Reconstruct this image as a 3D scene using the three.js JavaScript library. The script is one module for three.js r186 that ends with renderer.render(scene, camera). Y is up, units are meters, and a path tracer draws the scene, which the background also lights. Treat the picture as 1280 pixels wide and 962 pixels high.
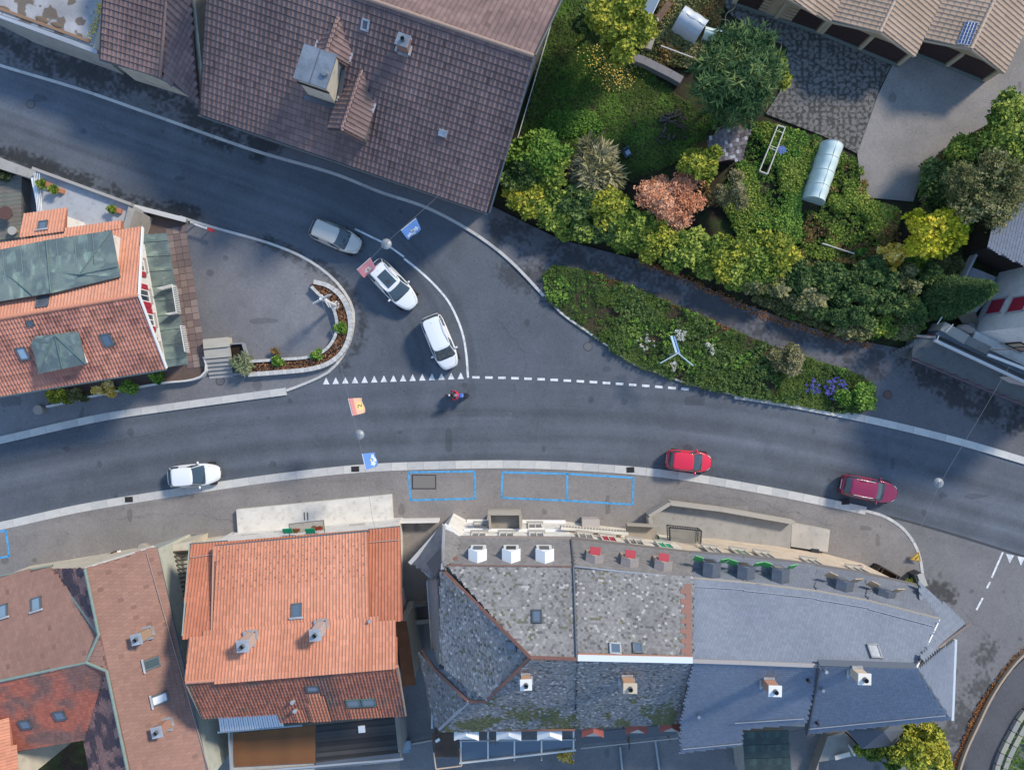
import * as THREE from 'three';
import { mergeGeometries } from 'three/addons/utils/BufferGeometryUtils.js';
import { RoundedBoxGeometry } from 'three/addons/geometries/RoundedBoxGeometry.js';
import { MarchingCubes } from 'three/addons/objects/MarchingCubes.js';

// ---------------------------------------------------------------- camera, sky, sun, exposure
const scene = new THREE.Scene();
const CAM = 56, FPX = 889;                       // flying height in metres, focal length in photo pixels
const camera = new THREE.PerspectiveCamera(2 * Math.atan(481 / FPX) * 180 / Math.PI, 1280 / 962, 0.5, 1500);
camera.position.set(0, CAM, 0); camera.up.set(0, 0, -1); camera.lookAt(0, 0, 0);
scene.add(camera);
const renderer = new THREE.WebGLRenderer({ antialias: true });
renderer.toneMapping = THREE.LinearToneMapping;
renderer.toneMappingExposure = 1.08;
renderer.shadowMap.enabled = true;
const SUN_EL = 35 * Math.PI / 180;
const sunDir = new THREE.Vector3(0.76 * Math.cos(SUN_EL), Math.sin(SUN_EL), -0.65 * Math.cos(SUN_EL)).normalize();
{
  const w = 128, h = 64, d = new Float32Array(w * h * 4);
  for (let j = 0; j < h; j++) for (let i = 0; i < w; i++) {
    const el = (j + 0.5) / h * Math.PI - Math.PI / 2, k = (j * w + i) * 4, t = Math.max(0, Math.sin(el));
    const g = Math.pow(t, 0.55), c = [0.84 - 0.52 * g, 1.02 - 0.4 * g, 1.28 - 0.1 * g];
    for (let q = 0; q < 3; q++) d[k + q] = el < 0 ? 0.25 : c[q] * SKY();
    d[k + 3] = 1;
  }
  function SKY() { return 0.71; }
  const sky = new THREE.DataTexture(d, w, h, THREE.RGBAFormat, THREE.FloatType);
  sky.mapping = THREE.EquirectangularReflectionMapping; sky.magFilter = sky.minFilter = THREE.LinearFilter; sky.needsUpdate = true;
  scene.background = sky; scene.environment = sky;
}
const sun = new THREE.DirectionalLight(new THREE.Color(1, 0.9, 0.76), 3.7);
sun.name = 'sun'; sun.position.copy(sunDir).multiplyScalar(120); sun.castShadow = true; sun.shadow.radius = 16;
sun.shadow.mapSize.set(4096, 4096);
Object.assign(sun.shadow.camera, { left: -60, right: 60, top: 60, bottom: -60, near: 1, far: 300 });
scene.add(sun); scene.add(sun.target);

// ---------------------------------------------------------------- helpers
let seed = 7;
const rnd = () => { seed |= 0; seed = seed + 0x6D2B79F5 | 0; let t = Math.imul(seed ^ seed >>> 15, 1 | seed); t = t + Math.imul(t ^ t >>> 7, 61 | t) ^ t; return ((t ^ t >>> 14) >>> 0) / 4294967296; };
const rr = (a, b) => a + (b - a) * rnd();
const V = (x, y, z) => new THREE.Vector3(x, y, z);
const P = (u, v, h = 0) => V((u - 640) * (CAM - h) / FPX, h, (v - 481) * (CAM - h) / FPX);
const lerp = (a, b, t) => a + (b - a) * t, clamp = (x, a = 0, b = 1) => Math.min(b, Math.max(a, x));
const sst = (a, b, x) => { const t = clamp((x - a) / (b - a)); return t * t * (3 - 2 * t); };
const hash = (x, y) => { let n = Math.imul(x | 0, 374761393) + Math.imul(y | 0, 668265263); n = Math.imul(n ^ n >>> 13, 1274126177); return ((n ^ n >>> 16) >>> 0) / 4294967296; };
const noise = (x, y) => { const i = Math.floor(x), j = Math.floor(y), f = x - i, g = y - j, a = f * f * (3 - 2 * f), b = g * g * (3 - 2 * g); return lerp(lerp(hash(i, j), hash(i + 1, j), a), lerp(hash(i, j + 1), hash(i + 1, j + 1), a), b); };
const fbm = (x, y, o = 4) => { let s = 0, a = 0.5, t = 0; for (let k = 0; k < o; k++) { s += a * noise(x, y); t += a; a /= 2; x = x * 2.03 + 17.1; y = y * 2.03 + 5.3; } return s / t; };
const C = (r, g, b) => new THREE.Color().setRGB(r, g, b);
const used = new Map();
const numbered = (n) => { const k = used.get(n) || 0; used.set(n, k + 1); return k ? n + '_' + String(k).padStart(3, '0') : n; };
const shadowed = (o) => { o.traverse((m) => { if (m.isMesh) { m.castShadow = true; m.receiveShadow = true; } }); return o; };
const things = [];
function thing(name, label, category, group) { const g = new THREE.Group(); g.name = numbered(name); g.userData = { label, category }; if (group) g.userData.group = group; scene.add(g); things.push(g); return g; }
function tag(o, label, category, group, kind) { o.userData.label = label; if (category) o.userData.category = category; if (group) o.userData.group = group; if (kind) o.userData.kind = kind; return o; }
function mesh(parent, name, geo, m) { const o = new THREE.Mesh(geo, m); o.name = parent === scene ? numbered(name) : name; parent.add(o); return o; }
const smp = (a) => new THREE.BufferGeometry().setAttribute('position', new THREE.BufferAttribute(new Float32Array(a), 3));
const newell = (p) => { const n = V(0, 0, 0); p.forEach((a, i) => { const b = p[(i + 1) % p.length]; n.x += (a.y - b.y) * (a.z + b.z); n.y += (a.z - b.z) * (a.x + b.x); n.z += (a.x - b.x) * (a.y + b.y); }); return n.normalize(); };
const dense = (pts, n = 40, closed = false) => new THREE.CatmullRomCurve3(pts.map(([a, b]) => V(a, 0, b)), closed, 'centripetal').getSpacedPoints(n).map((p) => [p.x, p.z]);

// textures
function dtex(w, h, fn, rep = true) {
  const d = new Uint8Array(w * h * 4);
  for (let j = 0; j < h; j++) for (let i = 0; i < w; i++) { const c = fn(i, j), k = (j * w + i) * 4; d[k] = clamp(c[0], 0, 255); d[k + 1] = clamp(c[1], 0, 255); d[k + 2] = clamp(c[2], 0, 255); d[k + 3] = 255; }
  const t = new THREE.DataTexture(d, w, h, THREE.RGBAFormat); t.colorSpace = THREE.SRGBColorSpace; t.magFilter = THREE.LinearFilter; t.minFilter = THREE.LinearMipmapLinearFilter; t.generateMipmaps = true;
  t.wrapS = t.wrapT = rep ? THREE.RepeatWrapping : THREE.ClampToEdgeWrapping; t.needsUpdate = true; return t;
}
// tileable noise in a square of n pixels: cells per side
const tn = (x, y, n, cells) => { const s = cells / n, X = x * s, Y = y * s, i = Math.floor(X), j = Math.floor(Y), f = X - i, g = Y - j, a = f * f * (3 - 2 * f), b = g * g * (3 - 2 * g), q = (p, r) => hash(((p % cells) + cells) % cells + cells * 7, ((r % cells) + cells) % cells); return lerp(lerp(q(i, j), q(i + 1, j), a), lerp(q(i, j + 1), q(i + 1, j + 1), a), b); };
const tf = (x, y, n, c) => (tn(x, y, n, c) + tn(x, y, n, c * 2) / 2 + tn(x, y, n, c * 4) / 4) / 1.75;
const plasterTex = dtex(512, 512, (x, y) => { const v = 232 + 26 * (tf(x, y, 512, 6) - 0.5) + 18 * (tn(x, y, 512, 128) - 0.5) - 16 * sst(0.6, 0.8, tf(x + 90, y, 512, 10)); return [v, v * 0.985, v * 0.96]; });
const woodTex = dtex(256, 256, (x, y) => { const v = 190 + 60 * (tn(x * 0.15, y * 3, 768, 96) - 0.5) + 40 * (tn(x, y, 256, 16) - 0.5); return [v, v * 0.96, v * 0.9]; });
const metalTex = dtex(256, 256, (x, y) => { const v = 205 + 60 * (tf(x, y, 256, 5) - 0.5) + 22 * (tn(x, y, 256, 64) - 0.5); return [v, v, v]; });
const copperTex = dtex(512, 512, (x, y) => { const a = tf(x, y, 512, 5), b = tf(x + 200, y * 0.35, 512, 12), g = sst(0.42, 0.72, a), s = sst(0.5, 0.75, b); return [lerp(92, 112, g) + 26 * s, lerp(106, 126, g) + 30 * s, lerp(106, 120, g) + 22 * s].map((q) => q + 20 * (tn(x, y, 512, 170) - 0.5)); });
const soilTex = dtex(512, 512, (x, y) => { const a = tf(x, y, 512, 8), b = tn(x, y, 512, 128), g = sst(0.45, 0.7, tf(x + 77, y + 31, 512, 6)); return [lerp(72, 70, g) + 50 * (a - 0.5) + 30 * (b - 0.5), lerp(60, 80, g) + 50 * (a - 0.5) + 34 * (b - 0.5), lerp(48, 42, g) + 36 * (a - 0.5) + 22 * (b - 0.5)]; });

const mats = new Map();
function M(r, g, b, rough = 0.85, o = {}) { const k = [r, g, b, rough, JSON.stringify(o, (q, v) => v?.isTexture ? v.uuid : v)].join(); if (!mats.has(k)) mats.set(k, new THREE.MeshStandardMaterial({ color: C(r, g, b), roughness: rough, side: THREE.DoubleSide, ...o })); return mats.get(k); }
const glassM = (r, g, b) => { const k = 'glass' + [r, g, b]; if (!mats.has(k)) mats.set(k, new THREE.MeshPhysicalMaterial({ color: C(r, g, b), roughness: 0.06, metalness: 0, specularIntensity: 1, clearcoat: 1, clearcoatRoughness: 0.03 })); return mats.get(k); };

// flat or sloping slab from a planar outline of 3D points, thickness downwards; uv in metres
function slabGeo(pts, th) {
  let n = newell(pts); if (n.y < 0) n.negate();
  const c = pts.reduce((s, p) => s.add(p), V(0, 0, 0)).divideScalar(pts.length);
  let ex = V(n.z, 0, -n.x); if (ex.length() < 0.02) ex = V(1, 0, 0); ex.normalize();
  const ed = V(0, 0, 0).crossVectors(ex, n).normalize(); if (ed.y > 0) ed.negate();
  const ez = V(0, 0, 0).crossVectors(ex, ed), loc = pts.map((p) => { const q = p.clone().sub(c); return [q.dot(ex), q.dot(ed)]; });
  const g = new THREE.ExtrudeGeometry(new THREE.Shape(loc.map(([a, b]) => new THREE.Vector2(a, b))), { depth: th, bevelEnabled: false, steps: 1 });
  if (ez.dot(n) > 0) g.translate(0, 0, -th);
  g.applyMatrix4(new THREE.Matrix4().makeBasis(ex, ed, ez).setPosition(c));
  return { g, n, c, ex, ed, loc };
}
const slab = (parent, name, pts, th, m) => mesh(parent, name, slabGeo(pts, th).g, m);
// vertical solid from a top outline (any heights) down to y0
function prismGeo(top, y0) {
  const pos = [], uv = [], push = (p, a, b) => { pos.push(p.x, p.y, p.z); uv.push(a, b); };
  const tri = THREE.ShapeUtils.triangulateShape(top.map((p) => new THREE.Vector2(p.x, p.z)), []);
  for (const t of tri) for (const i of t) push(top[i], top[i].x, top[i].z);
  let s = 0;
  top.forEach((a, i) => { const b = top[(i + 1) % top.length], l = Math.hypot(a.x - b.x, a.z - b.z), A = V(a.x, y0, a.z), B = V(b.x, y0, b.z); push(a, s, a.y); push(A, s, y0); push(B, s + l, y0); push(a, s, a.y); push(B, s + l, y0); push(b, s + l, b.y); s += l; });
  const g = smp(pos); g.setAttribute('uv', new THREE.BufferAttribute(new Float32Array(uv), 2)); g.computeVertexNormals(); return g;
}
const prism = (parent, name, top, y0, m) => mesh(parent, name, prismGeo(top, y0), m);
const boxGeos = new Map();
function rbox(w, h, d, r = 0.02) { const k = [w, h, d, r].map((q) => q.toFixed(3)).join(); if (!boxGeos.has(k)) boxGeos.set(k, r > 0 && Math.min(w, h, d) > 2.5 * r ? new RoundedBoxGeometry(w, h, d, 1, r) : new THREE.BoxGeometry(w, h, d)); return boxGeos.get(k); }
function box(parent, name, p, w, h, d, m, ry = 0, r = 0.02) { const o = mesh(parent, name, rbox(w, h, d, r), m); o.position.copy(p); o.rotation.y = ry; return o; }
function tube(parent, name, pts, r, m, seg = 6, n) { return mesh(parent, name, new THREE.TubeGeometry(pts.length === 2 ? new THREE.LineCurve3(pts[0], pts[1]) : new THREE.CatmullRomCurve3(pts, false, 'centripetal'), n || (pts.length === 2 ? 1 : pts.length * 4), r, seg), m); }
function cyl(parent, name, p, r0, r1, h, m, seg = 20) { const o = mesh(parent, name, new THREE.CylinderGeometry(r1, r0, h, seg), m); o.position.set(p.x, p.y + h / 2, p.z); return o; }
const beam = (parent, name, a, b, w, h, m) => { const d = b.clone().sub(a), l = d.length(), o = mesh(parent, name, rbox(+l.toFixed(2), h, w, 0.012), m); o.position.copy(a).add(b).multiplyScalar(0.5); o.quaternion.setFromRotationMatrix(new THREE.Matrix4().makeBasis(d.clone().normalize(), V(0, 0, 0).crossVectors(V(0, 0, 0).crossVectors(d, Math.abs(d.y) > 0.99 * l ? V(1, 0, 0) : V(0, 1, 0)).normalize(), d.clone().normalize()), V(0, 0, 0).crossVectors(d, Math.abs(d.y) > 0.99 * l ? V(1, 0, 0) : V(0, 1, 0)).normalize())); return o; };

// ground sheet from photo-pixel outline; uv in world metres (or the site map)
function sheet(name, px, h, m, label, th = 0.0) {
  const pts = px.map(([u, v]) => P(u, v, h));
  const g = new THREE.ShapeGeometry(new THREE.Shape(pts.map((p) => new THREE.Vector2(p.x, p.z)))), a = g.attributes.position, uv = g.attributes.uv;
  for (let i = 0; i < a.count; i++) { const x = a.getX(i), z = a.getY(i); a.setXYZ(i, x, h, z); if (m.userData.site) uv.setXY(i, (x + 44) / 88, (z + 34) / 68); else uv.setXY(i, x / 6, z / 6); }
  const n = g.attributes.normal; for (let i = 0; i < n.count; i++) n.setXYZ(i, 0, 1, 0);
  if (g.index) { const ix = g.index; for (let i = 0; i < ix.count; i += 3) { const q = ix.getX(i + 1); ix.setX(i + 1, ix.getX(i + 2)); ix.setX(i + 2, q); } }
  let o = g;
  if (th) { const e = prismGeo(pts.map((p) => V(p.x, h - 0.002, p.z)), h - th); o = mergeGeometries([g.toNonIndexed(), e]); }
  const s = mesh(scene, name, o, m); tag(s, label, null, null, 'structure'); return s;
}
// ---------------------------------------------------------------- roofs
const inPoly = (x, y, p) => { let c = false; for (let i = 0, j = p.length - 1; i < p.length; j = i++) if ((p[i][1] > y) !== (p[j][1] > y) && x < (p[j][0] - p[i][0]) * (y - p[i][1]) / (p[j][1] - p[i][1]) + p[i][0]) c = !c; return c; };
const planeOf = (a, b, c) => { const n = newell([a, b, c]); if (n.y < 0) n.negate(); return { n, d: n.dot(a) }; };
const EYE = V(0, CAM, 0);
const hit = (pl, u, v) => { const dir = P(u, v, 0).sub(EYE), t = (pl.d - pl.n.dot(EYE)) / pl.n.dot(dir); return EYE.clone().addScaledVector(dir, t); };
function tileGeo(kind, w, l) {
  const pos = [], q = (a, b, c, d) => pos.push(...a, ...b, ...c, ...a, ...c, ...d);
  if (kind === 'pan') {
    const xs = [-0.5, -0.28, 0.02, 0.16, 0.32, 0.5].map((a) => a * w), hs = [0.012, 0, 0.004, 0.052, 0.056, 0.012], rise = 0.045;
    for (let i = 0; i < 5; i++) { const A = [xs[i], hs[i], -l / 2], B = [xs[i + 1], hs[i + 1], -l / 2], D = [xs[i], hs[i] + rise, l / 2], E = [xs[i + 1], hs[i + 1] + rise, l / 2]; q(A, D, E, B); q(D, [xs[i], -0.01, l / 2], [xs[i + 1], -0.01, l / 2], E); }
  } else {
    const h = kind === 'slate' ? 0.02 : 0.03, x = w * 0.485, A = [-x, 0.004, -l / 2], B = [x, 0.004, -l / 2], D = [-x, h, l / 2], E = [x, h, l / 2], D0 = [-x, -0.01, l / 2], E0 = [x, -0.01, l / 2];
    q(A, D, E, B); q(D, D0, E0, E); q(A, [-x, -0.01, -l / 2], D0, D); q(B, E, E0, [x, -0.01, -l / 2]);
  }
  const g = smp(pos); g.computeVertexNormals(); return g;
}
const tileGeos = new Map();
const dummy = new THREE.Object3D(), m4 = new THREE.Matrix4();
// a roof plane: slab plus real tiles in the outline
function roof(parent, pts, st, name = 'roof_plane') {
  const s = slabGeo(pts, st.th || 0.14), o = mesh(parent, name, s.g, st.base);
  const k = [st.kind, st.w, st.l, st.over].join(); if (!tileGeos.has(k)) tileGeos.set(k, tileGeo(st.kind, st.w, st.l * (st.over || 1.12)));
  const xs = s.loc.map((a) => a[0]), ys = s.loc.map((a) => a[1]), x0 = Math.min(...xs), x1 = Math.max(...xs), y0 = Math.min(...ys), y1 = Math.max(...ys);
  const list = [], ex = V(0, 0, 0).crossVectors(s.n, s.ed).normalize(), sg = ex.dot(s.ex) > 0 ? 1 : -1;
  let r = 0;
  for (let y = y1 - st.l / 2; y > y0; y -= st.l, r++) for (let x = x0 + ((r & 1) ? st.w * (st.stagger || 0) : 0); x < x1 + st.w / 2; x += st.w) if (inPoly(x, y, s.loc)) list.push([x, y, r]);
  const im = new THREE.InstancedMesh(tileGeos.get(k), st.mat, list.length); im.name = 'roof_tiles'; im.userData.kind = 'stuff';
  const jit = st.jit ?? 0.012, q = new THREE.Quaternion().setFromRotationMatrix(m4.makeBasis(ex, s.n, s.ed)), q2 = new THREE.Quaternion(), e = new THREE.Euler(), one = V(1, 1, 1), col = new THREE.Color();
  list.forEach(([x, y, row], i) => {
    const p = s.c.clone().addScaledVector(s.ex, x).addScaledVector(s.ed, y).addScaledVector(s.n, 0.012 + rnd() * jit * 0.6);
    q2.setFromEuler(e.set((rnd() - 0.5) * jit * 3, (rnd() - 0.5) * jit * 3, (rnd() - 0.5) * jit * 2)).premultiply(q);
    im.setMatrixAt(i, new THREE.Matrix4().compose(p, q2, one)); st.color(col, p, x, y, row, Math.round((x * sg - x0) / st.w), (y - y0) / (y1 - y0)); im.setColorAt(i, col);
  });
  o.add(im); o.userData.pl = { n: s.n, d: s.n.dot(s.c), ex: s.ex, ed: s.ed };
  const pl = o.userData.pl; delete o.userData.pl; planes.set(o, pl); return o;
}
const planes = new Map();
// outline given in pixels on the plane through three (u,v,h)
const pxOn = (pl, px) => px.map(([u, v]) => hit(pl, u, v));
const tri3 = (a, b, c) => planeOf(P(...a), P(...b), P(...c));
const roofPx = (parent, abc, px, st, name) => roof(parent, pxOn(tri3(...abc), px), st, name);
// ridge or hip covering: overlapping half-round pieces
function ridge(parent, a, b, r, m, name = 'ridge_cap', piece = 0.42) {
  const d = b.clone().sub(a), n = Math.max(1, Math.round(d.length() / piece)), gs = [];
  for (let i = 0; i < n; i++) { const g = new THREE.CylinderGeometry(r * 0.92, r * (1.02 + 0.05 * rnd()), d.length() / n * 1.06, 8, 1, false); g.applyQuaternion(new THREE.Quaternion().setFromUnitVectors(V(0, 1, 0), d.clone().normalize())); const p = a.clone().lerp(b, (i + 0.5) / n); g.translate(p.x, p.y - r * 0.35 + (rnd() - 0.5) * 0.01, p.z); gs.push(g); }
  return mesh(parent, name, mergeGeometries(gs), m);
}
const mix3 = (c, a, b, t) => c.setRGB(lerp(a[0], b[0], t), lerp(a[1], b[1], t), lerp(a[2], b[2], t));
const vary = (c, k) => { const f = 1 + (rnd() - 0.5) * k; c.r *= f; c.g *= f * (1 + (rnd() - 0.5) * k * 0.15); c.b *= f; return c; };
const tileM = new THREE.MeshStandardMaterial({ color: 0xffffff, roughness: 0.82, side: THREE.DoubleSide });
const slateM = new THREE.MeshStandardMaterial({ color: 0xffffff, roughness: 0.75, side: THREE.DoubleSide });
const STY = {
  barn: { kind: 'pan', w: 0.33, l: 0.43, over: 0.9, mat: tileM, base: M(0.085, 0.055, 0.05), color: (c, p, x, y) => { const n = fbm(p.x * 0.35 + 40, p.z * 0.35), s = noise(x * 0.55, 3.3); mix3(c, [0.17, 0.113, 0.105], [0.275, 0.177, 0.156], clamp((n - 0.3) * 1.4 + 0.35 * sst(0.55, 0.85, s))); vary(c, 0.34); if (rnd() < 0.03) c.multiplyScalar(0.75); } },
  garage: { kind: 'pan', w: 0.36, l: 0.46, mat: tileM, base: M(0.24, 0.17, 0.12), color: (c, p) => { mix3(c, [0.34, 0.235, 0.16], [0.46, 0.33, 0.235], fbm(p.x * 0.6, p.z * 0.6)); vary(c, 0.14); } },
  orange: { kind: 'pan', w: 0.215, l: 0.33, mat: tileM, base: M(0.35, 0.13, 0.07), color: (c, p, x, y, row, col) => { const n = fbm(p.x * 0.3 + 9, p.z * 0.22 + 4), s = noise(x * 0.6 + 31, 1.7); mix3(c, [0.53, 0.225, 0.135], [0.66, 0.32, 0.205], clamp((n - 0.3) * 1.2 + (s - 0.5) * 1.1)); vary(c, 0.2);  } },
  orangeDeep: { kind: 'pan', w: 0.215, l: 0.33, mat: tileM, base: M(0.3, 0.1, 0.06), color: (c, p) => { mix3(c, [0.42, 0.15, 0.085], [0.56, 0.22, 0.125], fbm(p.x * 0.5, p.z * 0.5)); vary(c, 0.18); } },
  redMoss: { kind: 'pan', w: 0.215, l: 0.31, mat: tileM, base: M(0.2, 0.07, 0.05), color: (c, p) => { const n = fbm(p.x * 0.55 + 3, p.z * 0.55 + 8, 5), k = sst(0.42, 0.66, n); mix3(c, [0.33, 0.125, 0.08], [0.17, 0.095, 0.078], k); if (noise(p.x * 1.3, p.z * 1.3) > 0.72) mix3(c, [c.r, c.g, c.b], [0.16, 0.12, 0.09], 0.6); vary(c, 0.45); } },
  leftHouseN: { kind: 'pan', w: 0.225, l: 0.34, mat: tileM, base: M(0.35, 0.13, 0.07), color: (c, p) => { mix3(c, [0.55, 0.24, 0.15], [0.64, 0.32, 0.21], fbm(p.x * 0.5 + 3, p.z * 0.5)); vary(c, 0.15); } },
  leftHouseS: { kind: 'pan', w: 0.23, l: 0.36, mat: tileM, base: M(0.3, 0.1, 0.06), jit: 0.02, color: (c, p, x, y, row, col, t) => { const n = fbm(p.x * 0.6 + 13, p.z * 0.6, 5); mix3(c, [0.56, 0.245, 0.165], [0.43, 0.185, 0.135], sst(0.35, 0.65, n)); if (noise(p.x * 1.6, p.z * 1.6 + 30) > 0.7) c.multiplyScalar(0.72); vary(c, 0.26); } },
  brown: { kind: 'flat', w: 0.24, l: 0.33, stagger: 0.5, mat: tileM, base: M(0.2, 0.09, 0.07), color: (c, p, x, y, row) => { mix3(c, [0.25, 0.135, 0.1], [0.33, 0.185, 0.14], fbm(p.x * 0.4, p.z * 0.4)); vary(c, 0.16); if (rnd() < 0.02) c.multiplyScalar(0.75); } },
  brownRed: { kind: 'flat', w: 0.2, l: 0.26, stagger: 0.5, mat: tileM, base: M(0.2, 0.07, 0.05), color: (c, p, x, y, row, col, t) => { const n = fbm(p.x * 0.7 + 5, p.z * 0.7, 5); mix3(c, [0.4, 0.12, 0.075], [0.2, 0.105, 0.085], sst(0.38, 0.62, n)); vary(c, 0.32); } },
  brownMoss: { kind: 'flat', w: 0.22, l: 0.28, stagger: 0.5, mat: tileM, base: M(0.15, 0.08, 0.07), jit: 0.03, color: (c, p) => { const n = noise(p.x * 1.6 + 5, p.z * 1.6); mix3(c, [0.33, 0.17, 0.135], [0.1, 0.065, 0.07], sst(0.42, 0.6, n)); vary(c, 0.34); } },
  slateA: { kind: 'slate', w: 0.17, l: 0.15, stagger: 0.5, mat: slateM, base: M(0.12, 0.12, 0.13), jit: 0.04, color: (c, p, x, y) => { const n = fbm(p.x * 0.5, p.z * 0.5 + 3), q = rnd(); mix3(c, [0.19, 0.186, 0.184], [0.3, 0.29, 0.282], clamp((n - 0.25) * 1.3 + 0.35 * (noise(y * 3.1, x * 0.25) - 0.5))); vary(c, 0.4); if (q < 0.1) c.multiplyScalar(0.55); if (q > 0.95) c.setRGB(0.4, 0.39, 0.375); if (fbm(p.x * 0.9 + 20, p.z * 0.9 + 1, 3) > 0.66) { if (rnd() < 0.16) c.setRGB(0.13, 0.13, 0.08); } } },
  slateMoss: { kind: 'slate', w: 0.17, l: 0.15, stagger: 0.5, mat: slateM, base: M(0.1, 0.1, 0.1), jit: 0.05, color: (c, p, x, y, row, col, t) => { const q = rnd(), n = fbm(p.x * 0.6 + 11, p.z * 0.6 + 3); mix3(c, [0.17, 0.165, 0.165], [0.28, 0.265, 0.255], rnd()); if (q > 0.93) c.setRGB(0.4, 0.39, 0.375); if (q < 0.08) c.multiplyScalar(0.5); if (sst(0.45, 0.62, fbm(p.x * 0.8 + 50, p.z * 0.8, 3)) * sst(0.35, 0.95, t) > rnd() * 0.9) mix3(c, [0.09, 0.1, 0.035], [0.16, 0.15, 0.07], rnd()); } },
  slateB: { kind: 'slate', w: 0.22, l: 0.2, stagger: 0.5, mat: slateM, base: M(0.1, 0.12, 0.15), jit: 0.01, color: (c, p) => { mix3(c, [0.15, 0.178, 0.23], [0.21, 0.238, 0.29], fbm(p.x * 0.4, p.z * 0.4)); vary(c, 0.16); } },
  slateMans: { kind: 'slate', w: 0.22, l: 0.2, stagger: 0.5, mat: slateM, base: M(0.14, 0.13, 0.13), jit: 0.012, color: (c, p) => { mix3(c, [0.17, 0.16, 0.155], [0.25, 0.235, 0.225], fbm(p.x * 0.7, p.z * 0.7 + p.y)); vary(c, 0.22); } },
  slateMansB: { kind: 'slate', w: 0.22, l: 0.2, stagger: 0.5, mat: slateM, base: M(0.14, 0.15, 0.17), jit: 0.01, color: (c, p) => { mix3(c, [0.15, 0.165, 0.2], [0.21, 0.225, 0.26], fbm(p.x * 0.7, p.z * 0.7 + p.y)); vary(c, 0.16); } },
};
const white = M(0.8, 0.79, 0.76, 0.7), cream = M(0.74, 0.68, 0.56, 0.85, { map: plasterTex }), whiteWall = M(0.86, 0.85, 0.83, 0.85, { map: plasterTex }), greyWall = M(0.5, 0.5, 0.47, 0.9, { map: plasterTex }), concrete = M(0.46, 0.44, 0.41, 0.9, { map: plasterTex });
const concreteDark = M(0.25, 0.245, 0.24, 0.9, { map: plasterTex }), darkM = M(0.025, 0.026, 0.03, 0.6), zinc = M(0.42, 0.45, 0.48, 0.45, { metalness: 0.6, map: metalTex }), zincLight = M(0.7, 0.72, 0.74, 0.4, { metalness: 0.3, map: metalTex }), copper = M(1, 1, 1, 0.75, { map: copperTex }), copperRed = M(0.36, 0.17, 0.12, 0.6, { map: metalTex });
const greenMetal = M(0.34, 0.43, 0.36, 0.6, { map: metalTex }), gutterM = M(0.14, 0.16, 0.17, 0.5, { metalness: 0.4 }), timber = M(0.32, 0.19, 0.1, 0.8, { map: woodTex }), timberDark = M(0.07, 0.055, 0.05, 0.8, { map: woodTex }), timberGrey = M(0.3, 0.27, 0.24, 0.85, { map: woodTex }), redPaint = M(0.38, 0.02, 0.045, 0.55), greenPaint = M(0.015, 0.33, 0.16, 0.5), brick = M(0.42, 0.19, 0.11, 0.85, { map: plasterTex }), lead = M(0.2, 0.22, 0.25, 0.5, { metalness: 0.35, map: metalTex });
const paneM = glassM(0.03, 0.045, 0.06), skyPane = glassM(0.1, 0.14, 0.19);
// roof window lying on a plane at a pixel
function skylight(parent, ro, u, v, w, l, o = {}) {
  const pl = planes.get(ro), p = hit(pl, u, v), q = new THREE.Quaternion().setFromRotationMatrix(m4.makeBasis(V(0, 0, 0).crossVectors(pl.n, pl.ed).normalize(), pl.n, pl.ed));
  const f = mesh(parent, 'skylight', mergeGeometries([[0, -l / 2, w + 0.1, 0.1], [0, l / 2, w + 0.1, 0.1], [-w / 2, 0, 0.1, l], [w / 2, 0, 0.1, l]].map(([x, z, a, b]) => new THREE.BoxGeometry(a, 0.16, b).translate(x, 0.05, z))), o.frame || gutterM);
  f.position.copy(p).addScaledVector(pl.n, 0.03); f.quaternion.copy(q);
  const g = mesh(f, 'pane', rbox(w - 0.08, 0.03, l - 0.08, 0), o.pane || skyPane); g.position.y = 0.08;
  if (o.blind) { const b = mesh(f, 'blind', rbox(w + 0.35, 0.1, 0.14, 0.02), zincLight); b.position.set(0, 0.12, -l / 2 - 0.05); }
  return f;
}
function chimney(parent, ro, u, v, w, d, h, mats_ = {}) {
  const pl = planes.get(ro), p = hit(pl, u, v), ry = Math.atan2(-pl.ex.z, pl.ex.x), e = 0.7;
  w *= 0.86; d *= 0.86; h *= 0.9; const s = box(parent, 'chimney', V(p.x, p.y - e + (h + e) / 2, p.z), w, h + e, d, mats_.stack || brick, ry, 0.02), top = (h + e) / 2;
  const c = box(s, 'cap', V(0, top + 0.05, 0), w + 0.14, 0.1, d + 0.14, mats_.cap || white, 0, 0.02);
  const pot = mesh(c, 'pot', new THREE.CylinderGeometry(0.13, 0.15, 0.22, 14, 1, true), mats_.pot || gutterM); pot.position.y = 0.16;
  const inn = mesh(c, 'flue', new THREE.CylinderGeometry(0.115, 0.115, 0.02, 14), darkM); inn.position.y = 0.07;
  const fl = mesh(s, 'flashing', mergeGeometries([[-w / 2 - 0.09, 0, 0.14, d + 0.3], [w / 2 + 0.09, 0, 0.14, d + 0.3], [0, -d / 2 - 0.09, w, 0.14], [0, d / 2 + 0.09, w, 0.14]].map(([x, z, a, b]) => { const t = -(pl.n.x * (x * Math.cos(ry) + z * Math.sin(ry)) + pl.n.z * (-x * Math.sin(ry) + z * Math.cos(ry))) / pl.n.y; return new THREE.BoxGeometry(a, 0.16, b).translate(x, t, z); })), mats_.flash || zincLight); fl.position.y = -(top - h) + 0.05 - 0.0; fl.position.y = e - (h + e) / 2 + 0.05;
  return s;
}
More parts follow.
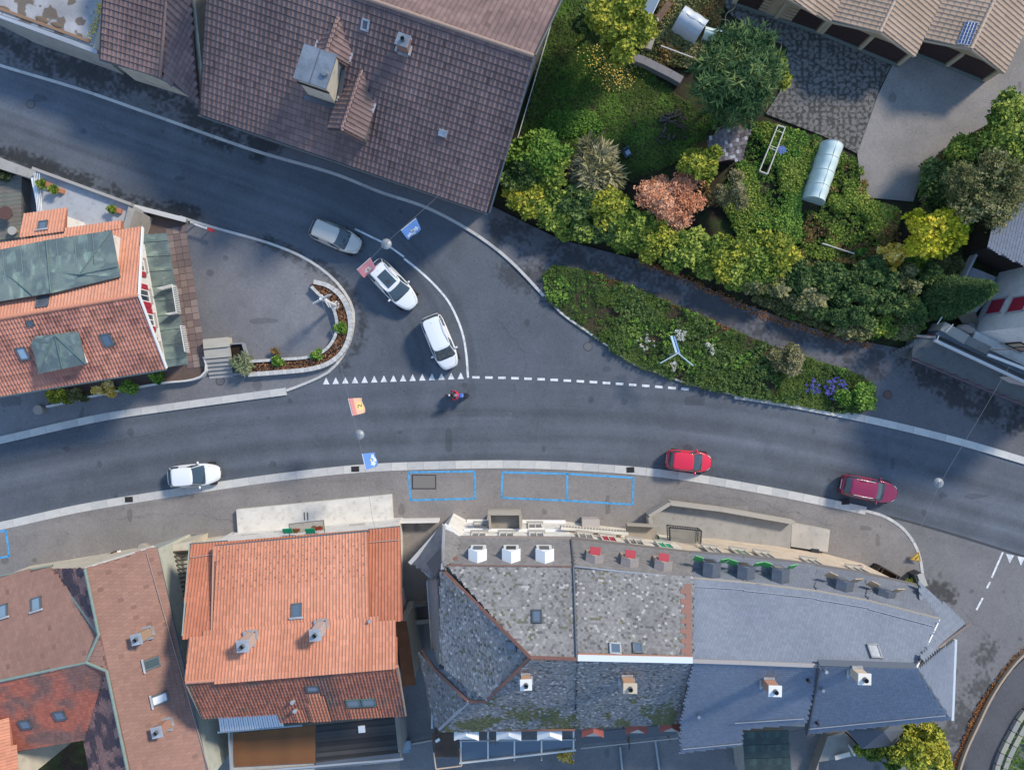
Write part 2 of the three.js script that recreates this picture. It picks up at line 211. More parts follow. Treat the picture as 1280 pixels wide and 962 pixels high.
// box dormer with its own little pitched roof: front looks along dir (angle about y)
function dormer(parent, u, v, h, o) {
  const p = P(u, v, h), g = new THREE.Group(); g.name = 'dormer'; g.position.copy(p); g.rotation.y = o.ry || 0; parent.add(g);
  const { w, d, low, rise } = o, x = w / 2;
  mesh(g, 'cheek', prismGeo([V(-x, 0, -d / 2), V(-x, 0, d / 2), V(x, 0, d / 2), V(x, 0, -d / 2)], -low), o.wall);
  const e = 0.1, R = [V(-x - e, 0, -d / 2 - e), V(0, rise, -d / 2 - e * 0.5 + (o.hip || 0)), V(x + e, 0, -d / 2 - e), V(x + e, 0, d / 2), V(0, rise, d / 2), V(-x - e, 0, d / 2)];
  mesh(g, 'dormer_roof', slabGeo([R[0], R[1], R[4], R[5]], 0.06).g, o.roof); mesh(g, 'dormer_roof', slabGeo([R[1], R[2], R[3], R[4]], 0.06).g, o.roof2 || o.roof);
  const gp = smp([-x, 0, -d / 2, x, 0, -d / 2, 0, rise * 0.92, -d / 2 + (o.hip || 0)]); gp.computeVertexNormals(); mesh(g, 'gable', gp, o.front || o.wall);
  const wn = mesh(g, 'pane', rbox(w * 0.62, low * 0.6, 0.04, 0), paneM); wn.position.set(0, -low * 0.42, -d / 2 - 0.015);
  if (o.sill) { const s = mesh(g, 'awning', rbox(w * 0.72, 0.05, 0.5, 0.01), o.sill); s.position.set(0, -0.1, -d / 2 - 0.24); s.rotation.x = -0.35; }
  if (o.shutter) for (const s of [-1, 1]) { const q = mesh(g, 'shutter', rbox(0.55, low * 0.66, 0.05, 0.01), o.shutter); q.position.set(s * (x + 0.36), -low * 0.3, -d / 2 - 0.12); q.rotation.set(-0.55, s * 0.25, 0); }
  return g;
}
// window on a wall: p on the wall face, nrm outwards (angle)
function win(parent, p, ry, w, h, o = {}) {
  const f = mesh(parent, 'window', mergeGeometries([[0, -h / 2, w + 0.1, 0.09], [0, h / 2, w + 0.1, 0.09], [-w / 2, 0, 0.09, h], [w / 2, 0, 0.09, h], [0, 0, 0.06, h]].map(([x, y, a, b]) => new THREE.BoxGeometry(a, b, 0.1).translate(x, y, 0.03))), o.frame || white);
  f.position.copy(p); f.rotation.y = ry;
  const g = mesh(f, 'pane', rbox(w - 0.05, h - 0.05, 0.03, 0), o.pane || paneM); g.position.z = 0.016;
  const s = mesh(f, 'sill', rbox(w + 0.3, 0.07, 0.24, 0.01), o.sill || concrete); s.position.set(0, -h / 2 - 0.085, 0.1);
  if (o.shutter) for (const k of [-1, 1]) { const q = mesh(f, 'shutter', rbox(w * 0.5, h, 0.05, 0.01), o.shutter); q.position.set(k * (w * 0.77), 0, 0.06); }
  return f;
}
plasterTex.repeat.set(0.25, 0.25); woodTex.repeat.set(0.5, 0.5); metalTex.repeat.set(0.3, 0.3); copperTex.repeat.set(0.22, 0.22);
// ---------------------------------------------------------------- ground: one map of the site's asphalt wear, patches, tyre polish and dirt (world metres)
const kerbTop = [[-80, 55], [0, 82], [100, 112], [200, 147], [320, 189], [420, 218], [475, 240], [532, 259], [582, 285], [620, 311], [645, 333], [680, 370]];
const triEdge = [[680, 370], [700, 392], [728, 412], [760, 434], [790, 455], [825, 468], [855, 479], [918, 494]];
const kerbRight = [[918, 496], [960, 502], [1060, 521], [1120, 534], [1200, 554], [1275, 576], [1360, 602]];
const kerbLow = [[-80, 672], [0, 657], [100, 635], [208, 617], [320, 600], [420, 588], [470, 584], [520, 582], [640, 580], [740, 584], [840, 593], [960, 613], [1040, 629], [1082, 638]];
const kerbCorner = [[1082, 638], [1105, 645], [1128, 660], [1143, 680], [1150, 700], [1153, 722]];
const kerbLeft = [[-80, 566], [0, 549], [125, 521], [210, 508], [320, 493], [358, 488]];
const kerbPlaza = [[358, 488], [382, 479], [412, 464], [427, 447], [437, 427], [442, 405], [441, 385], [427, 360], [407, 340], [380, 322], [345, 307], [320, 299], [262, 283], [225, 271]];
const wallLeft = [[225, 271], [165, 255], [80, 224], [0, 196], [-80, 168]];
const W3 = (px) => px.map(([u, v]) => P(u, v));
function distLine(pts) { const s = []; let acc = 0; for (let i = 0; i + 1 < pts.length; i++) { const a = pts[i], b = pts[i + 1], dx = b.x - a.x, dz = b.z - a.z, l = Math.hypot(dx, dz); s.push([a.x, a.z, dx, dz, l * l, l, acc]); acc += l; } return (x, z) => { let best = 1e9, at = 0, sd = 1; for (const [ax, az, dx, dz, l2, l, a0] of s) { const t = clamp(((x - ax) * dx + (z - az) * dz) / l2), px = x - ax - t * dx, pz = z - az - t * dz, d = px * px + pz * pz; if (d < best) { best = d; at = a0 + t * l; sd = dx * pz - dz * px > 0 ? 1 : -1; } } return [Math.sqrt(best) * sd, at]; }; }
const laneMain = distLine(W3(dense([[-60, 610], [120, 575], [300, 548], [480, 535], [660, 530], [840, 540], [1000, 566], [1150, 602], [1340, 655]], 26)));
const laneSide = distLine(W3(dense([[-60, 120], [120, 182], [300, 245], [420, 290], [490, 340], [530, 400], [545, 470], [520, 540]], 26)));
const dirt = [[W3([[-60, 40], [40, 62], [120, 95], [190, 108], [262, 155], [330, 180]]), 1.3, 0.42], [W3([[-60, 165], [0, 190], [90, 222], [170, 252], [240, 270]]), 0.7, 0.5], [W3([[330, 300], [410, 340], [450, 385], [452, 425], [430, 460]]), 0.5, 0.35], [W3([[630, 290], [700, 322], [800, 348], [900, 385], [1000, 420], [1090, 452]]), 1.3, 0.34], [W3([[1130, 455], [1200, 495], [1290, 535]]), 1.0, 0.45], [W3([[640, 335], [700, 370]]), 1.2, 0.3], [W3([[1165, 735], [1185, 745]]), 0.8, 0.45], [W3([[1240, 812], [1200, 900], [1180, 990]]), 1.0, 0.35]].map(([l, w, k]) => [distLine(l), w, k, new THREE.Box3().setFromPoints(l).expandByScalar(w * 1.7)]);
const cracks = [[[60, 560], [180, 545], [300, 520]], [[620, 400], [660, 440], [640, 500]], [[850, 610], [960, 632], [1050, 660]], [[90, 140], [200, 190], [330, 235]], [[1200, 760], [1240, 800], [1230, 880]], [[130, 650], [250, 640], [290, 650]]].map((l) => [distLine(W3(l)), 0.035]);
const patches = [[[955, 560], [1010, 574], 0.93], [[268, 520], [318, 533], 0.94], [[560, 515], [640, 524], 1.05], [[1080, 550], [1110, 590], 0.94], [[868, 632], [935, 641], 1.05], [[470, 600], [492, 612], 0.93]].map(([a, b, k]) => { const p = P(...a), q = P(...b); return [p.x, p.z, q.x, q.z, k]; });
const siteTex = dtex(1320, 1020, (i, j) => {
  const x = -44 + (i + 0.5) / 15, z = -34 + (j + 0.5) / 15;
  let v = 205 + 34 * (fbm(x * 0.12 + 3, z * 0.12, 3) - 0.5) + 26 * (fbm(x * 0.9, z * 0.9 + 9, 3) - 0.5) + 20 * (hash(i, j) - 0.5) + 10 * (hash(i >> 1, j >> 1) - 0.5);
  const [dm, sm] = laneMain(x, z), [ds, ss] = laneSide(x, z), km = sst(5.2, 3.6, Math.abs(dm)), ks = sst(4.2, 3, Math.abs(ds)) * (1 - 0.6 * km);
  if (km > 0) v += km * (46 * (fbm(dm * 1.5 + 5, sm * 0.045, 3) - 0.5) - 16 * Math.exp(-Math.pow((Math.abs(dm) - 1.0) / 0.4, 2)) - 12 * Math.exp(-Math.pow((Math.abs(dm) - 2.6) / 0.4, 2)) + 14 * Math.exp(-dm * dm / 0.12));
  if (ks > 0) v += ks * (56 * (fbm(ds * 1.7 + 15, ss * 0.05, 3) - 0.5) - 14 * Math.exp(-Math.pow((Math.abs(ds - 1.6) - 0.75) / 0.3, 2)));
  let br = 0;
  for (const [f, w, k, q] of dirt) { if (x < q.min.x || x > q.max.x || z < q.min.z || z > q.max.z) continue; const d = Math.abs(f(x, z)[0]); if (d < w * 1.6) { const n = fbm(x * 0.8 + 2, z * 0.8 + 8, 5) * 0.65 + 0.35 * noise(x * 5, z * 5), m = 0.85 * sst(0.42, 0.72, n + 0.2 * (1 - d / w)) * sst(w * 1.6, w * 0.9, d); v *= 1 - k * m; br += m * k * 0.25; } }
  if (noise(x * 0.8 + 70, z * 0.8 + 3) > 0.93) v *= 0.86;
  if (hash(i * 3 + 1, j * 7) > 0.9994) v *= 0.6;
  for (const [f, w] of cracks) { const d = Math.abs(f(x, z)[0] + 0.5 * (noise(x * 1.3, z * 1.3) - 0.5) + 0.12 * (noise(x * 6, z * 6) - 0.5)); if (d < w) v *= 0.9; }
  for (const [ax, az, bx, bz, k] of patches) if (x > ax && x < bx && z > az && z < bz) v *= k + 0.05 * noise(x * 3, z * 3);
  return [v * (1 - 0.01 + br * 0.05), v * 0.992, v * (1 - br * 0.16)];
}, false);
siteTex.flipY = false;
const site = (r, g, b, rough = 0.9) => { const m = new THREE.MeshStandardMaterial({ color: C(r, g, b), roughness: rough, map: siteTex, side: THREE.DoubleSide }); m.userData.site = true; return m; };
const roadM = site(0.168, 0.19, 0.22, 0.8), paveM = site(0.38, 0.345, 0.315), plazaM = site(0.305, 0.3, 0.308), pathM = site(0.2, 0.195, 0.205), sideM = site(0.25, 0.25, 0.265), lightRoadM = site(0.3, 0.285, 0.275);
const soilM = M(0.8, 0.74, 0.6, 0.95, { map: soilTex });
{ // open ground to the horizon
  const g = new THREE.PlaneGeometry(900, 900, 1, 1).rotateX(-Math.PI / 2); g.translate(0, -0.12, 0); const uv = g.attributes.uv; for (let i = 0; i < uv.count; i++) uv.setXY(i, uv.getX(i) * 150, uv.getY(i) * 150);
  tag(mesh(scene, 'ground', g, M(0.5, 0.55, 0.36, 0.95, { map: soilTex })), 'open ground of earth and turf under the whole village', null, null, 'structure');
}
const road = sheet('road', [...dense(kerbTop, 40), ...dense(triEdge, 20), ...dense(kerbRight, 12), [1360, 1060], [1100, 1060], [1152, 900], [1153, 722], ...dense(kerbCorner, 16).reverse(), ...dense(kerbLow, 40).reverse(), ...dense(kerbLeft, 16), ...dense(kerbPlaza, 40), ...wallLeft], 0, roadM, 'dark asphalt road with a junction curving through the village');
sheet('lower_pavement', [...dense(kerbLow, 40), ...dense(kerbCorner, 16), [1160, 800], [1150, 1060], [-80, 1060]], 0.1, paveM, 'pale asphalt pavement and parking strip in front of the row of houses', 0.12);
sheet('plaza', [...dense(kerbLeft, 16), ...dense(kerbPlaza, 40), ...wallLeft], 0.1, plazaM, 'grey asphalt forecourt beside the orange roofed house', 0.12);
sheet('upper_pavement', [[-80, 55], ...dense(kerbTop, 40), [735, 338], [690, 331], [640, 300], [612, 262], [560, 150], [250, 20], [-80, -60]], 0.1, sideM, 'dark asphalt pavement along the brown roofed barn', 0.12);
sheet('footpath', [[604, 252], [700, 299], [800, 325], [850, 345], [930, 380], [1000, 405], [1060, 423], [1135, 437], [1180, 452], [1300, 500], [1360, 520], [1360, 602], ...dense(kerbRight, 12).reverse(), [1076, 516], [1092, 500], [1094, 486], [1080, 470], [1020, 450], [960, 430], [870, 392], [800, 363], [735, 338], [690, 331], [640, 308], [618, 296]], 0.106, pathM, 'dark footpath between the hedge and the planted traffic island', 0.1);
sheet('side_street', [[1118, 647], [1360, 722], [1360, 1060], [1100, 1060], [1152, 900], [1153, 722], [1143, 680]], 0.004, lightRoadM, 'paler asphalt of the side street beyond the dark seam');
const islandPx = [[678, 345], [682, 368], ...dense(triEdge, 16), [960, 500], [1040, 515], [1076, 516], [1092, 500], [1094, 486], [1080, 470], [1020, 450], [960, 430], [870, 392], [800, 363], [735, 338], [692, 332]];
sheet('planted_island', islandPx, 0.13, soilM, 'earth bed of the planted traffic island', 0.13);
// old garage yard: patched slabs of asphalt with moss in the joints
const yardTex = dtex(768, 768, (x, y) => {
  const sx = x / 768 * 12, sy = y / 768 * 12; let d1 = 9, d2 = 9;
  const wx = sx + 0.35 * (tf(x, y, 768, 14) - 0.5), wy = sy + 0.35 * (tf(x + 300, y, 768, 14) - 0.5), i0 = Math.floor(wx), j0 = Math.floor(wy);
  for (let i = i0 - 1; i <= i0 + 1; i++) for (let j = j0 - 1; j <= j0 + 1; j++) { const a = ((i % 12) + 12) % 12, b = ((j % 12) + 12) % 12, dx = i + 0.2 + 0.6 * hash(a, b + 40) - wx, dy = j + 0.2 + 0.6 * hash(a + 40, b) - wy, d = Math.hypot(dx, dy * 1.2); if (d < d1) { d2 = d1; d1 = d; } else if (d < d2) d2 = d; }
  const j = sst(0.62, -0.08, d2 - d1 + 1.5 * (tf(x, y, 768, 30) - 0.5) + 0.5 * (tn(x, y, 768, 120) - 0.5)), v = 188 + 30 * (tf(x, y, 768, 24) - 0.5) + 24 * (tn(x, y, 768, 384) - 0.5);
  return [lerp(v, 96, j * 0.85), lerp(v * 0.985, 97, j * 0.85), lerp(v * 0.97, 92, j * 0.85)];
});
yardTex.repeat.set(1.05, 1.05);
sheet('garage_yard', [[880, -30], [915, 20], [985, 60], [975, 115], [957, 142], [1030, 170], [1072, 192], [1100, 110], [1140, 30], [1100, -30]], 0.02, M(0.34, 0.325, 0.31, 0.92, { map: yardTex }), 'old mottled asphalt yard with mossy joints below the garages');
sheet('garage_driveway', [[1100, -30], [1140, 30], [1098, 118], [1072, 192], [1078, 246], [1142, 252], [1155, 215], [1185, 182], [1245, 150], [1360, 90], [1360, -80], [1100, -80]], 0.024, site(0.4, 0.36, 0.32), 'pale gravelly driveway beside the garages');
// lawn and garden soil
sheet('lawn', [[700, -40], [690, 0], [648, 172], [660, 200], [800, 230], [850, 200], [905, 200], [905, 150], [860, 130], [800, 80], [760, 0], [760, -40]], 0.0, M(0.62, 0.8, 0.4, 0.95, { map: soilTex }), 'green autumn lawn behind the barn');
// paved apron round the left house
const pavingBase = sheet('paved_apron', [[168, 258], [228, 275], [240, 340], [252, 420], [260, 452], [257, 468], [246, 473], [205, 478], [60, 506], [60, 470], [160, 300]], 0.2, M(0.15, 0.11, 0.1, 0.9, { map: plasterTex }), 'brown stone paving round the orange roofed house', 0.2);
{ // paving stones as pieces
  const pm = [M(0.2, 0.145, 0.13, 0.85), M(0.24, 0.175, 0.155, 0.85), M(0.17, 0.125, 0.12, 0.85), M(0.27, 0.21, 0.19, 0.85)], g = rbox(0.5, 0.05, 0.5, 0.02);
  const a = P(207, 290, 0.2), b = P(234, 462, 0.2), d = b.clone().sub(a), L = d.length(); d.normalize(); const n = V(-d.z, 0, d.x), ry = Math.atan2(-n.z, n.x);
  for (let r = 0; r * 0.53 < L; r++) for (let c = 0; c < 3; c++) { const o = mesh(pavingBase, 'paving_stone', g, pm[Math.floor(rnd() * 4)]); o.position.copy(a).addScaledVector(d, r * 0.53).addScaledVector(n, -(c + 0.5) * 0.53 - (r & 1) * 0.02); o.position.y = 0.2 + 0.012 + rnd() * 0.012; o.rotation.y = ry; }
}
// kerbs: each stone a piece
const stoneM = [M(0.66, 0.66, 0.65, 0.85, { map: plasterTex }), M(0.62, 0.62, 0.62, 0.85, { map: plasterTex }), M(0.7, 0.7, 0.68, 0.85, { map: plasterTex }), M(0.58, 0.585, 0.59, 0.85, { map: plasterTex })];
const unit = new THREE.BoxGeometry(1, 1, 1);
function kerb(label, px, w, len, top, n = 60) {
  const cv = new THREE.CatmullRomCurve3(px.map(([u, v]) => P(u, v)), false, 'centripetal'), L = cv.getLength(), k = Math.round(L / len);
  const g = new THREE.Group(); g.name = numbered('kerb'); scene.add(g); tag(g, label, null, null, 'structure');
  for (let i = 0; i < k; i++) { const a = cv.getPointAt(i / k), b = cv.getPointAt((i + 1) / k); if (Math.abs(a.x) > 42 && Math.abs(b.x) > 42) continue; const d = b.clone().sub(a), o = mesh(g, 'kerb_stone', unit, stoneM[Math.floor(rnd() * 4)]); o.scale.set(d.length() - 0.012, 0.3, w); o.position.set((a.x + b.x) / 2, top - 0.15 + (rnd() - 0.5) * 0.012, (a.z + b.z) / 2); o.rotation.y = Math.atan2(-d.z, d.x); }
  return g;
}
const sh = (px, du, dv) => px.map(([u, v]) => [u + du, v + dv]);
kerb('broad pale granite kerb along the parking strip', sh(kerbLow, 0, 0), 0.62, 1.25, 0.125);
kerb('broad pale granite kerb in front of the orange roofed house', sh(kerbLeft, 0, 1), 0.58, 1.3, 0.125);
kerb('broad pale granite kerb beyond the planted island', sh(kerbRight, 0, -2), 0.55, 1.3, 0.125);
kerb('narrow kerb curving round the forecourt', kerbPlaza, 0.2, 0.9, 0.13);
kerb('narrow kerb below the barn', kerbTop, 0.22, 1.0, 0.13);
kerb('narrow white kerb rounding the street corner', kerbCorner, 0.22, 0.6, 0.13);
kerb('low edging stones of the planted island', sh(triEdge, 1, -1), 0.16, 0.9, 0.15);
const wornTex = dtex(512, 512, (x, y) => { const n = tf(x, y, 512, 10), m = tn(x, y, 512, 90), w = sst(0.52, 0.66, 0.55 * n + 0.45 * m), v = 244 + 18 * (m - 0.5) - 55 * w; return [v, v, v]; }); wornTex.repeat.set(0.4, 0.4);
// painted markings, each a piece of the road
const paint = M(0.85, 0.85, 0.85, 0.7, { map: wornTex }), bluePaint = M(0.1, 0.42, 0.76, 0.7, { map: wornTex });
function flat(parent, name, pts, m) { const g = new THREE.ShapeGeometry(new THREE.Shape(pts.map((p) => new THREE.Vector2(p.x, -p.z)))); g.rotateX(-Math.PI / 2); g.translate(0, pts[0].y, 0); return mesh(parent, name, g, m); }
function strip(parent, name, px, w, h, m, n = 40) { const pts = (px.length > 2 ? dense(px, n) : px).map(([u, v]) => P(u, v, h)), A = [], B = []; pts.forEach((p, i) => { const d = pts[Math.min(i + 1, pts.length - 1)].clone().sub(pts[Math.max(i - 1, 0)]).normalize(), q = V(-d.z, 0, d.x).multiplyScalar(w / 2); A.push(p.clone().add(q)); B.push(p.clone().sub(q)); }); return flat(parent, name, [...A, ...B.reverse()], m); }
for (let i = 0; i < 15; i++) { const u = 407.5 + i * 12.03, v = 480.3 - i * 0.46 - 0.01 * i; flat(road, 'yield_triangle', [P(u - 4.1, v, 0.008), P(u + 4.1, v - 0.2, 0.008), P(u, v - 8.6, 0.008)], paint); }
strip(road, 'lane_line', [[443.5, 286], [460, 294], [482, 305], [505, 321]], 0.15, 0.008, paint);
strip(road, 'lane_line', [[505, 323], [525, 339], [545, 358], [560, 376], [571, 397], [579, 420], [583, 445], [585, 472]], 0.17, 0.008, paint);
for (let i = 0; i < 17; i++) { const u = 590 + i * 16.35, v = 471.5 + Math.pow(i / 16, 1.6) * 14.2, t = i / 16 * 0.09; strip(road, 'dash', [[u, v], [u + 9.4, v + 9.4 * t]], 0.19, 0.008, paint); }
strip(road, 'lane_line', [[1254, 690], [1240, 722]], 0.15, 0.012, paint); strip(road, 'dash', [[1238, 727], [1234, 735]], 0.15, 0.012, paint); strip(road, 'dash', [[1229, 747], [1221, 762]], 0.15, 0.012, paint);
for (const u of [1263, 1277, 1291]) flat(road, 'yield_triangle', [P(u - 5, 692 + (u - 1263) * 0.2, 0.012), P(u + 5, 694 + (u - 1263) * 0.2, 0.012), P(u - 0.5, 704 + (u - 1263) * 0.2, 0.012)], paint);
strip(road, 'tar_seam', [[1082, 640], [1113, 646], [1180, 664], [1280, 695], [1350, 716]], 0.16, 0.009, M(0.05, 0.05, 0.055, 0.8));
const bays = tag(new THREE.Group(), 'blue painted parking bay outlines on the parking strip', null, null, 'structure'); bays.name = 'parking_markings'; scene.add(bays);
for (const [a, b] of [[[511, 590], [593, 589]], [[593, 589], [594, 623]], [[594, 623], [513, 625]], [[513, 625], [511, 590]], [[628, 590], [709, 592]], [[709, 592], [792, 597]], [[792, 597], [791, 630.5]], [[791, 630.5], [709, 625.5]], [[709, 625.5], [627, 622]], [[627, 622], [628, 590]], [[709, 592], [709, 625.5]], [[-30, 668], [7, 663]], [[7, 663], [11, 695]], [[11, 695], [-30, 702]]]) strip(bays, 'bay_line', [a, b], 0.16, 0.108, bluePaint);
// hatch, manholes and gully grates
const iron = M(0.06, 0.055, 0.055, 0.7, { metalness: 0.5 }), ironRed = M(0.13, 0.075, 0.06, 0.8);
{ const h = thing('utility_hatch', 'rectangular dark framed hatch inside the blue parking bay', 'hatch'); const a = P(530, 602, 0.1); box(h, 'cover', V(a.x, 0.108, a.z), 1.75, 0.03, 1.0, M(0.2, 0.185, 0.17, 0.9), 0, 0.005); for (const s of [-1, 1]) { box(h, 'frame', V(a.x, 0.118, a.z + s * 0.53), 1.9, 0.03, 0.06, iron, 0, 0); box(h, 'frame', V(a.x + s * 0.92, 0.118, a.z), 0.06, 0.03, 1.0, iron, 0, 0); } }
[[38, 130, 0, 0, 'round manhole cover on the road by the flat roofed building'], [735, 433, 0, 0, 'round manhole cover on the road by the planted island'], [1110, 493, 0.106, 1, 'rusty round manhole cover on the path by the blue flowers'], [275, 476, 0.1, 0, 'round manhole cover at the foot of the forecourt steps'], [1240, 862, 0.004, 0, 'round manhole cover in the side street by the leaf strip']].forEach(([u, v, h, k, label]) => { const t = thing('manhole_cover', label, 'manhole'), p = P(u, v, h), m = k ? ironRed : M(0.12, 0.12, 0.125, 0.8); cyl(t, 'rim', V(p.x, h - 0.02, p.z), 0.36, 0.36, 0.028, iron, 28); cyl(t, 'lid', V(p.x, h - 0.02, p.z), 0.31, 0.31, 0.034, m, 28); });
[[161, 624, 'gully grate in the kerb near the white hatchback'], [444, 586, 'gully grate in the kerb under the hanging flags'], [788, 587, 'gully grate in the kerb by the long parking bay'], [1057, 627, 'gully grate in the kerb beside the crimson estate car']].forEach(([u, v, label]) => { const t = thing('gully_grate', label, 'grate'), p = P(u, v, 0.1); box(t, 'frame', V(p.x, 0.12, p.z), 0.62, 0.05, 0.42, M(0.02, 0.02, 0.022), 0.05, 0); for (let i = 0; i < 5; i++) box(t, 'bar', V(p.x - 0.24 + i * 0.12, 0.15, p.z), 0.04, 0.03, 0.4, iron, 0.05, 0); });
// ---------------------------------------------------------------- buildings
{ // big barn
  const b = thing('barn', 'large barn with dark brown tiled roof, two tiled dormers and a lift housing', 'building');
  const A = P(248, 142, 5.5), B = P(610, 266, 5.5), R1 = P(667, 70, 11), d = R1.clone().sub(B), R0 = A.clone().add(d), F1 = R1.clone().add(V(d.x, -d.y, d.z)), F0 = R0.clone().add(V(d.x, -d.y, d.z));
  const ro = roof(b, [A, B, R1, R0], STY.barn); roof(b, [R0, R1, F1, F0], STY.barn);
  ridge(b, R0.clone().add(V(0, 0.08, 0)), R1.clone().add(V(0, 0.08, 0)), 0.14, M(0.36, 0.25, 0.19));
  const c = A.clone().add(F1).multiplyScalar(0.5), e1 = B.clone().sub(A).setY(0).normalize(), e2 = V(-e1.z, 0, e1.x), ins = (p, k = 0.6) => { const q = p.clone().sub(c); return p.clone().addScaledVector(e1, -Math.sign(q.dot(e1)) * 0.95).addScaledVector(e2, Math.abs(q.dot(e2)) > 1.5 ? -Math.sign(q.dot(e2)) * k : 0).setY(p.y - 0.22); };
  prism(b, 'wall', [ins(A, 0.9), ins(B, 0.9), ins(R1), ins(R0)], 0, M(0.16, 0.14, 0.125, 0.9, { map: plasterTex })); prism(b, 'wall', [ins(R0), ins(R1), ins(F1), ins(F0)], 0, M(0.16, 0.14, 0.125, 0.9, { map: plasterTex }));
  tube(b, 'gutter', [A.clone().add(V(-0.05, -0.08, 0.08)), B.clone().add(V(0, -0.08, 0.08))], 0.07, gutterM);
  beam(b, 'verge_board', B.clone().add(V(0.1, -0.02, 0)), R1.clone().add(V(0.1, -0.02, 0)), 0.1, 0.22, gutterM); beam(b, 'verge_board', R1.clone().add(V(0.1, -0.02, 0)), F1.clone().add(V(0.1, -0.02, 0)), 0.1, 0.22, gutterM);
  const pl = planes.get(ro), down = pl.ed.clone().setY(0).normalize(), side = V(-down.z, 0, down.x);
  // gabled tiled dormers: ridge top pixel, ridge front pixel, width
  const pink = { ...STY.barn, over: undefined };
  for (const [u, v, len, wd] of [[424, 22, 2.5, 1.2], [453, 88, 4.2, 1.25]]) {
    const top = hit(pl, u, v), fr = top.clone().addScaledVector(down, len), s = pl.n.y, drop = (p) => (pl.d - pl.n.x * p.x - pl.n.z * p.z) / pl.n.y;
    const L = fr.clone().addScaledVector(side, wd).setY(fr.y - 0.95), R = fr.clone().addScaledVector(side, -wd).setY(fr.y - 0.95);
    const up = (p) => { const q = p.clone(); for (let i = 0; i < 60; i++) { if (drop(q) >= q.y) break; q.addScaledVector(down, -0.06); } return q; };
    const Lb = up(L), Rb = up(R);
    roof(b, [L, fr, top, Lb], pink, 'dormer_roof'); roof(b, [fr, R, Rb, top], pink, 'dormer_roof');
    ridge(b, fr.clone().add(V(0, 0.05, 0)), top.clone().add(V(0, 0.05, 0)), 0.09, M(0.34, 0.22, 0.18), 'dormer_ridge');
    const back = fr.clone().addScaledVector(down, -0.35);
    prism(b, 'dormer_wall', [L.clone().addScaledVector(down, -0.35).addScaledVector(side, -0.12).setY(L.y - 0.08), back.clone().setY(fr.y - 0.1), R.clone().addScaledVector(down, -0.35).addScaledVector(side, 0.12).setY(R.y - 0.08), R.clone().addScaledVector(down, -3).addScaledVector(side, 0.12).setY(R.y - 0.08), L.clone().addScaledVector(down, -3).addScaledVector(side, -0.12).setY(L.y - 0.08)], drop(fr) - 0.8, M(0.16, 0.14, 0.125, 0.9));
    for (const q of [Lb, Rb]) { const k = box(b, 'flashing', q.clone().add(V(0, 0.08, 0)).addScaledVector(down, 0.3), 0.16, 0.06, 0.7, zincLight, Math.atan2(down.x, down.z)); k.rotation.x = 0; }
  }
  { // zinc lift housing in front of the upper dormer
    const p = hit(pl, 405, 108), w = 1.0, q = (a, c2, y) => p.clone().addScaledVector(side, a).addScaledVector(down, c2).setY(y), y1 = p.y + 2.4;
    const hs = new THREE.Group(); hs.name = 'lift_housing'; b.add(hs);
    prism(hs, 'housing_wall', [q(w, -1.3, y1), q(w, 0.75, y1 - 0.02), q(-w, 0.75, y1 - 0.02), q(-w, -1.3, y1)], p.y - 1.2, cream);
    slab(hs, 'housing_roof', [q(w + 0.12, -1.4, y1 + 0.16), q(w + 0.12, 0.9, y1 + 0.1), q(-w - 0.12, 0.9, y1 + 0.1), q(-w - 0.12, -1.4, y1 + 0.16)], 0.1, zinc);
    beam(hs, 'seam', q(0, -1.38, y1 + 0.18), q(0, 0.88, y1 + 0.12), 0.05, 0.05, lead);
    beam(hs, 'ledge', q(w + 0.1, 0.82, y1 - 0.75), q(-w - 0.1, 0.82, y1 - 0.75), 0.12, 0.06, timberDark);
    const vt = mesh(hs, 'vent', new THREE.CylinderGeometry(0.2, 0.26, 0.25, 16), zinc); vt.position.copy(q(-0.75, 0, y1 + 0.22));
    beam(hs, 'base_gutter', q(w + 0.2, 0.98, p.y - 0.42), q(-w - 0.2, 0.98, p.y - 0.42), 0.3, 0.1, lead); beam(hs, 'base_gutter', q(-w - 0.22, 0.9, p.y - 0.3), q(-w - 0.22, -1.2, p.y + 0.9), 0.28, 0.1, lead);
  }
  chimney(b, ro, 506, 58, 0.85, 0.8, 0.9, { stack: M(0.28, 0.16, 0.12, 0.85), cap: zinc });
  skylight(b, ro, 457, 31, 0.42, 0.6, { frame: zincLight, pane: lead }); skylight(b, ro, 554, 166, 0.5, 0.35, { frame: zincLight, pane: zincLight });
}
{ // annex with hipped brown roof
  const b = thing('annex_building', 'lower annex with brown tiled hip roof between barn and flat roofed building', 'building');
  const pA = [P(123, 73, 4.6), P(200, 97, 4.6)], up = V(2.6, 3.6, -8.2), r0 = pA[0].clone().add(up), r1 = pA[1].clone().add(up), E = P(250, 128, 4.6), Eu = E.clone().add(V(0.6, 3.6, -8.2));
  roof(b, [pA[0], pA[1], r1, r0], STY.barn); const st2 = { ...STY.barn }; roof(b, [pA[1], E, Eu, r1], st2);
  ridge(b, pA[1].clone().add(V(0, 0.06, 0)), r1.clone().add(V(0, 0.06, 0)), 0.12, M(0.24, 0.16, 0.14));
  const k = V(0.25, -0.2, -0.35); prism(b, 'wall', [pA[0], pA[1], E, Eu, r1, r0].map((p) => p.clone().add(k)), 0, cream);
  tube(b, 'gutter', [pA[0].clone().add(V(0, -0.08, 0.06)), pA[1].clone().add(V(0, -0.08, 0.06)), E.clone().add(V(0, -0.08, 0.06))], 0.06, gutterM);
}
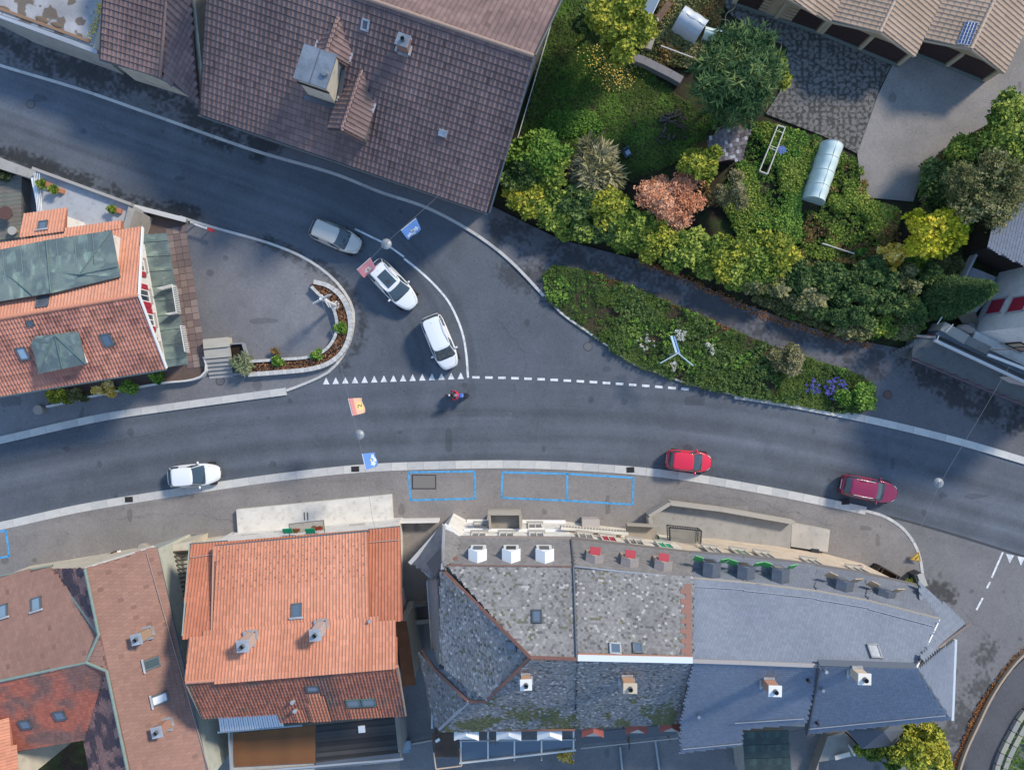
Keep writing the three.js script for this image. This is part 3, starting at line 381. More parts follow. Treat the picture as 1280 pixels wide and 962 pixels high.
{ // flat roofed corner building
  const b = thing('flat_roofed_building', 'small building with weathered pale flat roof and mossy parapet', 'building');
  const T = (u, v, h = 4) => P(u, v, h);
  const roofTex = dtex(512, 512, (x, y) => { const n = tf(x, y, 512, 6), k = sst(0.6, 0.68, tf(x + 130, y + 30, 512, 9)), v = 205 + 60 * (n - 0.5) + 24 * (tn(x, y, 512, 160) - 0.5); return [lerp(v, 120, k * 0.7), lerp(v, 100, k * 0.7), lerp(v * 1.01, 80, k * 0.7)]; }); roofTex.repeat.set(0.15, 0.15);
  prism(b, 'wall', [T(-60, -8), T(0, 22), T(118, 64), T(132, -30), T(-60, -60)], 0, greyWall);
  slab(b, 'flat_roof', [T(-60, -10, 4.1), T(0, 18, 4.1), T(120, 58, 4.1), T(140, -30, 4.1), T(-60, -60, 4.1)], 0.1, M(0.55, 0.54, 0.53, 0.9, { map: roofTex }));
  beam(b, 'parapet', T(143, -14, 4.22), T(122, 62, 4.22), 0.55, 0.35, M(0.5, 0.44, 0.35, 0.9, { map: plasterTex }));
  beam(b, 'gutter', T(-60, -3, 4.0), T(0, 20, 4.0), 0.34, 0.14, zincLight); beam(b, 'gutter', T(0, 20, 4.0), T(122, 65, 4.0), 0.34, 0.14, zincLight);
  beam(b, 'coping', T(0, 11, 4.14), T(112, 52, 4.14), 0.22, 0.1, M(0.32, 0.2, 0.13, 0.9, { map: plasterTex }));
  for (const [u, v, w] of [[52, 25, 1.0], [70, 31, 0.8], [5, 11, 0.9]]) { const p = T(u, v, 4.12), o = mesh(b, 'moss_patch', new THREE.SphereGeometry(w / 2, 10, 6), M(0.16, 0.11, 0.07)); o.scale.set(1, 0.12, 0.45); o.position.copy(p); o.rotation.y = -0.35; }
}
{ // garages
  const D = V(3.6, 0, -7.6), units = [[[810, -45], [871, -33], [914, -3]], [[925, -7], [986, 4], [1030, 34]], [[1039.5, 27], [1100, 40], [1144, 70]], [[1155, 50], [1214, 61], [1256, 91]]];
  units[1] = [[925, -12], [984, -2.5], [1039, 27]];
  units.forEach(([l, p, r], i) => {
    if (!i) return;
    const b = thing('garage', ['', 'double garage with beige gabled roof at the row\'s far end, beyond the dark yard', 'double garage with beige gabled roof in the middle of the row', 'double garage with beige gabled roof carrying the solar panel'][i], 'garage', 'row of garages');
    const L = P(...l, 2.6), K = P(...p, 3.7), R = P(...r, 2.6);
    roof(b, [L, K, K.clone().add(D), L.clone().add(D)], STY.garage); roof(b, [K, R, R.clone().add(D), K.clone().add(D)], STY.garage);
    ridge(b, K.clone().add(V(0, 0.06, 0)), K.clone().add(D).add(V(0, 0.06, 0)), 0.13, M(0.5, 0.37, 0.27));
    const bk = D.clone().normalize().multiplyScalar(0.55), l0 = L.clone().add(bk), k0 = K.clone().add(bk), r0 = R.clone().add(bk), dn = (q, y = -0.2) => q.clone().add(V(0, y, 0));
    prism(b, 'wall', [dn(l0), dn(k0), dn(r0), dn(r0).add(D), dn(k0).add(D), dn(l0).add(D)], 0, M(0.62, 0.5, 0.33, 0.9, { map: plasterTex }));
    beam(b, 'verge_board', dn(L, -0.12), dn(K, -0.12), 0.06, 0.2, M(0.6, 0.47, 0.33)); beam(b, 'verge_board', dn(K, -0.12), dn(R, -0.12), 0.06, 0.2, M(0.6, 0.47, 0.33));
    const w = r0.clone().sub(l0).setY(0), ry = Math.atan2(-w.z, w.x), nf = V(-w.z, 0, w.x).normalize().multiplyScalar(1), ff = nf.z > 0 ? nf : nf.negate();
    for (const t of [0.26, 0.74]) { const q = l0.clone().lerp(r0, t).setY(1.08).addScaledVector(ff, 0.02), g = box(b, 'garage_door', q, w.length() * 0.42, 2.1, 0.08, M(0.055, 0.03, 0.026, 0.6), ry, 0.01); for (let s = 0; s < 5; s++) { const z = mesh(g, 'door_rib', rbox(w.length() * 0.42, 0.04, 0.03, 0), M(0.075, 0.042, 0.036)); z.position.set(0, -0.8 + s * 0.4, 0.045); } }
    for (const t of [0.0, 0.5, 1.0]) { const q = l0.clone().lerp(r0, t * 0.96 + 0.02).setY(1.1).addScaledVector(ff, 0.09); box(b, 'pillar', q, 0.28, 2.2, 0.24, M(0.66, 0.55, 0.38, 0.9, { map: plasterTex }), ry); }
    box(b, 'plinth', l0.clone().lerp(r0, 0.5).setY(0.12).addScaledVector(ff, 0.12), w.length(), 0.24, 0.2, M(0.2, 0.24, 0.22, 0.9, { map: plasterTex }), ry);
    if (i === 3) { const s = thing('solar_panel', 'blue solar panel on the beige garage roof', 'solar panel'), pl = planeOf(L, K, K.clone().add(D)), c = [[1206, 27], [1222, 29], [1211, 58], [1195, 55.5]].map(([u, v]) => hit(pl, u, v).add(V(0, 0.16, 0))); slab(s, 'frame', c, 0.05, zincLight); const m = c[0].clone().add(c[2]).multiplyScalar(0.5), cc = c.map((q) => q.clone().lerp(m, 0.07).add(V(0, 0.012, 0))); slab(s, 'panel', cc, 0.02, glassM(0.03, 0.06, 0.16));
      for (let k = 1; k < 6; k++) beam(s, 'grid_line', cc[0].clone().lerp(cc[3], k / 6).add(V(0, 0.008, 0)), cc[1].clone().lerp(cc[2], k / 6).add(V(0, 0.008, 0)), 0.02, 0.008, zincLight); for (let k = 1; k < 4; k++) beam(s, 'grid_line', cc[0].clone().lerp(cc[1], k / 4).add(V(0, 0.008, 0)), cc[3].clone().lerp(cc[2], k / 4).add(V(0, 0.008, 0)), 0.02, 0.008, zincLight); }
  });
}
{ // left house with orange roof
  const b = thing('orange_roofed_house', 'white gabled house with orange tiles, green copper dormers and crimson shutters', 'house');
  const hr = 8.5, he = 6, rid = [P(-60, 408, hr), P(172.5, 369, hr)], lowE = [P(-60, 504, he), P(207, 460, he)], upE = [P(-60, 312, he), P(177, 284, he)];
  const south = roof(b, [lowE[0], lowE[1], rid[1], rid[0]], STY.leftHouseS), north = roof(b, [rid[0], rid[1], upE[1], upE[0]], STY.leftHouseN);
  ridge(b, rid[0].clone().add(V(0, 0.07, 0)), rid[1].clone().add(V(0, 0.07, 0)), 0.15, M(0.6, 0.25, 0.15));
  tube(b, 'gutter', [lowE[0].clone().add(V(0, -0.08, 0.08)), lowE[1].clone().add(V(0, -0.08, 0.08))], 0.08, greenMetal);
  for (const [p, q] of [[lowE[1], rid[1]], [rid[1], upE[1]]]) beam(b, 'verge_board', p.clone().add(V(0.06, 0, 0)), q.clone().add(V(0.06, 0, 0)), 0.09, 0.24, white);
  // walls
  const wa = V(-27.25, 0, -10.4), wb = V(-25.7, 0, -1.75), wm = wa.clone().lerp(wb, 0.5), west = V(-14, 0, 2.35), top = (p, y) => p.clone().setY(y);
  prism(b, 'wall', [top(wa, 5.95), top(wm, 8.2), top(wm, 8.2).add(west), top(wa, 5.95).add(west)], 0, whiteWall); prism(b, 'wall', [top(wm, 8.2), top(wb, 5.85), top(wb, 5.85).add(west), top(wm, 8.2).add(west)], 0, whiteWall);
  const gd = wb.clone().sub(wa).normalize(), gry = Math.atan2(gd.z * -1, gd.x) + Math.PI, gn = V(gd.z, 0, -gd.x); if (gn.x < 0) gn.negate();
  const onG = (t, y) => wa.clone().lerp(wb, t).setY(y).addScaledVector(gn, 0.02), gr = Math.atan2(gn.x, gn.z);
  for (const [t, y, h] of [[0.2, 4.75, 1.3], [0.46, 4.85, 1.4], [0.66, 4.8, 1.4], [0.9, 4.6, 1.1]]) win(b, onG(t, y), gr, 0.85, h, { shutter: redPaint });
  // upper projections (tiled), with roof light
  const upPl = planes.get(north);
  const proj = roof(b, pxOn(upPl, [[26, 296], [29, 269.5], [83, 260.5], [82, 287]]).map((p) => p.clone().add(V(0, 0.03, 0))), STY.leftHouseN, 'porch_roof'); roof(b, pxOn(upPl, [[82, 286], [153, 276], [153, 287], [82, 300]]).map((p) => p.clone().add(V(0, 0.02, 0))), STY.leftHouseN, 'porch_roof');
  prism(b, 'porch_wall', pxOn(upPl, [[33, 292], [36, 276], [78, 268], [78, 290]]).map((p) => p.clone().add(V(0, -0.25, 0))), 0, whiteWall);
  skylight(b, proj, 54, 282.5, 0.55, 0.7, { frame: gutterM, blind: true });
  // copper dormers
  const cp = (pts, th = 0.1) => slab(b, 'copper_roof', pts, th, copper);
  const e = [P(-60, 324, 8.0), P(139, 287.5, 8.0), P(151, 346, 8.25), P(60, 367, 8.4), P(42, 370, 8.75), P(-60, 385, 8.9)];
  const mid = P(57, 300, 8.25), q1 = P(100, 342, 8.7);
  cp([P(-60, 324, 7.9), P(57, 300, 7.9), P(63, 366, 8.55), P(-60, 386, 8.55)]);
  cp([P(57, 300, 7.9), P(139, 287.5, 7.9), P(98, 343, 8.35), P(60, 340, 8.3)]); cp([P(139, 287.5, 7.9), P(150, 346, 7.95), P(98, 343, 8.35)]); cp([P(150, 346, 7.95), P(63, 366, 8.5), P(60, 340, 8.3), P(98, 343, 8.35)]);
  for (const [p, q] of [[P(139, 287.5, 7.95), P(98, 343, 8.42)], [P(98, 343, 8.42), P(148, 331, 8.1)], [P(57, 300, 7.98), P(63, 366, 8.62)], [P(0, 336, 8.1), P(40, 368, 8.66)]]) beam(b, 'standing_seam', p, q, 0.06, 0.06, M(0.13, 0.2, 0.19, 0.6));
  for (let i = 0; i < 7; i++) { const u = -20 + i * 22.5; beam(b, 'standing_seam', P(u, 317 - i * 4.3 + 1, 7.97), P(u + 3, 350 - i * 3.5, 8.28), 0.035, 0.04, M(0.17, 0.24, 0.22, 0.6)); }
  prism(b, 'dormer_wall', [P(-60, 330, 7.75), P(137, 292, 7.75), P(146, 343, 7.75), P(-60, 384, 7.75)], 5.8, whiteWall);
  const ap = P(67, 417, 8.35); // small south dormer, pyramid of copper
  const c1 = P(38, 427, 7.9), c2 = P(98, 417, 7.9), c3 = P(107, 455, 7.35), c4 = P(48, 467, 7.35), a2 = P(68, 418, 8.1);
  cp([c1, a2, P(60, 428, 7.98)]); cp([c4, c1, a2]); cp([a2, c2, c3]); cp([a2, c3, c4]); cp([c1, P(45, 420, 7.92), P(95, 414, 7.92), c2]);
  for (const q of [c3, c4, P(78, 461, 7.38)]) beam(b, 'standing_seam', a2.clone().add(V(0, 0.04, 0)), q.clone().add(V(0, 0.04, 0)), 0.05, 0.05, M(0.13, 0.2, 0.19, 0.6));
  prism(b, 'dormer_wall', [P(43, 430, 7.6), P(97, 421, 7.6), P(104, 453, 7.25), P(51, 463, 7.25)], 5.9, whiteWall);
  skylight(b, south, 134, 424, 0.62, 0.85, {}); skylight(b, south, 29, 441, 0.6, 0.85, { pane: glassM(0.3, 0.4, 0.5) }); skylight(b, south, 38, 403.5, 0.32, 0.3, {}); skylight(b, north, 54, 378, 0.75, 0.75, { pane: lead });
  // veranda
  const vr = slab(b, 'veranda_roof', [P(178, 293, 3.3), P(208, 291, 3.2), P(234.5, 455, 3.2), P(207, 459, 3.3)], 0.1, copper);
  for (const t of [0.02, 0.25, 0.5, 0.75, 0.98]) { const p = P(lerp(186, 210, t), lerp(296, 455, t), 3.1); cyl(b, 'veranda_post', V(p.x, 0.2, p.z), 0.05, 0.05, 2.92, gutterM, 8); }
  for (let i = 0; i < 9; i++) { const t = (i + 0.5) / 9; beam(vr, 'standing_seam', P(lerp(178, 207, t), lerp(293, 459, t), 3.34), P(lerp(208, 234.5, t), lerp(291, 455, t), 3.24), 0.03, 0.04, M(0.2, 0.26, 0.25, 0.6)); }
  // white railing posts on the veranda edge
  const rail = tag(thing('balcony_railing', 'white balcony railing on the grey green veranda roof', 'railing'), 'white balcony railing on the grey green veranda roof', 'railing');
  for (const [a, c] of [[[214.5, 355.5], [220, 390]], [[225, 407], [230.5, 439]], [[196, 360], [214.5, 355.5]], [[206, 392], [220, 390]]]) { const A = P(...a, 4.1), Bq = P(...c, 4.1), n = Math.round(A.distanceTo(Bq) / 0.14); beam(rail, 'handrail', A, Bq, 0.05, 0.04, white); for (let i = 0; i <= n; i++) { const p = A.clone().lerp(Bq, i / n); box(rail, 'baluster', V(p.x, 3.72, p.z), 0.05, 0.76, 0.05, white, 0, 0); } }
  // blue grey terrace beside the road
  const te = thing('terrace', 'pale blue grey roof terrace with parapet beside the upper road', 'terrace');
  prism(te, 'slab', [P(44, 212, 2.6), P(164, 256, 2.6), P(156, 285, 2.6), P(90, 296, 2.6), P(50, 268, 2.6)], 0, M(0.5, 0.53, 0.58, 0.85, { map: plasterTex }));
  beam(te, 'parapet', P(42, 211, 2.75), P(165, 256, 2.75), 0.22, 0.5, concrete); prism(te, 'end_wall', [P(160, 258, 2.9), P(168, 262, 2.9), P(160, 287, 2.9), P(153, 285, 2.9)], 0, concrete);
  beam(te, 'threshold', P(41, 222, 2.7), P(50, 266, 2.7), 0.3, 0.12, white);
  for (let i = 0; i < 4; i++) beam(te, 'rail', P(42 + i * 2.2, 216, 2.9), P(46 + i * 2, 264, 2.9), 0.04, 0.04, white);
  // deck to the west
  const dk = thing('garden_deck', 'weathered grey board deck beside the orange roofed house', 'deck');
  for (let i = 0; i < 15; i++) beam(dk, 'board', P(-30, 226 + i * 5.4, 1.2), P(27 - i * 0.1, 221 + i * 5.2, 1.2), 0.31, 0.06, M(0.34 + 0.04 * rnd(), 0.35 + 0.03 * rnd(), 0.35, 0.85, { map: woodTex }));
  prism(dk, 'base', [P(-40, 225, 1.12), P(27, 222, 1.12), P(27, 298, 1.12), P(-40, 308, 1.12)], 0, concreteDark);
  const tb = thing('round_table', 'round brown table on the grey deck', 'table'); { const p = P(6, 266, 2.0); cyl(tb, 'tabletop', V(p.x, 1.95, p.z), 0.52, 0.52, 0.05, M(0.12, 0.055, 0.04, 0.6), 32); cyl(tb, 'leg', V(p.x, 1.2, p.z), 0.05, 0.05, 0.75, darkM); }
  const st = thing('round_stool', 'pale round stool on the grey deck', 'stool'); { const p = P(14, 288, 1.7); cyl(st, 'seat', V(p.x, 1.62, p.z), 0.33, 0.33, 0.06, M(0.42, 0.4, 0.36), 28); cyl(st, 'base', V(p.x, 1.2, p.z), 0.22, 0.26, 0.42, M(0.3, 0.28, 0.25)); }
  const rw = thing('retaining_wall', 'stained concrete retaining wall beside the upper road and deck', 'wall'); prism(rw, 'wall', [P(-60, 176, 2.2), P(0, 197, 2.2), P(45, 214, 2.2), P(42, 224, 2.2), P(0, 211, 2.2), P(-60, 190, 2.2)], 0, concrete);
  const lw = thing('low_wall', 'low stone wall leading from the terrace to the forecourt', 'wall'); beam(lw, 'wall', P(166, 258, 0.4), P(232, 275, 0.4), 0.3, 0.8, concrete); beam(lw, 'coping', P(166, 258, 0.84), P(232, 275, 0.84), 0.36, 0.08, M(0.55, 0.54, 0.52, 0.85));
}
{ // bottom left: brown tiled house with two wings
  const b = thing('brown_tiled_house', 'brown tiled house with crossing wings and pale green ridge caps', 'house');
  const r = 9, e = 6.5, pr = (u, v) => P(u, v, r), pe = (u, v) => P(u, v, e);
  const apex = pr(107, 711), j1 = pr(124, 793), j2 = pr(108, 827), j3 = pr(134, 838), end = pr(166, 990), lw = pr(-40, 859);
  const east = roof(b, [pe(193, 684), pe(262, 985), end, j3, j1, apex], STY.brown), upL = roof(b, [pe(-40, 729), lw, j2, j1, pe(65, 709)], STY.brown), west1 = roof(b, [apex, j1, pe(66, 711)], { ...STY.brown, color: STY.brownMoss.color }), tipRoof = roof(b, [j1, j2, j3], STY.brown), lowL = roof(b, [lw, pe(-40, 952), pe(28, 938), pe(106, 921), j3, j2], STY.brownRed), west2 = roof(b, [j3, end, pe(117, 995), pe(106, 921)], STY.brownMoss);  // upper west triangle: its shade is put into darker, moss-toned tile colours
  for (const [p, q] of [[apex, j1], [j1, j2], [j2, lw], [j2, j3], [j3, end]]) ridge(b, p.clone().add(V(0, 0.14, 0)), q.clone().add(V(0, 0.13, 0)), 0.11, greenMetal, 'ridge_cap', 1.2);
  beam(b, 'valley', pe(66, 711).add(V(0, 0.05, 0)), j1.clone().add(V(0, 0.03, 0)), 0.22, 0.05, greenMetal);
  tube(b, 'gutter', [pe(107, 711).setY(6.6), pe(193, 684)].map((p) => p.add(V(0, -0.02, -0.06))), 0.11, M(0.6, 0.57, 0.52, 0.6)); tube(b, 'gutter', [pe(-40, 729), pe(65, 708)].map((p) => p.add(V(0, -0.04, -0.06))), 0.08, greenMetal); tube(b, 'gutter', [pe(193, 684), pe(262, 985)].map((p) => p.add(V(0.07, -0.06, 0))), 0.08, gutterM); beam(b, 'eave_fascia', pe(68, 712), pe(105, 712), 0.16, 0.16, M(0.1, 0.17, 0.26, 0.5));
  const dn = (p, x = 0, z = 0) => p.clone().add(V(x, -0.22, z));
  prism(b, 'wall', [dn(apex, 0, 0.4), dn(pe(193, 684), -0.45, 0.4), dn(pe(262, 985), -0.45), dn(end)], 0, M(0.55, 0.58, 0.52, 0.9, { map: plasterTex })); prism(b, 'wall', [dn(pe(-40, 729), 0, 0.4), dn(pe(66, 711), 0.2, 0.4), dn(apex, 0, 0.4), dn(j3), dn(j2), dn(lw)], 0, cream); prism(b, 'wall', [dn(lw), dn(j2), dn(j3), dn(pe(106, 921), 0.5, -0.5), dn(pe(28, 938), 0, -0.5), dn(pe(-40, 952), 0, -0.5)], 0, cream); prism(b, 'wall', [dn(j3), dn(pe(106, 921), 0.5), dn(pe(117, 995), 0.5), dn(end)], 0, cream);
  skylight(b, upL, 46, 755, 0.62, 0.85, { blind: true, pane: glassM(0.2, 0.28, 0.34) }); skylight(b, upL, 4, 764, 0.62, 0.85, { blind: true, pane: glassM(0.2, 0.28, 0.34) });
  skylight(b, lowL, 75, 893, 0.68, 0.7, { frame: lead }); skylight(b, lowL, 32, 904, 0.68, 0.7, { frame: lead });
  const s1 = skylight(b, east, 189, 828.5, 0.62, 0.95, { blind: true, pane: glassM(0.06, 0.08, 0.07) }), s2 = skylight(b, east, 199, 873, 0.62, 0.95, { blind: true, pane: M(0.8, 0.8, 0.78, 0.5) });
  chimney(b, east, 182, 791, 0.7, 0.7, 1.3, { stack: M(0.4, 0.27, 0.18, 0.9), cap: zincLight }); chimney(b, east, 206, 905, 0.7, 0.7, 1.2, { stack: M(0.4, 0.22, 0.16, 0.9), cap: zincLight });
  for (const [u0, v0, u1, v1] of [[184, 690, 262, 962]]) beam(b, 'snow_guard', hit(planes.get(east), u0, v0).add(V(0, 0.14, 0)), hit(planes.get(east), u1, v1).add(V(0, 0.14, 0)), 0.05, 0.05, M(0.4, 0.3, 0.26));
  // courtyard floor and neighbour
  const cy = thing('courtyard_canopy', 'slate blue canopy roof in the small brown courtyard', 'canopy'); slab(cy, 'canopy_roof', [P(12, 938, 3), P(52, 930, 3), P(24, 975, 3), P(14, 975, 3)], 0.1, lead); for (const [u, v] of [[14, 943], [44, 934], [20, 970]]) { const p = P(u, v, 2.9); cyl(cy, 'post', V(p.x, 0, p.z), 0.06, 0.06, 2.9, timberDark, 8); }
  sheet('courtyard', [[20, 928], [130, 905], [140, 1000], [20, 1000]], 0.13, M(0.9, 0.72, 0.42, 0.95, { map: soilTex }), 'brown gravel courtyard behind the brown tiled house');
  const nb = thing('corner_house', 'corner house with pale orange tiles at the brown courtyard', 'house'); roof(nb, [P(-40, 897, 8.2), P(4, 903, 8.2), P(16, 990, 8.2), P(-40, 990, 8.2)].map((p, i) => p.clone().setY(i < 1 || i > 2 ? 9.4 : 7.6)), STY.orange); prism(nb, 'wall', [P(-40, 900, 7.6), P(2, 906, 7.2), P(12, 990, 7.2), P(-40, 990, 7.6)], 0, cream);
}
{ // bottom orange house
  const b = thing('orange_tiled_house', 'house with large orange tiled roof and green shutters beside the slate row', 'house');
  const abc = [[237, 681, 6.5], [500, 659, 6.5], [232, 853, 10.5]], pl = tri3(...abc), H_ = (u, v, dy = 0) => hit(pl, u, v).add(V(0, dy, 0));
  const base = roof(b, [[237, 681], [500, 659], [503, 775], [494, 777], [497, 833], [232, 853], [237, 798], [228, 795]].map(([u, v]) => H_(u, v)), STY.orangeDeep);
  const pUp = planeOf(P(269, 683, 7.3), P(460, 665, 7.3), P(284, 789, 9.25)), up = roof(b, pxOn(pUp, [[269, 684], [460, 665], [463, 772], [266, 788]]), STY.orange, 'shed_dormer_roof');
  const mid = roof(b, [[238, 799], [266, 787], [463, 771], [494, 777], [497, 833], [232, 853]].map(([u, v]) => H_(u, v, 0.12)), STY.orange, 'upper_roof');
  prism(b, 'dormer_wall', pxOn(pUp, [[271, 688], [458, 670], [461, 770], [269, 784]]).map((p) => p.add(V(0, -0.2, 0))), 6.3, whiteWall);
  const low = roof(b, [P(232, 853, 10.5), P(497, 833, 10.5), P(507, 893, 8), P(350, 904, 8), P(347, 889, 8.35), P(252, 895, 8.35)], STY.redMoss); const ab = planes.get(low);
  const fresh = { ...STY.orangeDeep }; for (const q of [[[384, 868], [402, 867], [416, 899], [388, 900]], [[435, 884], [472, 883], [478, 893.5], [436, 896.5]], [[367, 886], [377, 886], [381, 900], [369, 901]]]) roof(b, pxOn(ab, q).map((p) => p.add(V(0, 0.05, 0))), { ...fresh, th: 0.03 }, 'new_tile_patch');
  ridge(b, P(232, 853, 10.6), P(497, 833, 10.6), 0.13, M(0.55, 0.24, 0.15));
  for (const [p, q] of [[P(232, 853, 10.45), P(252, 895, 8.3)], [P(497, 833, 10.45), P(507, 893, 7.95)]]) beam(b, 'verge_board', p, q, 0.08, 0.22, M(0.3, 0.26, 0.2)); beam(b, 'verge_board', pxOn(pUp, [[267, 684]])[0], pxOn(pUp, [[264.5, 788]])[0], 0.08, 0.16, M(0.5, 0.3, 0.22)); beam(b, 'verge_board', H_(237, 681), H_(228, 795), 0.08, 0.18, M(0.3, 0.35, 0.3));
  tube(b, 'gutter', [P(268, 682.5, 7.25), P(461, 663.5, 7.25)], 0.08, gutterM); tube(b, 'gutter', [P(237, 680, 6.45), P(284, 676, 6.45)], 0.07, gutterM); tube(b, 'gutter', [P(460, 662, 6.45), P(500, 658, 6.45)], 0.07, gutterM);
  for (const [u0, v0, u1, v1] of [[239, 696, 268, 692], [462, 677, 499, 674]]) beam(b, 'snow_guard', H_(u0, v0, 0.14), H_(u1, v1, 0.14), 0.05, 0.06, M(0.5, 0.35, 0.28));
  prism(b, 'wall', [P(246, 688, 6.3), P(486, 667, 6.3), P(487, 833, 6.3), P(490, 884, 6.3), P(262, 888, 6.3), P(244, 800, 6.3)], 0, whiteWall); prism(b, 'wall', [P(246, 800, 8.6), P(246, 852, 10.2), P(482, 832, 10.2), P(480, 780, 8.6)], 0, whiteWall); prism(b, 'wall', [P(246, 852, 10.2), P(482, 832, 10.2), P(490, 886, 7.8), P(264, 888, 8.0)], 0, whiteWall);
  const fa = P(269, 690, 6.3), fb = P(460, 672, 6.3), fr = Math.atan2(-(fb.x - fa.x) * 0 - (fb.z - fa.z), fb.x - fa.x) + Math.PI;
  for (const [t, y] of [[0.07, 5.6], [0.3, 5.6], [0.62, 5.6], [0.84, 5.6], [0.07, 2.6], [0.3, 2.6], [0.84, 2.6]]) { const p = fa.clone().lerp(fb, t).setY(y); p.z -= 0.06; win(b, p, fr, 0.9, 1.3, { shutter: greenPaint }); }
  for (const u of [361, 389]) { const p = P(u, 664, 5.7); const aw = box(b, 'awning', V(p.x, 6.0, p.z - 0.1), 0.7, 0.06, 0.42, greenPaint, 0.1); aw.rotation.x = 0.5; }
  skylight(b, up, 371, 763, 0.6, 0.85, { blind: true }); skylight(b, low, 391, 859, 0.75, 0.55, { frame: lead }); skylight(b, low, 442, 877, 0.85, 0.7, { frame: M(0.1, 0.16, 0.15) }); skylight(b, low, 461, 876, 0.85, 0.7, { frame: M(0.1, 0.16, 0.15) });
  chimney(b, mid, 314, 797, 0.75, 0.75, 1.6, { stack: M(0.5, 0.38, 0.32, 0.9), cap: zincLight }); chimney(b, mid, 402, 783, 0.7, 0.75, 1.7, { stack: M(0.5, 0.4, 0.36, 0.9), cap: zincLight });
  for (const [u, v] of [[367, 875], [370, 886]]) { const p = hit(ab, u, v), o = cyl(b, 'roof_vent', p, 0.16, 0.13, 0.4, zincLight, 14); } { const p = H_(463, 774); cyl(b, 'roof_vent', p, 0.1, 0.1, 0.5, zincLight, 12); }
  { const hooks = []; const g = rbox(0.03, 0.04, 0.06, 0); for (const [ro, px, py, y0] of [[up, 191, 105, 0]]) for (let j = 0; j < 8; j++) for (let i = 0; i < 16; i++) { const q = hit(pUp, 274 + (i + (j & 1) * 0.5) * 11.6 + rr(-1, 1), 689 + j * 6.4 - i * 1.05 + rr(-1, 1)).add(V(0, 0.1, 0)); hooks.push(q); } const im = new THREE.InstancedMesh(g, M(0.14, 0.07, 0.05), hooks.length); im.name = 'snow_hooks'; im.userData.kind = 'stuff'; hooks.forEach((q, i) => im.setMatrixAt(i, new THREE.Matrix4().makeTranslation(q.x, q.y, q.z))); up.add(im); }
  // rear: corrugated lean-to, brown flat roof, dark board deck
  const lt = thing('corrugated_lean_to', 'white corrugated metal roof behind the orange tiled house', 'roof'); { const a = P(272, 893, 6.6), c = P(350, 889, 6.6), d = P(355, 907, 6.2), f = P(275, 914, 6.2), n = 26; for (let i = 0; i < n; i++) beam(lt, 'corrugation', a.clone().lerp(c, (i + 0.5) / n), f.clone().lerp(d, (i + 0.5) / n), 0.14, 0.06 + 0.04 * (i & 1), M(0.62, 0.65, 0.68, 0.45, { metalness: 0.3 })); tube(lt, 'gutter', [P(272, 915, 6.15), P(378, 906, 6.15)], 0.08, M(0.3, 0.36, 0.4, 0.4, { metalness: 0.5 })); prism(lt, 'wall', [P(276, 897, 6.4), P(348, 893, 6.4), P(350, 903, 6.1), P(279, 909, 6.1)], 0, greyWall); }
  const ex = thing('rear_extension', 'flat roofed rear extension, half brown boards and half blackened boards', 'extension'); prism(ex, 'wall', [P(288, 916, 3.9), P(494, 896, 3.9), P(500, 951, 3.9), P(290, 972, 3.9)], 0, greyWall);
  for (let i = 0; i < 17; i++) { const t = (i + 0.5) / 17; beam(ex, 'brown_board', P(lerp(291, 293, t), lerp(917, 958, t), 4.0), P(394, lerp(906, 953, t), 4.0), 0.18, 0.05, M(0.33 + 0.05 * rnd(), 0.15 + 0.02 * rnd(), 0.06, 0.8, { map: woodTex })); }
  for (let i = 0; i < 20; i++) { const t = (i + 0.5) / 20, q = 0.03 + 0.09 * rnd(); beam(ex, 'dark_board', P(395, lerp(906, 953, t), 4.0), P(lerp(493, 498, t), lerp(896, 943, t), 4.0), 0.155, 0.05, M(q, q * 0.98, q * 1.05, 0.75, { map: woodTex })); }
  beam(ex, 'edge_trim', P(290, 966, 4.05), P(504, 948, 4.05), 0.14, 0.14, zincLight); beam(ex, 'edge_trim', P(286, 914, 4.05), P(289, 968, 4.05), 0.14, 0.14, zincLight); beam(ex, 'edge_trim', P(395, 957, 4.02), P(500, 944.5, 4.02), 0.5, 0.1, lead); box(ex, 'roof_hatch', P(452, 911, 4.12), 0.5, 0.12, 0.5, white, 0.1);
  const ls = thing('side_shed', 'narrow rust brown lean-to roof in the alley beside the orange tiled house', 'shed'); slab(ls, 'shed_roof', [P(495, 778, 6), P(508, 776, 5.6), P(520, 856, 5.6), P(503, 858, 6)], 0.1, M(0.3, 0.12, 0.05, 0.8, { map: metalTex })); prism(ls, 'wall', [P(497, 781, 5.7), P(506, 779, 5.4), P(517, 853, 5.4), P(504, 855, 5.7)], 0, greyWall);
  // slatted pergola in the left gap and white side wall
  const pg = thing('slatted_canopy', 'brown slatted canopy in the gap between the brown and orange houses', 'canopy'); for (let i = 0; i < 15; i++) { const t = i / 14; beam(pg, 'slat', P(lerp(211, 229, t), lerp(690, 768, t), 3.2), P(lerp(238, 236, t), lerp(688, 764, t), 3.2), 0.1, 0.09, M(0.16, 0.11, 0.08, 0.8, { map: woodTex })); } for (const [p, q] of [[[211, 688], [229, 770]], [[238, 686], [236, 766]]]) beam(pg, 'rail', P(...p, 3.1), P(...q, 3.1), 0.1, 0.12, timberDark);
  for (const [u, v] of [[212, 691], [228, 766], [237, 691], [235, 764]]) { const q = P(u, v, 3); cyl(pg, 'post', V(q.x, 0, q.z), 0.05, 0.05, 3, timberDark, 8); }
  const sw = thing('side_wall', 'pale rendered wall closing the gap beside the brown tiled house', 'wall'); prism(sw, 'wall', [P(196, 685, 3), P(239, 676, 3), P(238, 688, 3), P(209, 691, 3), P(222, 745, 3), P(214, 748, 3)], 0, cream);
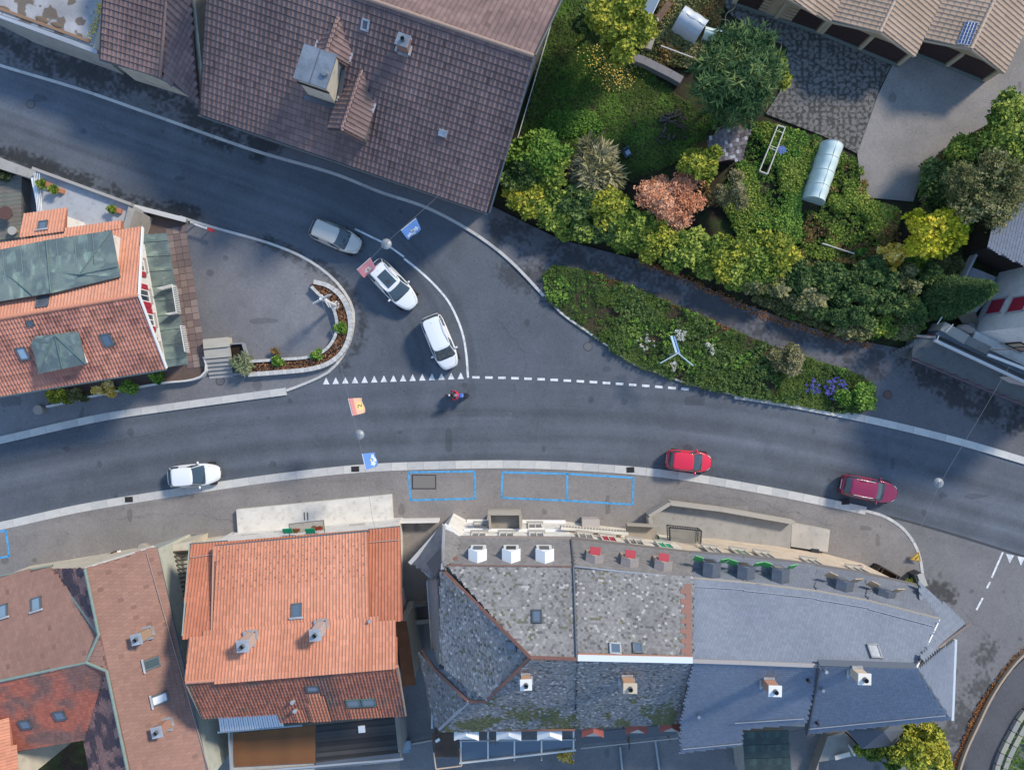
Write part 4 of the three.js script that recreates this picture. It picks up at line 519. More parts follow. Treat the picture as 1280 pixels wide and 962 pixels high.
  const fw = thing('front_wall', 'low rendered wall between pavement and the orange tiled house', 'wall'); beam(fw, 'wall', P(200, 685, 0.5), P(279, 672, 0.5), 0.25, 0.9, cream); beam(fw, 'wall', P(279, 672, 0.5), P(295, 667, 0.5), 0.25, 0.9, concrete);
  const rp = thing('concrete_ramp', 'pale concrete entrance terrace in front of the orange tiled house', 'terrace'); prism(rp, 'slab', [P(295, 637, 0.55), P(489, 618, 0.5), P(491, 650, 0.5), P(405, 658, 0.55), P(297, 667, 0.55)], 0, M(0.84, 0.82, 0.78, 0.9, { map: plasterTex })); for (const u of [380, 384]) beam(rp, 'drain_slot', P(u, 640, 0.56), P(u + 0.6, 650, 0.56), 0.06, 0.02, darkM); prism(rp, 'plinth', [P(297, 667.5, 0.4), P(405, 658.5, 0.4), P(491, 650.5, 0.4), P(491, 665, 0.4), P(297, 682, 0.4)], 0, M(0.6, 0.55, 0.5, 0.9, { map: plasterTex }));
  const cn = thing('entrance_canopy', 'grey balcony slab with red geranium boxes on the orange tiled house', 'balcony'); slab(cn, 'slab', [P(361, 655, 3), P(404, 650, 3), P(406, 668, 3), P(362, 673, 3)], 0.2, concrete); for (const q of [[[361, 655], [404, 650]], [[361, 655], [362, 672]], [[404, 650], [406, 667]]]) beam(cn, 'rail', P(...q[0], 3.9), P(...q[1], 3.9), 0.05, 0.05, gutterM);
}
// ---------------------------------------------------------------- slate row
const EV = 7.5, BR = 10.4, RG = 14;
{ // corner house A
  const b = thing('slate_corner_house', 'corner house with lichen grey slate roof and three white dormers', 'house');
  roof(b, [P(573, 673, EV), P(714, 674, EV), P(716, 708, BR), P(560, 706, BR)], STY.slateMans, 'mansard_face');
  roof(b, [P(513, 704, EV), P(555, 657, EV), P(553, 711, BR + 0.4), P(543, 722, BR - 0.5)], STY.slateMans, 'mansard_face'); roof(b, [P(555, 657, EV), P(574, 673, EV), P(572, 695, BR - 0.7), P(553, 711, BR + 0.4)], STY.slateMans, 'mansard_face');
  roof(b, [P(534, 724, EV), P(547, 724, BR), P(553, 830, BR), P(541, 830, EV)], STY.slateMans, 'mansard_face');
  const up = roof(b, [P(558, 707, BR), P(718, 708, BR), P(721, 823, RG), P(663, 821, RG)], STY.slateA), left = roof(b, [P(552, 712, BR), P(663, 821, RG), P(607, 875, 11.9), P(562, 838, BR), P(548, 830, BR)], STY.slateA);
  const low = roof(b, [P(663, 821, RG), P(721, 823, RG), P(718, 911, 8), P(549, 912, 8), P(586, 876, 11), P(607, 876, 11.6)], STY.slateMoss);
  roof(b, [P(543, 836, 9.3), P(562, 835, 9.8), P(606, 875, 11.7), P(586, 876, 11)], STY.slateA, 'wing_roof'); roof(b, [P(528, 812, 7.6), P(543, 836, 9.3), P(586, 876, 11), P(549, 911, 8), P(540, 910, 7.6)], STY.slateA, 'wing_roof'); slab(b, 'flat_lead_roof', [P(530, 812, 8.2), P(551, 812, 8.4), P(562, 835, 9.6), P(543, 836, 9.2)], 0.1, lead);
  for (const [p, q, m] of [[P(555, 713, BR), P(663, 821, RG), copperRed], [P(663, 821, RG), P(721, 823, RG), copperRed], [P(663, 821, RG), P(607, 876, 11.8), copperRed], [P(607, 876, 11.7), P(586, 876, 11.1), copperRed], [P(586, 876, 11.1), P(549, 911, 8.1), zincLight], [P(586, 876, 11.1), P(543, 836, 9.4), copperRed], [P(543, 836, 9.4), P(528, 812, 7.7), copperRed], [P(555, 657, EV), P(553, 711, BR + 0.45), zincLight], [P(572, 695, BR - 0.6), P(545, 722, BR - 0.4), copperRed]]) beam(b, 'hip_flashing', p.clone().add(V(0, 0.07, 0)), q.clone().add(V(0, 0.07, 0)), 0.2, 0.09, m);
  beam(b, 'break_flashing', P(560, 706.5, BR + 0.05), P(717, 708, BR + 0.05), 0.1, 0.06, copperRed); beam(b, 'cornice', P(573, 672, EV - 0.1), P(714, 673, EV - 0.1), 0.28, 0.2, M(0.3, 0.25, 0.22)); beam(b, 'cornice', P(512, 704, EV - 0.1), P(555, 656, EV - 0.1), 0.28, 0.2, M(0.5, 0.48, 0.44)); beam(b, 'cornice', P(555, 656, EV - 0.1), P(574, 672, EV - 0.1), 0.28, 0.2, white); tube(b, 'gutter', [P(534, 726, EV), P(541, 832, EV), P(540, 910, EV)], 0.08, zincLight); tube(b, 'gutter', [P(548, 913, 7.95), P(719, 912, 7.95)], 0.08, copperRed);
  const shadedSkylight = slab(b, 'roof_hatch', [P(532, 702, 9.4), P(553, 683, 9.4), P(551, 708, 10.6), P(544, 718, 10.4)].map((p) => p.add(V(0, 0.25, 0))), 0.05, M(0.07, 0.075, 0.085, 0.5));  // skylight and the shaded triangle round it, the shade put into the dark colour
  prism(b, 'wall', [P(576, 675.6, EV - 0.2), P(716, 676.6, EV - 0.2), P(718, 904, EV - 0.2), P(556, 904, EV - 0.2), P(542, 728, EV - 0.2), P(520, 706, EV - 0.2), P(556, 665, EV - 0.2)], 0, M(0.95, 0.93, 0.88, 0.85, { map: plasterTex }));
  prism(b, 'wall', [P(580, 720, BR - 0.3), P(716, 720, BR - 0.3), P(720, 822, RG - 0.4), P(664, 820, RG - 0.4)], 6, greyWall);
  for (const [u, y] of [[597, 5.7], [633, 5.7], [672, 5.7], [597, 2.4], [672, 2.4]]) { const p = P(u, 675.9, EV - 0.2).setY(y); p.z -= 0.02; win(b, p, Math.PI, 1.0, 1.7, { frame: M(0.75, 0.72, 0.66, 0.8) }); }
  beam(b, 'string_course', P(576, 675, EV - 0.2).setY(3.9), P(716, 676, EV - 0.2).setY(3.9), 0.25, 0.16, white); beam(b, 'string_course', P(576, 675, EV - 0.2).setY(0.6), P(716, 676, EV - 0.2).setY(0.6), 0.3, 0.3, white);
  for (const u of [597, 639, 681]) dormer(b, u, 696, 9.9, { w: 1.0, d: 0.9, low: 1.5, rise: 0.32, wall: white, roof: white, hip: 0.1 });
  skylight(b, up, 671, 771, 0.52, 0.75, { frame: M(0.06, 0.08, 0.1) }); skylight(b, left, 640, 807, 0.5, 0.6, {}); chimney(b, low, 657, 846, 0.65, 0.6, 1.2, { stack: M(0.55, 0.33, 0.2, 0.9), cap: white });
  for (const u of [583, 636, 687]) dormer(b, u, 912, 7.4, { w: 1.5, d: 1.3, low: 1.3, rise: 0.45, wall: white, roof: white, ry: Math.PI, hip: 0.5 });
  const bal = thing('stone_balcony', 'weathered stone balcony on the white facade of the slate corner house', 'balcony'); prism(bal, 'slab', [P(612, 641, 3.6), P(650, 641, 3.6), P(651, 664, 3.6), P(614, 663, 3.6)], 3.2, M(0.4, 0.37, 0.33, 0.95, { map: plasterTex })); beam(bal, 'parapet', P(610, 640, 4.0), P(651, 640, 4.0), 0.32, 0.8, M(0.46, 0.42, 0.36, 0.9, { map: plasterTex })); for (const u of [612, 650]) { beam(bal, 'parapet', P(u, 641, 4.0), P(u + 0.7, 660, 4.0), 0.16, 0.8, M(0.46, 0.42, 0.36, 0.9, { map: plasterTex })); const q = P(u, 645, 0); beam(bal, 'support', V(q.x, 0, q.z), V(q.x, 3.2, q.z), 0.3, 0.3, concrete); }
}
{ // house B
  const b = thing('slate_middle_house', 'terraced house with mossy slate roof, white ridge strip and three red awning dormers', 'house');
  roof(b, [P(714, 674, EV), P(863, 692, EV), P(866, 723, BR), P(718, 708, BR)], STY.slateMans, 'mansard_face');
  const up = roof(b, [P(719, 708, BR), P(866, 723, BR), P(866, 824, RG), P(722, 821, RG)], STY.slateA), low = roof(b, [P(722, 825, RG), P(866, 828, RG), P(850, 903, 8.4), P(720, 911, 8.0)], STY.slateMoss);
  beam(b, 'ridge_strip', P(722, 822, RG + 0.1), P(866, 825, RG + 0.1), 0.36, 0.1, M(0.74, 0.77, 0.8, 0.5)); beam(b, 'ridge_tiles', P(722, 817.5, RG + 0.02), P(866, 821.5, RG + 0.02), 0.14, 0.1, M(0.42, 0.2, 0.13)); beam(b, 'break_flashing', P(718, 708, BR + 0.05), P(866, 723, BR + 0.05), 0.1, 0.06, zincLight); beam(b, 'cornice', P(714, 673, EV - 0.1), P(863, 691, EV - 0.1), 0.28, 0.2, M(0.2, 0.17, 0.15)); beam(b, 'party_strip', P(717, 708, BR + 0.1), P(721, 822, RG + 0.1), 0.1, 0.12, lead); beam(b, 'party_strip', P(714, 674, EV + 0.1), P(717, 708, BR + 0.1), 0.1, 0.12, lead);
  const pl = planes.get(up); for (let i = 0; i < 15; i++) { const v = 729 + i * 6.2, w = 7 + 6 * (i & 1) + 2 * rnd(), u = 864 + (i / 15) * 1.0; slab(b, 'red_slate_step', pxOn(pl, [[u - w, v], [u, v], [u, v + 6.3], [u - w, v + 6.3]]).map((p) => p.add(V(0, 0.08, 0))), 0.04, M(0.25 + 0.04 * rnd(), 0.14, 0.11, 0.8)); }
  prism(b, 'wall', [P(716, 676.6, EV - 0.2), P(862, 694, EV - 0.2), P(852, 896, EV - 0.2), P(719, 904, EV - 0.2)], 0, M(0.84, 0.79, 0.7, 0.85, { map: plasterTex })); prism(b, 'wall', [P(719, 720, BR - 0.3), P(864, 735, BR - 0.3), P(865, 822, RG - 0.4), P(722, 820, RG - 0.4)], 6, greyWall);
  const fr = Math.PI - 0.12; for (const [u, v, y, s] of [[735, 678.6, 5.7], [765, 682, 5.7, redPaint], [800, 686.2, 5.7], [838, 690.8, 5.7, greenPaint]]) { const p = P(u, v, EV - 0.2).setY(y); p.z -= 0.1; win(b, p, fr, 1.0, 1.7, { pane: s, frame: M(0.7, 0.62, 0.5, 0.8) }); }
  for (const [u, v] of [[743, 701], [787, 705], [829, 709]]) dormer(b, u, v, 9.8, { w: 0.95, d: 0.8, low: 1.4, rise: 0.22, wall: M(0.55, 0.42, 0.34, 0.9, { map: plasterTex }), roof: M(0.46, 0.4, 0.37, 0.8, { map: metalTex }), ry: -0.12, sill: M(0.4, 0.03, 0.05, 0.6), hip: 0.1 });
  skylight(b, up, 797, 810, 0.5, 0.55, {}); skylight(b, up, 769, 811, 0.6, 0.6, { frame: zincLight }); chimney(b, low, 783, 848, 0.8, 0.55, 1.5, { stack: M(0.55, 0.33, 0.2, 0.9), cap: M(0.6, 0.5, 0.36) });
  for (const [u, v] of [[741, 909], [796, 905], [838, 903]]) dormer(b, u, v, 7.6, { w: 1.3, d: 1.2, low: 1.3, rise: 0.45, wall: M(0.5, 0.45, 0.4), roof: M(0.36, 0.1, 0.07, 0.8), ry: Math.PI, hip: 0.5 });
  const bal = thing('balustrade_balcony', 'long pale balcony with stone balusters on the terraced slate house', 'balcony'); { const a = P(700, 657, 3.4), c = P(783, 664, 3.4); prism(bal, 'slab', [a, c, P(783, 672, 3.4), P(700, 664, 3.4)], 3.1, M(0.7, 0.63, 0.52, 0.9)); beam(bal, 'handrail', a.clone().setY(4.3), c.clone().setY(4.3), 0.2, 0.12, M(0.72, 0.66, 0.55, 0.9)); for (let i = 0; i < 22; i++) { const p = a.clone().lerp(c, (i + 0.5) / 22); cyl(bal, 'baluster', V(p.x, 3.4, p.z), 0.09, 0.06, 0.86, M(0.62, 0.56, 0.46, 0.9), 8); } }
  const b2 = thing('mossy_balcony', 'bare mossy stone balcony slab with a green plant on the terraced slate house', 'balcony'); prism(b2, 'slab', [P(783, 655, 3.4), P(820, 657, 3.4), P(822, 676, 3.4), P(784, 672, 3.4)], 3.0, M(0.42, 0.37, 0.3, 0.95, { map: plasterTex })); beam(b2, 'parapet', P(783, 655, 3.7), P(820, 657, 3.7), 0.15, 0.6, M(0.36, 0.32, 0.26, 0.95)); 
  const b3 = thing('iron_balcony', 'balcony with dark iron railing beside the concrete ramp', 'balcony'); { prism(b3, 'slab', [P(837, 659, 3.2), P(877, 663, 3.2), P(877, 686, 3.2), P(838, 682, 3.2)], 2.9, M(0.42, 0.4, 0.35, 0.95, { map: plasterTex })); for (const [p, q] of [[[837, 659], [877, 663]], [[837, 659], [838, 676]], [[877, 663], [876, 680]]]) { const A = P(...p, 4.2), B = P(...q, 4.2); beam(b3, 'handrail', A, B, 0.09, 0.06, darkM); beam(b3, 'handrail', A.clone().setY(3.3), B.clone().setY(3.3), 0.06, 0.05, darkM); const n = Math.round(A.distanceTo(B) / 0.18); for (let i = 0; i <= n; i++) { const r = A.clone().lerp(B, i / n); box(b3, 'bar', V(r.x, 3.72, r.z), 0.035, 0.95, 0.035, darkM, 0, 0); } } }
  const st = thing('utility_cabinet', 'grey cabinet standing at the balustrade of the terraced slate house', 'cabinet'); const p = P(736, 650, 0); box(st, 'cabinet', V(p.x, 0.75, p.z), 1.25, 1.3, 0.6, M(0.4, 0.36, 0.33, 0.8), 0); box(st, 'lid', V(p.x, 1.44, p.z), 1.35, 0.08, 0.7, M(0.45, 0.41, 0.37, 0.8), 0);
}
{ // house C, long curved
  const b = thing('slate_long_house', 'long curved house with smooth blue grey slate roof and green shuttered dormers', 'house');
  const ev = [[863, 692], [929, 696], [1020, 708], [1080, 718], [1145, 733]], br = [[866, 722], [929, 727], [1020, 738], [1085, 750], [1175, 773]], rg = [[866, 826], [925, 828], [1000, 831], [1065, 833], [1145, 835]];
  const pU = tri3([866, 826, RG], [1145, 835, RG], [1000, 735.5, BR]), upR = roof(b, pxOn(pU, [...br, ...rg.slice().reverse()]), STY.slateB), ups = [upR, upR, upR, upR];
  for (let i = 0; i < 4; i++) { roof(b, [P(...ev[i], EV), P(...ev[i + 1], EV), hit(pU, ...br[i + 1]), hit(pU, ...br[i])], STY.slateMansB, 'mansard_face'); beam(b, 'cornice', P(ev[i][0], ev[i][1] - 1, EV - 0.1), P(ev[i + 1][0], ev[i + 1][1] - 1, EV - 0.1), 0.3, 0.2, M(0.2, 0.18, 0.17)); beam(b, 'break_flashing', hit(pU, ...br[i]).add(V(0, 0.06, 0)), hit(pU, ...br[i + 1]).add(V(0, 0.06, 0)), 0.12, 0.07, M(0.42, 0.36, 0.28)); beam(b, 'ridge_strip', P(...rg[i], RG + 0.08), P(...rg[i + 1], RG + 0.08), 0.22, 0.12, M(0.4, 0.36, 0.33)); const pl = planes.get(ups[i]); beam(b, 'snow_guard', hit(pl, br[i][0], br[i][1] + 10).add(V(0, 0.12, 0)), hit(pl, br[i + 1][0] - (i === 3 ? 8 : 0), br[i + 1][1] + 9).add(V(0, 0.12, 0)), 0.05, 0.05, zincLight); }
  roof(b, [P(1147, 827, RG), P(1213, 779, 8), P(1147, 729, 8), P(1146, 748, 9.3), P(1175, 773, BR)], { ...STY.slateB, w: 0.42, l: 0.36 }, 'corner_roof');
  roof(b, [P(1147, 836, RG), P(1194, 799, 8), P(1190, 900, 8)], STY.slateB, 'hip_roof'); beam(b, 'gutter', P(1194, 799, 8), P(1190, 900, 8), 0.25, 0.14, M(0.62, 0.66, 0.68, 0.5)); beam(b, 'hip_flashing', P(1175, 773, BR + 0.1), P(1146, 834, RG + 0.1), 0.1, 0.08, white); beam(b, 'hip_flashing', P(1147, 828, RG + 0.1), P(1213, 779, 8.1), 0.1, 0.08, M(0.2, 0.15, 0.13)); beam(b, 'hip_flashing', P(1146, 836, RG + 0.1), P(1189, 901, 8.1), 0.12, 0.08, lead);
  const pA = tri3([866, 828, RG], [1022, 832, RG], [850, 941, 8]), lowA = roof(b, pxOn(pA, [[866, 828], [1024, 832], [1008, 904], [928, 911], [928, 931], [850, 941], [851, 903]]), STY.slateB);
  const pB = tri3([1025, 833, RG + 0.35], [1145, 836, RG + 0.35], [1008, 917, 8.5]), lowB = roof(b, pxOn(pB, [[1025, 832], [1146, 836], [1188, 899], [1008, 917]]), { ...STY.slateB, th: 0.4 });
  beam(b, 'verge_board', P(1024.5, 833, RG + 0.4), hit(pB, 1008, 917).add(V(0, 0.05, 0)), 0.1, 0.3, lead);
  for (const [pl, a, c] of [[pB, [1009, 910], [1181, 893]], [pA, [853, 935], [927, 928]], [pA, [918, 902.5], [1004, 897]]]) beam(b, 'snow_guard', hit(pl, ...a).add(V(0, 0.13, 0)), hit(pl, ...c).add(V(0, 0.13, 0)), 0.05, 0.06, zincLight);
  prism(b, 'wall', [...ev.slice(0, 4).map(([u, v]) => P(u, v + 2.6, EV - 0.2)), P(1143, 737, EV - 0.2), P(1200, 783, EV - 0.2), P(1183, 800, EV - 0.2), P(1182, 893, EV - 0.2), P(1010, 908, EV - 0.2), P(930, 905, EV - 0.2), P(925, 926, EV - 0.2), P(856, 934, EV - 0.2)], 0, M(0.78, 0.66, 0.52, 0.85, { map: plasterTex })); prism(b, 'wall', [P(870, 735, BR - 0.3), P(1020, 750, BR - 0.3), P(1150, 790, BR - 0.3), P(1142, 832, RG - 0.4), P(868, 824, RG - 0.4)], 6, greyWall);
  prism(b, 'plinth', [P(1128, 735, 1), P(1150, 741, 1), P(1188, 790, 1), P(1170, 860, 1)], 0, concreteDark);
  for (const [u, v, y, s] of [[900, 696, 5.6], [937, 699.3, 5.6, M(0.16, 0.24, 0.16)], [968, 703, 5.6], [1030, 712, 5.6], [1090, 722.5, 5.6]]) { const p = P(u, v, EV - 0.2).setY(y); p.z -= 0.06; win(b, p, Math.PI - 0.14, 1.0, 1.7, { pane: s, frame: M(0.7, 0.62, 0.5, 0.8) }); }
  for (const [u, v] of [[890, 713.5], [933, 718], [976, 721]]) dormer(b, u, v, 9.9, { w: 0.95, d: 1.0, low: 1.3, rise: 0.22, wall: M(0.12, 0.15, 0.2, 0.6), roof: lead, ry: -0.08, shutter: M(0.12, 0.5, 0.13, 0.5), hip: 0.1 });
  for (const [u, v, r] of [[1056, 735, -0.2], [1108, 747, -0.24]]) dormer(b, u, v, 10.1, { w: 0.95, d: 0.9, low: 1.2, rise: 0.22, wall: M(0.12, 0.15, 0.2, 0.6), roof: lead, ry: r, shutter: M(0.6, 0.42, 0.24, 0.7), hip: 0.1 });
  skylight(b, ups[3], 1093, 814.5, 0.6, 0.8, { frame: zinc, pane: zincLight }); chimney(b, lowA, 959, 852, 0.75, 0.6, 1.4, { stack: M(0.5, 0.27, 0.18, 0.9) }); chimney(b, lowB, 1068, 838, 0.72, 0.6, 1.3, { stack: M(0.62, 0.5, 0.38, 0.9), cap: M(0.8, 0.75, 0.65) });
  for (const [pl, u, v] of [[pA, 1009, 849], [pB, 1026, 860], [pB, 1030, 837], [pB, 1020, 902], [pA, 872, 893]]) { const p = hit(pl, u, v); cyl(b, 'roof_vent', p, 0.09, 0.1, 0.4, (u === 1009 || u === 1020) ? darkM : zincLight, 10); }
  const rp = thing('stone_ramp', 'walled concrete ramp along the long blue grey slate house', 'ramp'); prism(rp, 'ramp', [P(812, 641, 0.9), P(835, 630, 0.8), P(990, 653, 0.7), P(988, 688, 0.7), P(878, 678, 0.9), P(815, 668, 0.9)], 0, M(0.42, 0.41, 0.39, 0.95, { map: plasterTex })); for (const [p, q] of [[[810, 644], [836, 628]], [[836, 628], [900, 636]], [[900, 636], [991, 652]], [[811, 645], [815, 668]]]) { beam(rp, 'parapet', P(...p, 1.0), P(...q, 1.0), 0.28, 1.0, M(0.5, 0.47, 0.42, 0.95, { map: plasterTex })); } prism(rp, 'landing', [P(990, 653.5, 0.72), P(1038, 662.5, 0.7), P(1035, 690, 0.7), P(989, 683, 0.72)], 0, M(0.58, 0.55, 0.5, 0.95, { map: plasterTex })); box(rp, 'drain', P(1019, 689, 0.75), 0.62, 0.06, 0.4, darkM, -0.1);
}
{ // back yard of the slate row
  sheet('back_yard', [[500, 780], [530, 780], [535, 905], [860, 905], [860, 940], [1010, 910], [1150, 900], [1130, 1060], [500, 1060]], 0.13, site(0.3, 0.29, 0.285), 'asphalt yard behind the slate row');
  const pg = thing('glazed_pergola', 'white framed glass pergola behind the slate corner house', 'pergola'); const gl = M(0.1, 0.14, 0.18, 0.15);
  const us = [576, 610, 643, 677, 717]; for (let i = 0; i < 4; i++) { const a = us[i], c = us[i + 1]; slab(pg, 'glass_panel', [P(a + 1, 926 - i, 3.2), P(c - 1, 925 - i, 3.2), P(c - 1, 949 - i * 4.2 - 3, 2.9), P(a + 1, 951 - i * 4.2, 2.9)], 0.03, gl); } us.forEach((u, i) => beam(pg, 'rafter', P(u, 912, 3.3), P(u, 952 - i * 4, 2.95), 0.12, 0.12, M(0.66, 0.64, 0.58))); beam(pg, 'eave_beam', P(574, 953.5, 2.95), P(720, 937, 2.95), 0.13, 0.13, M(0.7, 0.68, 0.62)); beam(pg, 'wall_beam', P(574, 926, 3.25), P(720, 924, 3.25), 0.1, 0.1, M(0.4, 0.4, 0.4)); for (const u of us) { const p = P(u, 950, 2.9); cyl(pg, 'post', V(p.x, 0.1, p.z), 0.05, 0.05, 2.8, M(0.5, 0.48, 0.44), 8); }
  const dk = thing('wooden_terrace', 'grey brown wooden terrace with railing at the corner of the slate house', 'terrace'); for (let i = 0; i < 14; i++) { const u = 541 + i * 2.3; beam(dk, 'board', P(u, 916, 3.2), P(u + 2, 946, 3.2), 0.12, 0.05, M(0.17 + 0.05 * rnd(), 0.14, 0.115, 0.85, { map: woodTex })); } for (const [p, q] of [[[542, 940], [545, 961]], [[545, 961], [577, 957]], [[577, 957], [575, 935]]]) beam(dk, 'handrail', P(...p, 4.2), P(...q, 4.2), 0.08, 0.08, M(0.55, 0.42, 0.3)); prism(dk, 'base', [P(542, 917, 3.1), P(572, 916, 3.1), P(575, 945, 3.1), P(545, 948, 3.1)], 0, concreteDark);
  box(dk, 'tabletop', P(547, 925, 3.5), 0.35, 0.05, 0.2, white, 0.6);
  const lad = thing('ladder', 'short wooden ladder leaning under the slate eave', 'ladder'); for (const u of [612, 619]) beam(lad, 'rail', P(u, 921, 5.2), P(u + 1, 934, 2.2), 0.06, 0.06, timberGrey); for (let i = 0; i < 3; i++) beam(lad, 'rung', P(612, 923 + i * 4, 4.8 - i * 0.9), P(620, 923 + i * 4, 4.8 - i * 0.9), 0.05, 0.05, timber);
  const gs = thing('panel_roof', 'grey green sheet roof in three panels behind the blue slate house', 'roof'); for (let i = 0; i < 4; i++) { const t = i * 17; slab(gs, 'sheet_panel', [P(928 + i * 1.3, 914.5 + t, 4.2 - i * 0.14), P(985.5 + i * 1.4, 912.5 + t, 4.2 - i * 0.14), P(986.8 + i * 1.4, 929 + t, 4.1 - i * 0.14), P(929.3 + i * 1.3, 931 + t, 4.1 - i * 0.14)], 0.05, M(0.27, 0.33, 0.33, 0.7, { map: copperTex })); } prism(gs, 'wall', [P(932, 918, 3.8), P(982, 916, 3.8), P(988, 985, 3.4), P(936, 985, 3.4)], 0, greyWall);
  const pv = thing('garden_pavilion', 'dark blue faceted pavilion roof beside the yellow green tree', 'pavilion'); { const a = P(1105, 914, 4.6), k = [[1059, 913], [1078, 936], [1118, 932], [1132, 912], [1122, 900], [1070, 902]].map(([u, v]) => P(u, v, 3.2)); k.forEach((p, i) => slab(pv, 'roof_facet', [p, k[(i + 1) % 6], a], 0.06, M(0.07 + 0.02 * (i % 3), 0.085 + 0.02 * (i % 3), 0.11 + 0.02 * (i % 3), 0.6))); k.forEach((p) => cyl(pv, 'post', V(p.x * 0.99, 0, p.z * 0.99), 0.06, 0.06, 3.1, timberDark, 8)); }
  const tr = thing('yard_wall', 'pale yard wall with an open white hatch behind the slate house', 'wall'); prism(tr, 'wall', [P(1035, 920, 1.2), P(1058, 914, 1.2), P(1070, 945, 1.2), P(1024, 952, 1.2), P(1022, 985, 1.2), P(1012, 985, 1.2)], 0.1, M(0.35, 0.34, 0.32, 0.9, { map: plasterTex })); beam(tr, 'hatch', P(1044, 947, 1.5), P(1063, 942, 1.5), 0.35, 0.06, M(0.75, 0.66, 0.55)); beam(tr, 'hatch', P(1062, 932, 1.6), P(1068, 943, 1.4), 0.12, 0.3, white);
  for (const [u, v0, u1, v1, l] of [[775, 932, 779, 975, 'pale pipe edge in the dark yard behind the mossy slate roof'], [819, 925, 826, 975, 'thin pale edging strip in the yard behind the slate house']]) { const e = thing('edging', l, 'edging'); beam(e, 'edging', P(u, v0, 0.3), P(u1, v1, 0.3), 0.14, 0.3, M(0.34, 0.36, 0.38)); }
  const cw = thing('covered_walkway', 'dark walkway roof with pale trim along the mossy slate house', 'roof'); slab(cw, 'walkway_roof', [P(728, 930, 2.6), P(846, 918, 2.6), P(843, 905, 2.8), P(724, 916, 2.8)], 0.08, M(0.1, 0.11, 0.12, 0.7)); beam(cw, 'trim', P(726, 935, 2.62), P(848, 922, 2.62), 0.1, 0.1, M(0.42, 0.4, 0.36)); for (const u of [735, 785, 838]) { const p = P(u, 926, 2.5); cyl(cw, 'post', V(p.x, 0.1, p.z), 0.05, 0.05, 2.45, timberGrey, 8); } beam(cw, 'prop', P(786, 921, 2.65), P(787, 937, 3.4), 0.08, 0.08, timber);
  const ky = thing('service_container', 'blue grey lidded container in the alley by the orange tiled house', 'container'); box(ky, 'body', P(507, 932, 0.6), 0.7, 1.0, 0.6, M(0.2, 0.27, 0.33, 0.6), 0.1); box(ky, 'lid', P(507, 931, 1.15), 0.78, 0.1, 0.68, M(0.24, 0.31, 0.37, 0.6), 0.1);
  const ar = thing('alley_wall', 'low pale wall crossing the dark alley between orange and slate houses', 'wall'); beam(ar, 'wall', P(503, 757, 0.6), P(535, 752, 0.6), 0.2, 1.2, concreteDark); beam(ar, 'coping', P(506, 779, 1.24), P(536, 776, 1.24), 0.3, 0.1, concrete); beam(ar, 'wall', P(506, 779, 0.6), P(536, 776, 0.6), 0.2, 1.2, concreteDark); beam(ar, 'edge', P(514, 929, 0.6), P(540, 924, 0.6), 0.15, 0.3, concrete);
  const bt = thing('boundary_wall', 'white rendered boundary wall between the pavement and the slate corner house', 'wall'); beam(bt, 'wall', P(492, 651, 0.6), P(549, 650, 0.6), 0.2, 1.1, whiteWall);
}
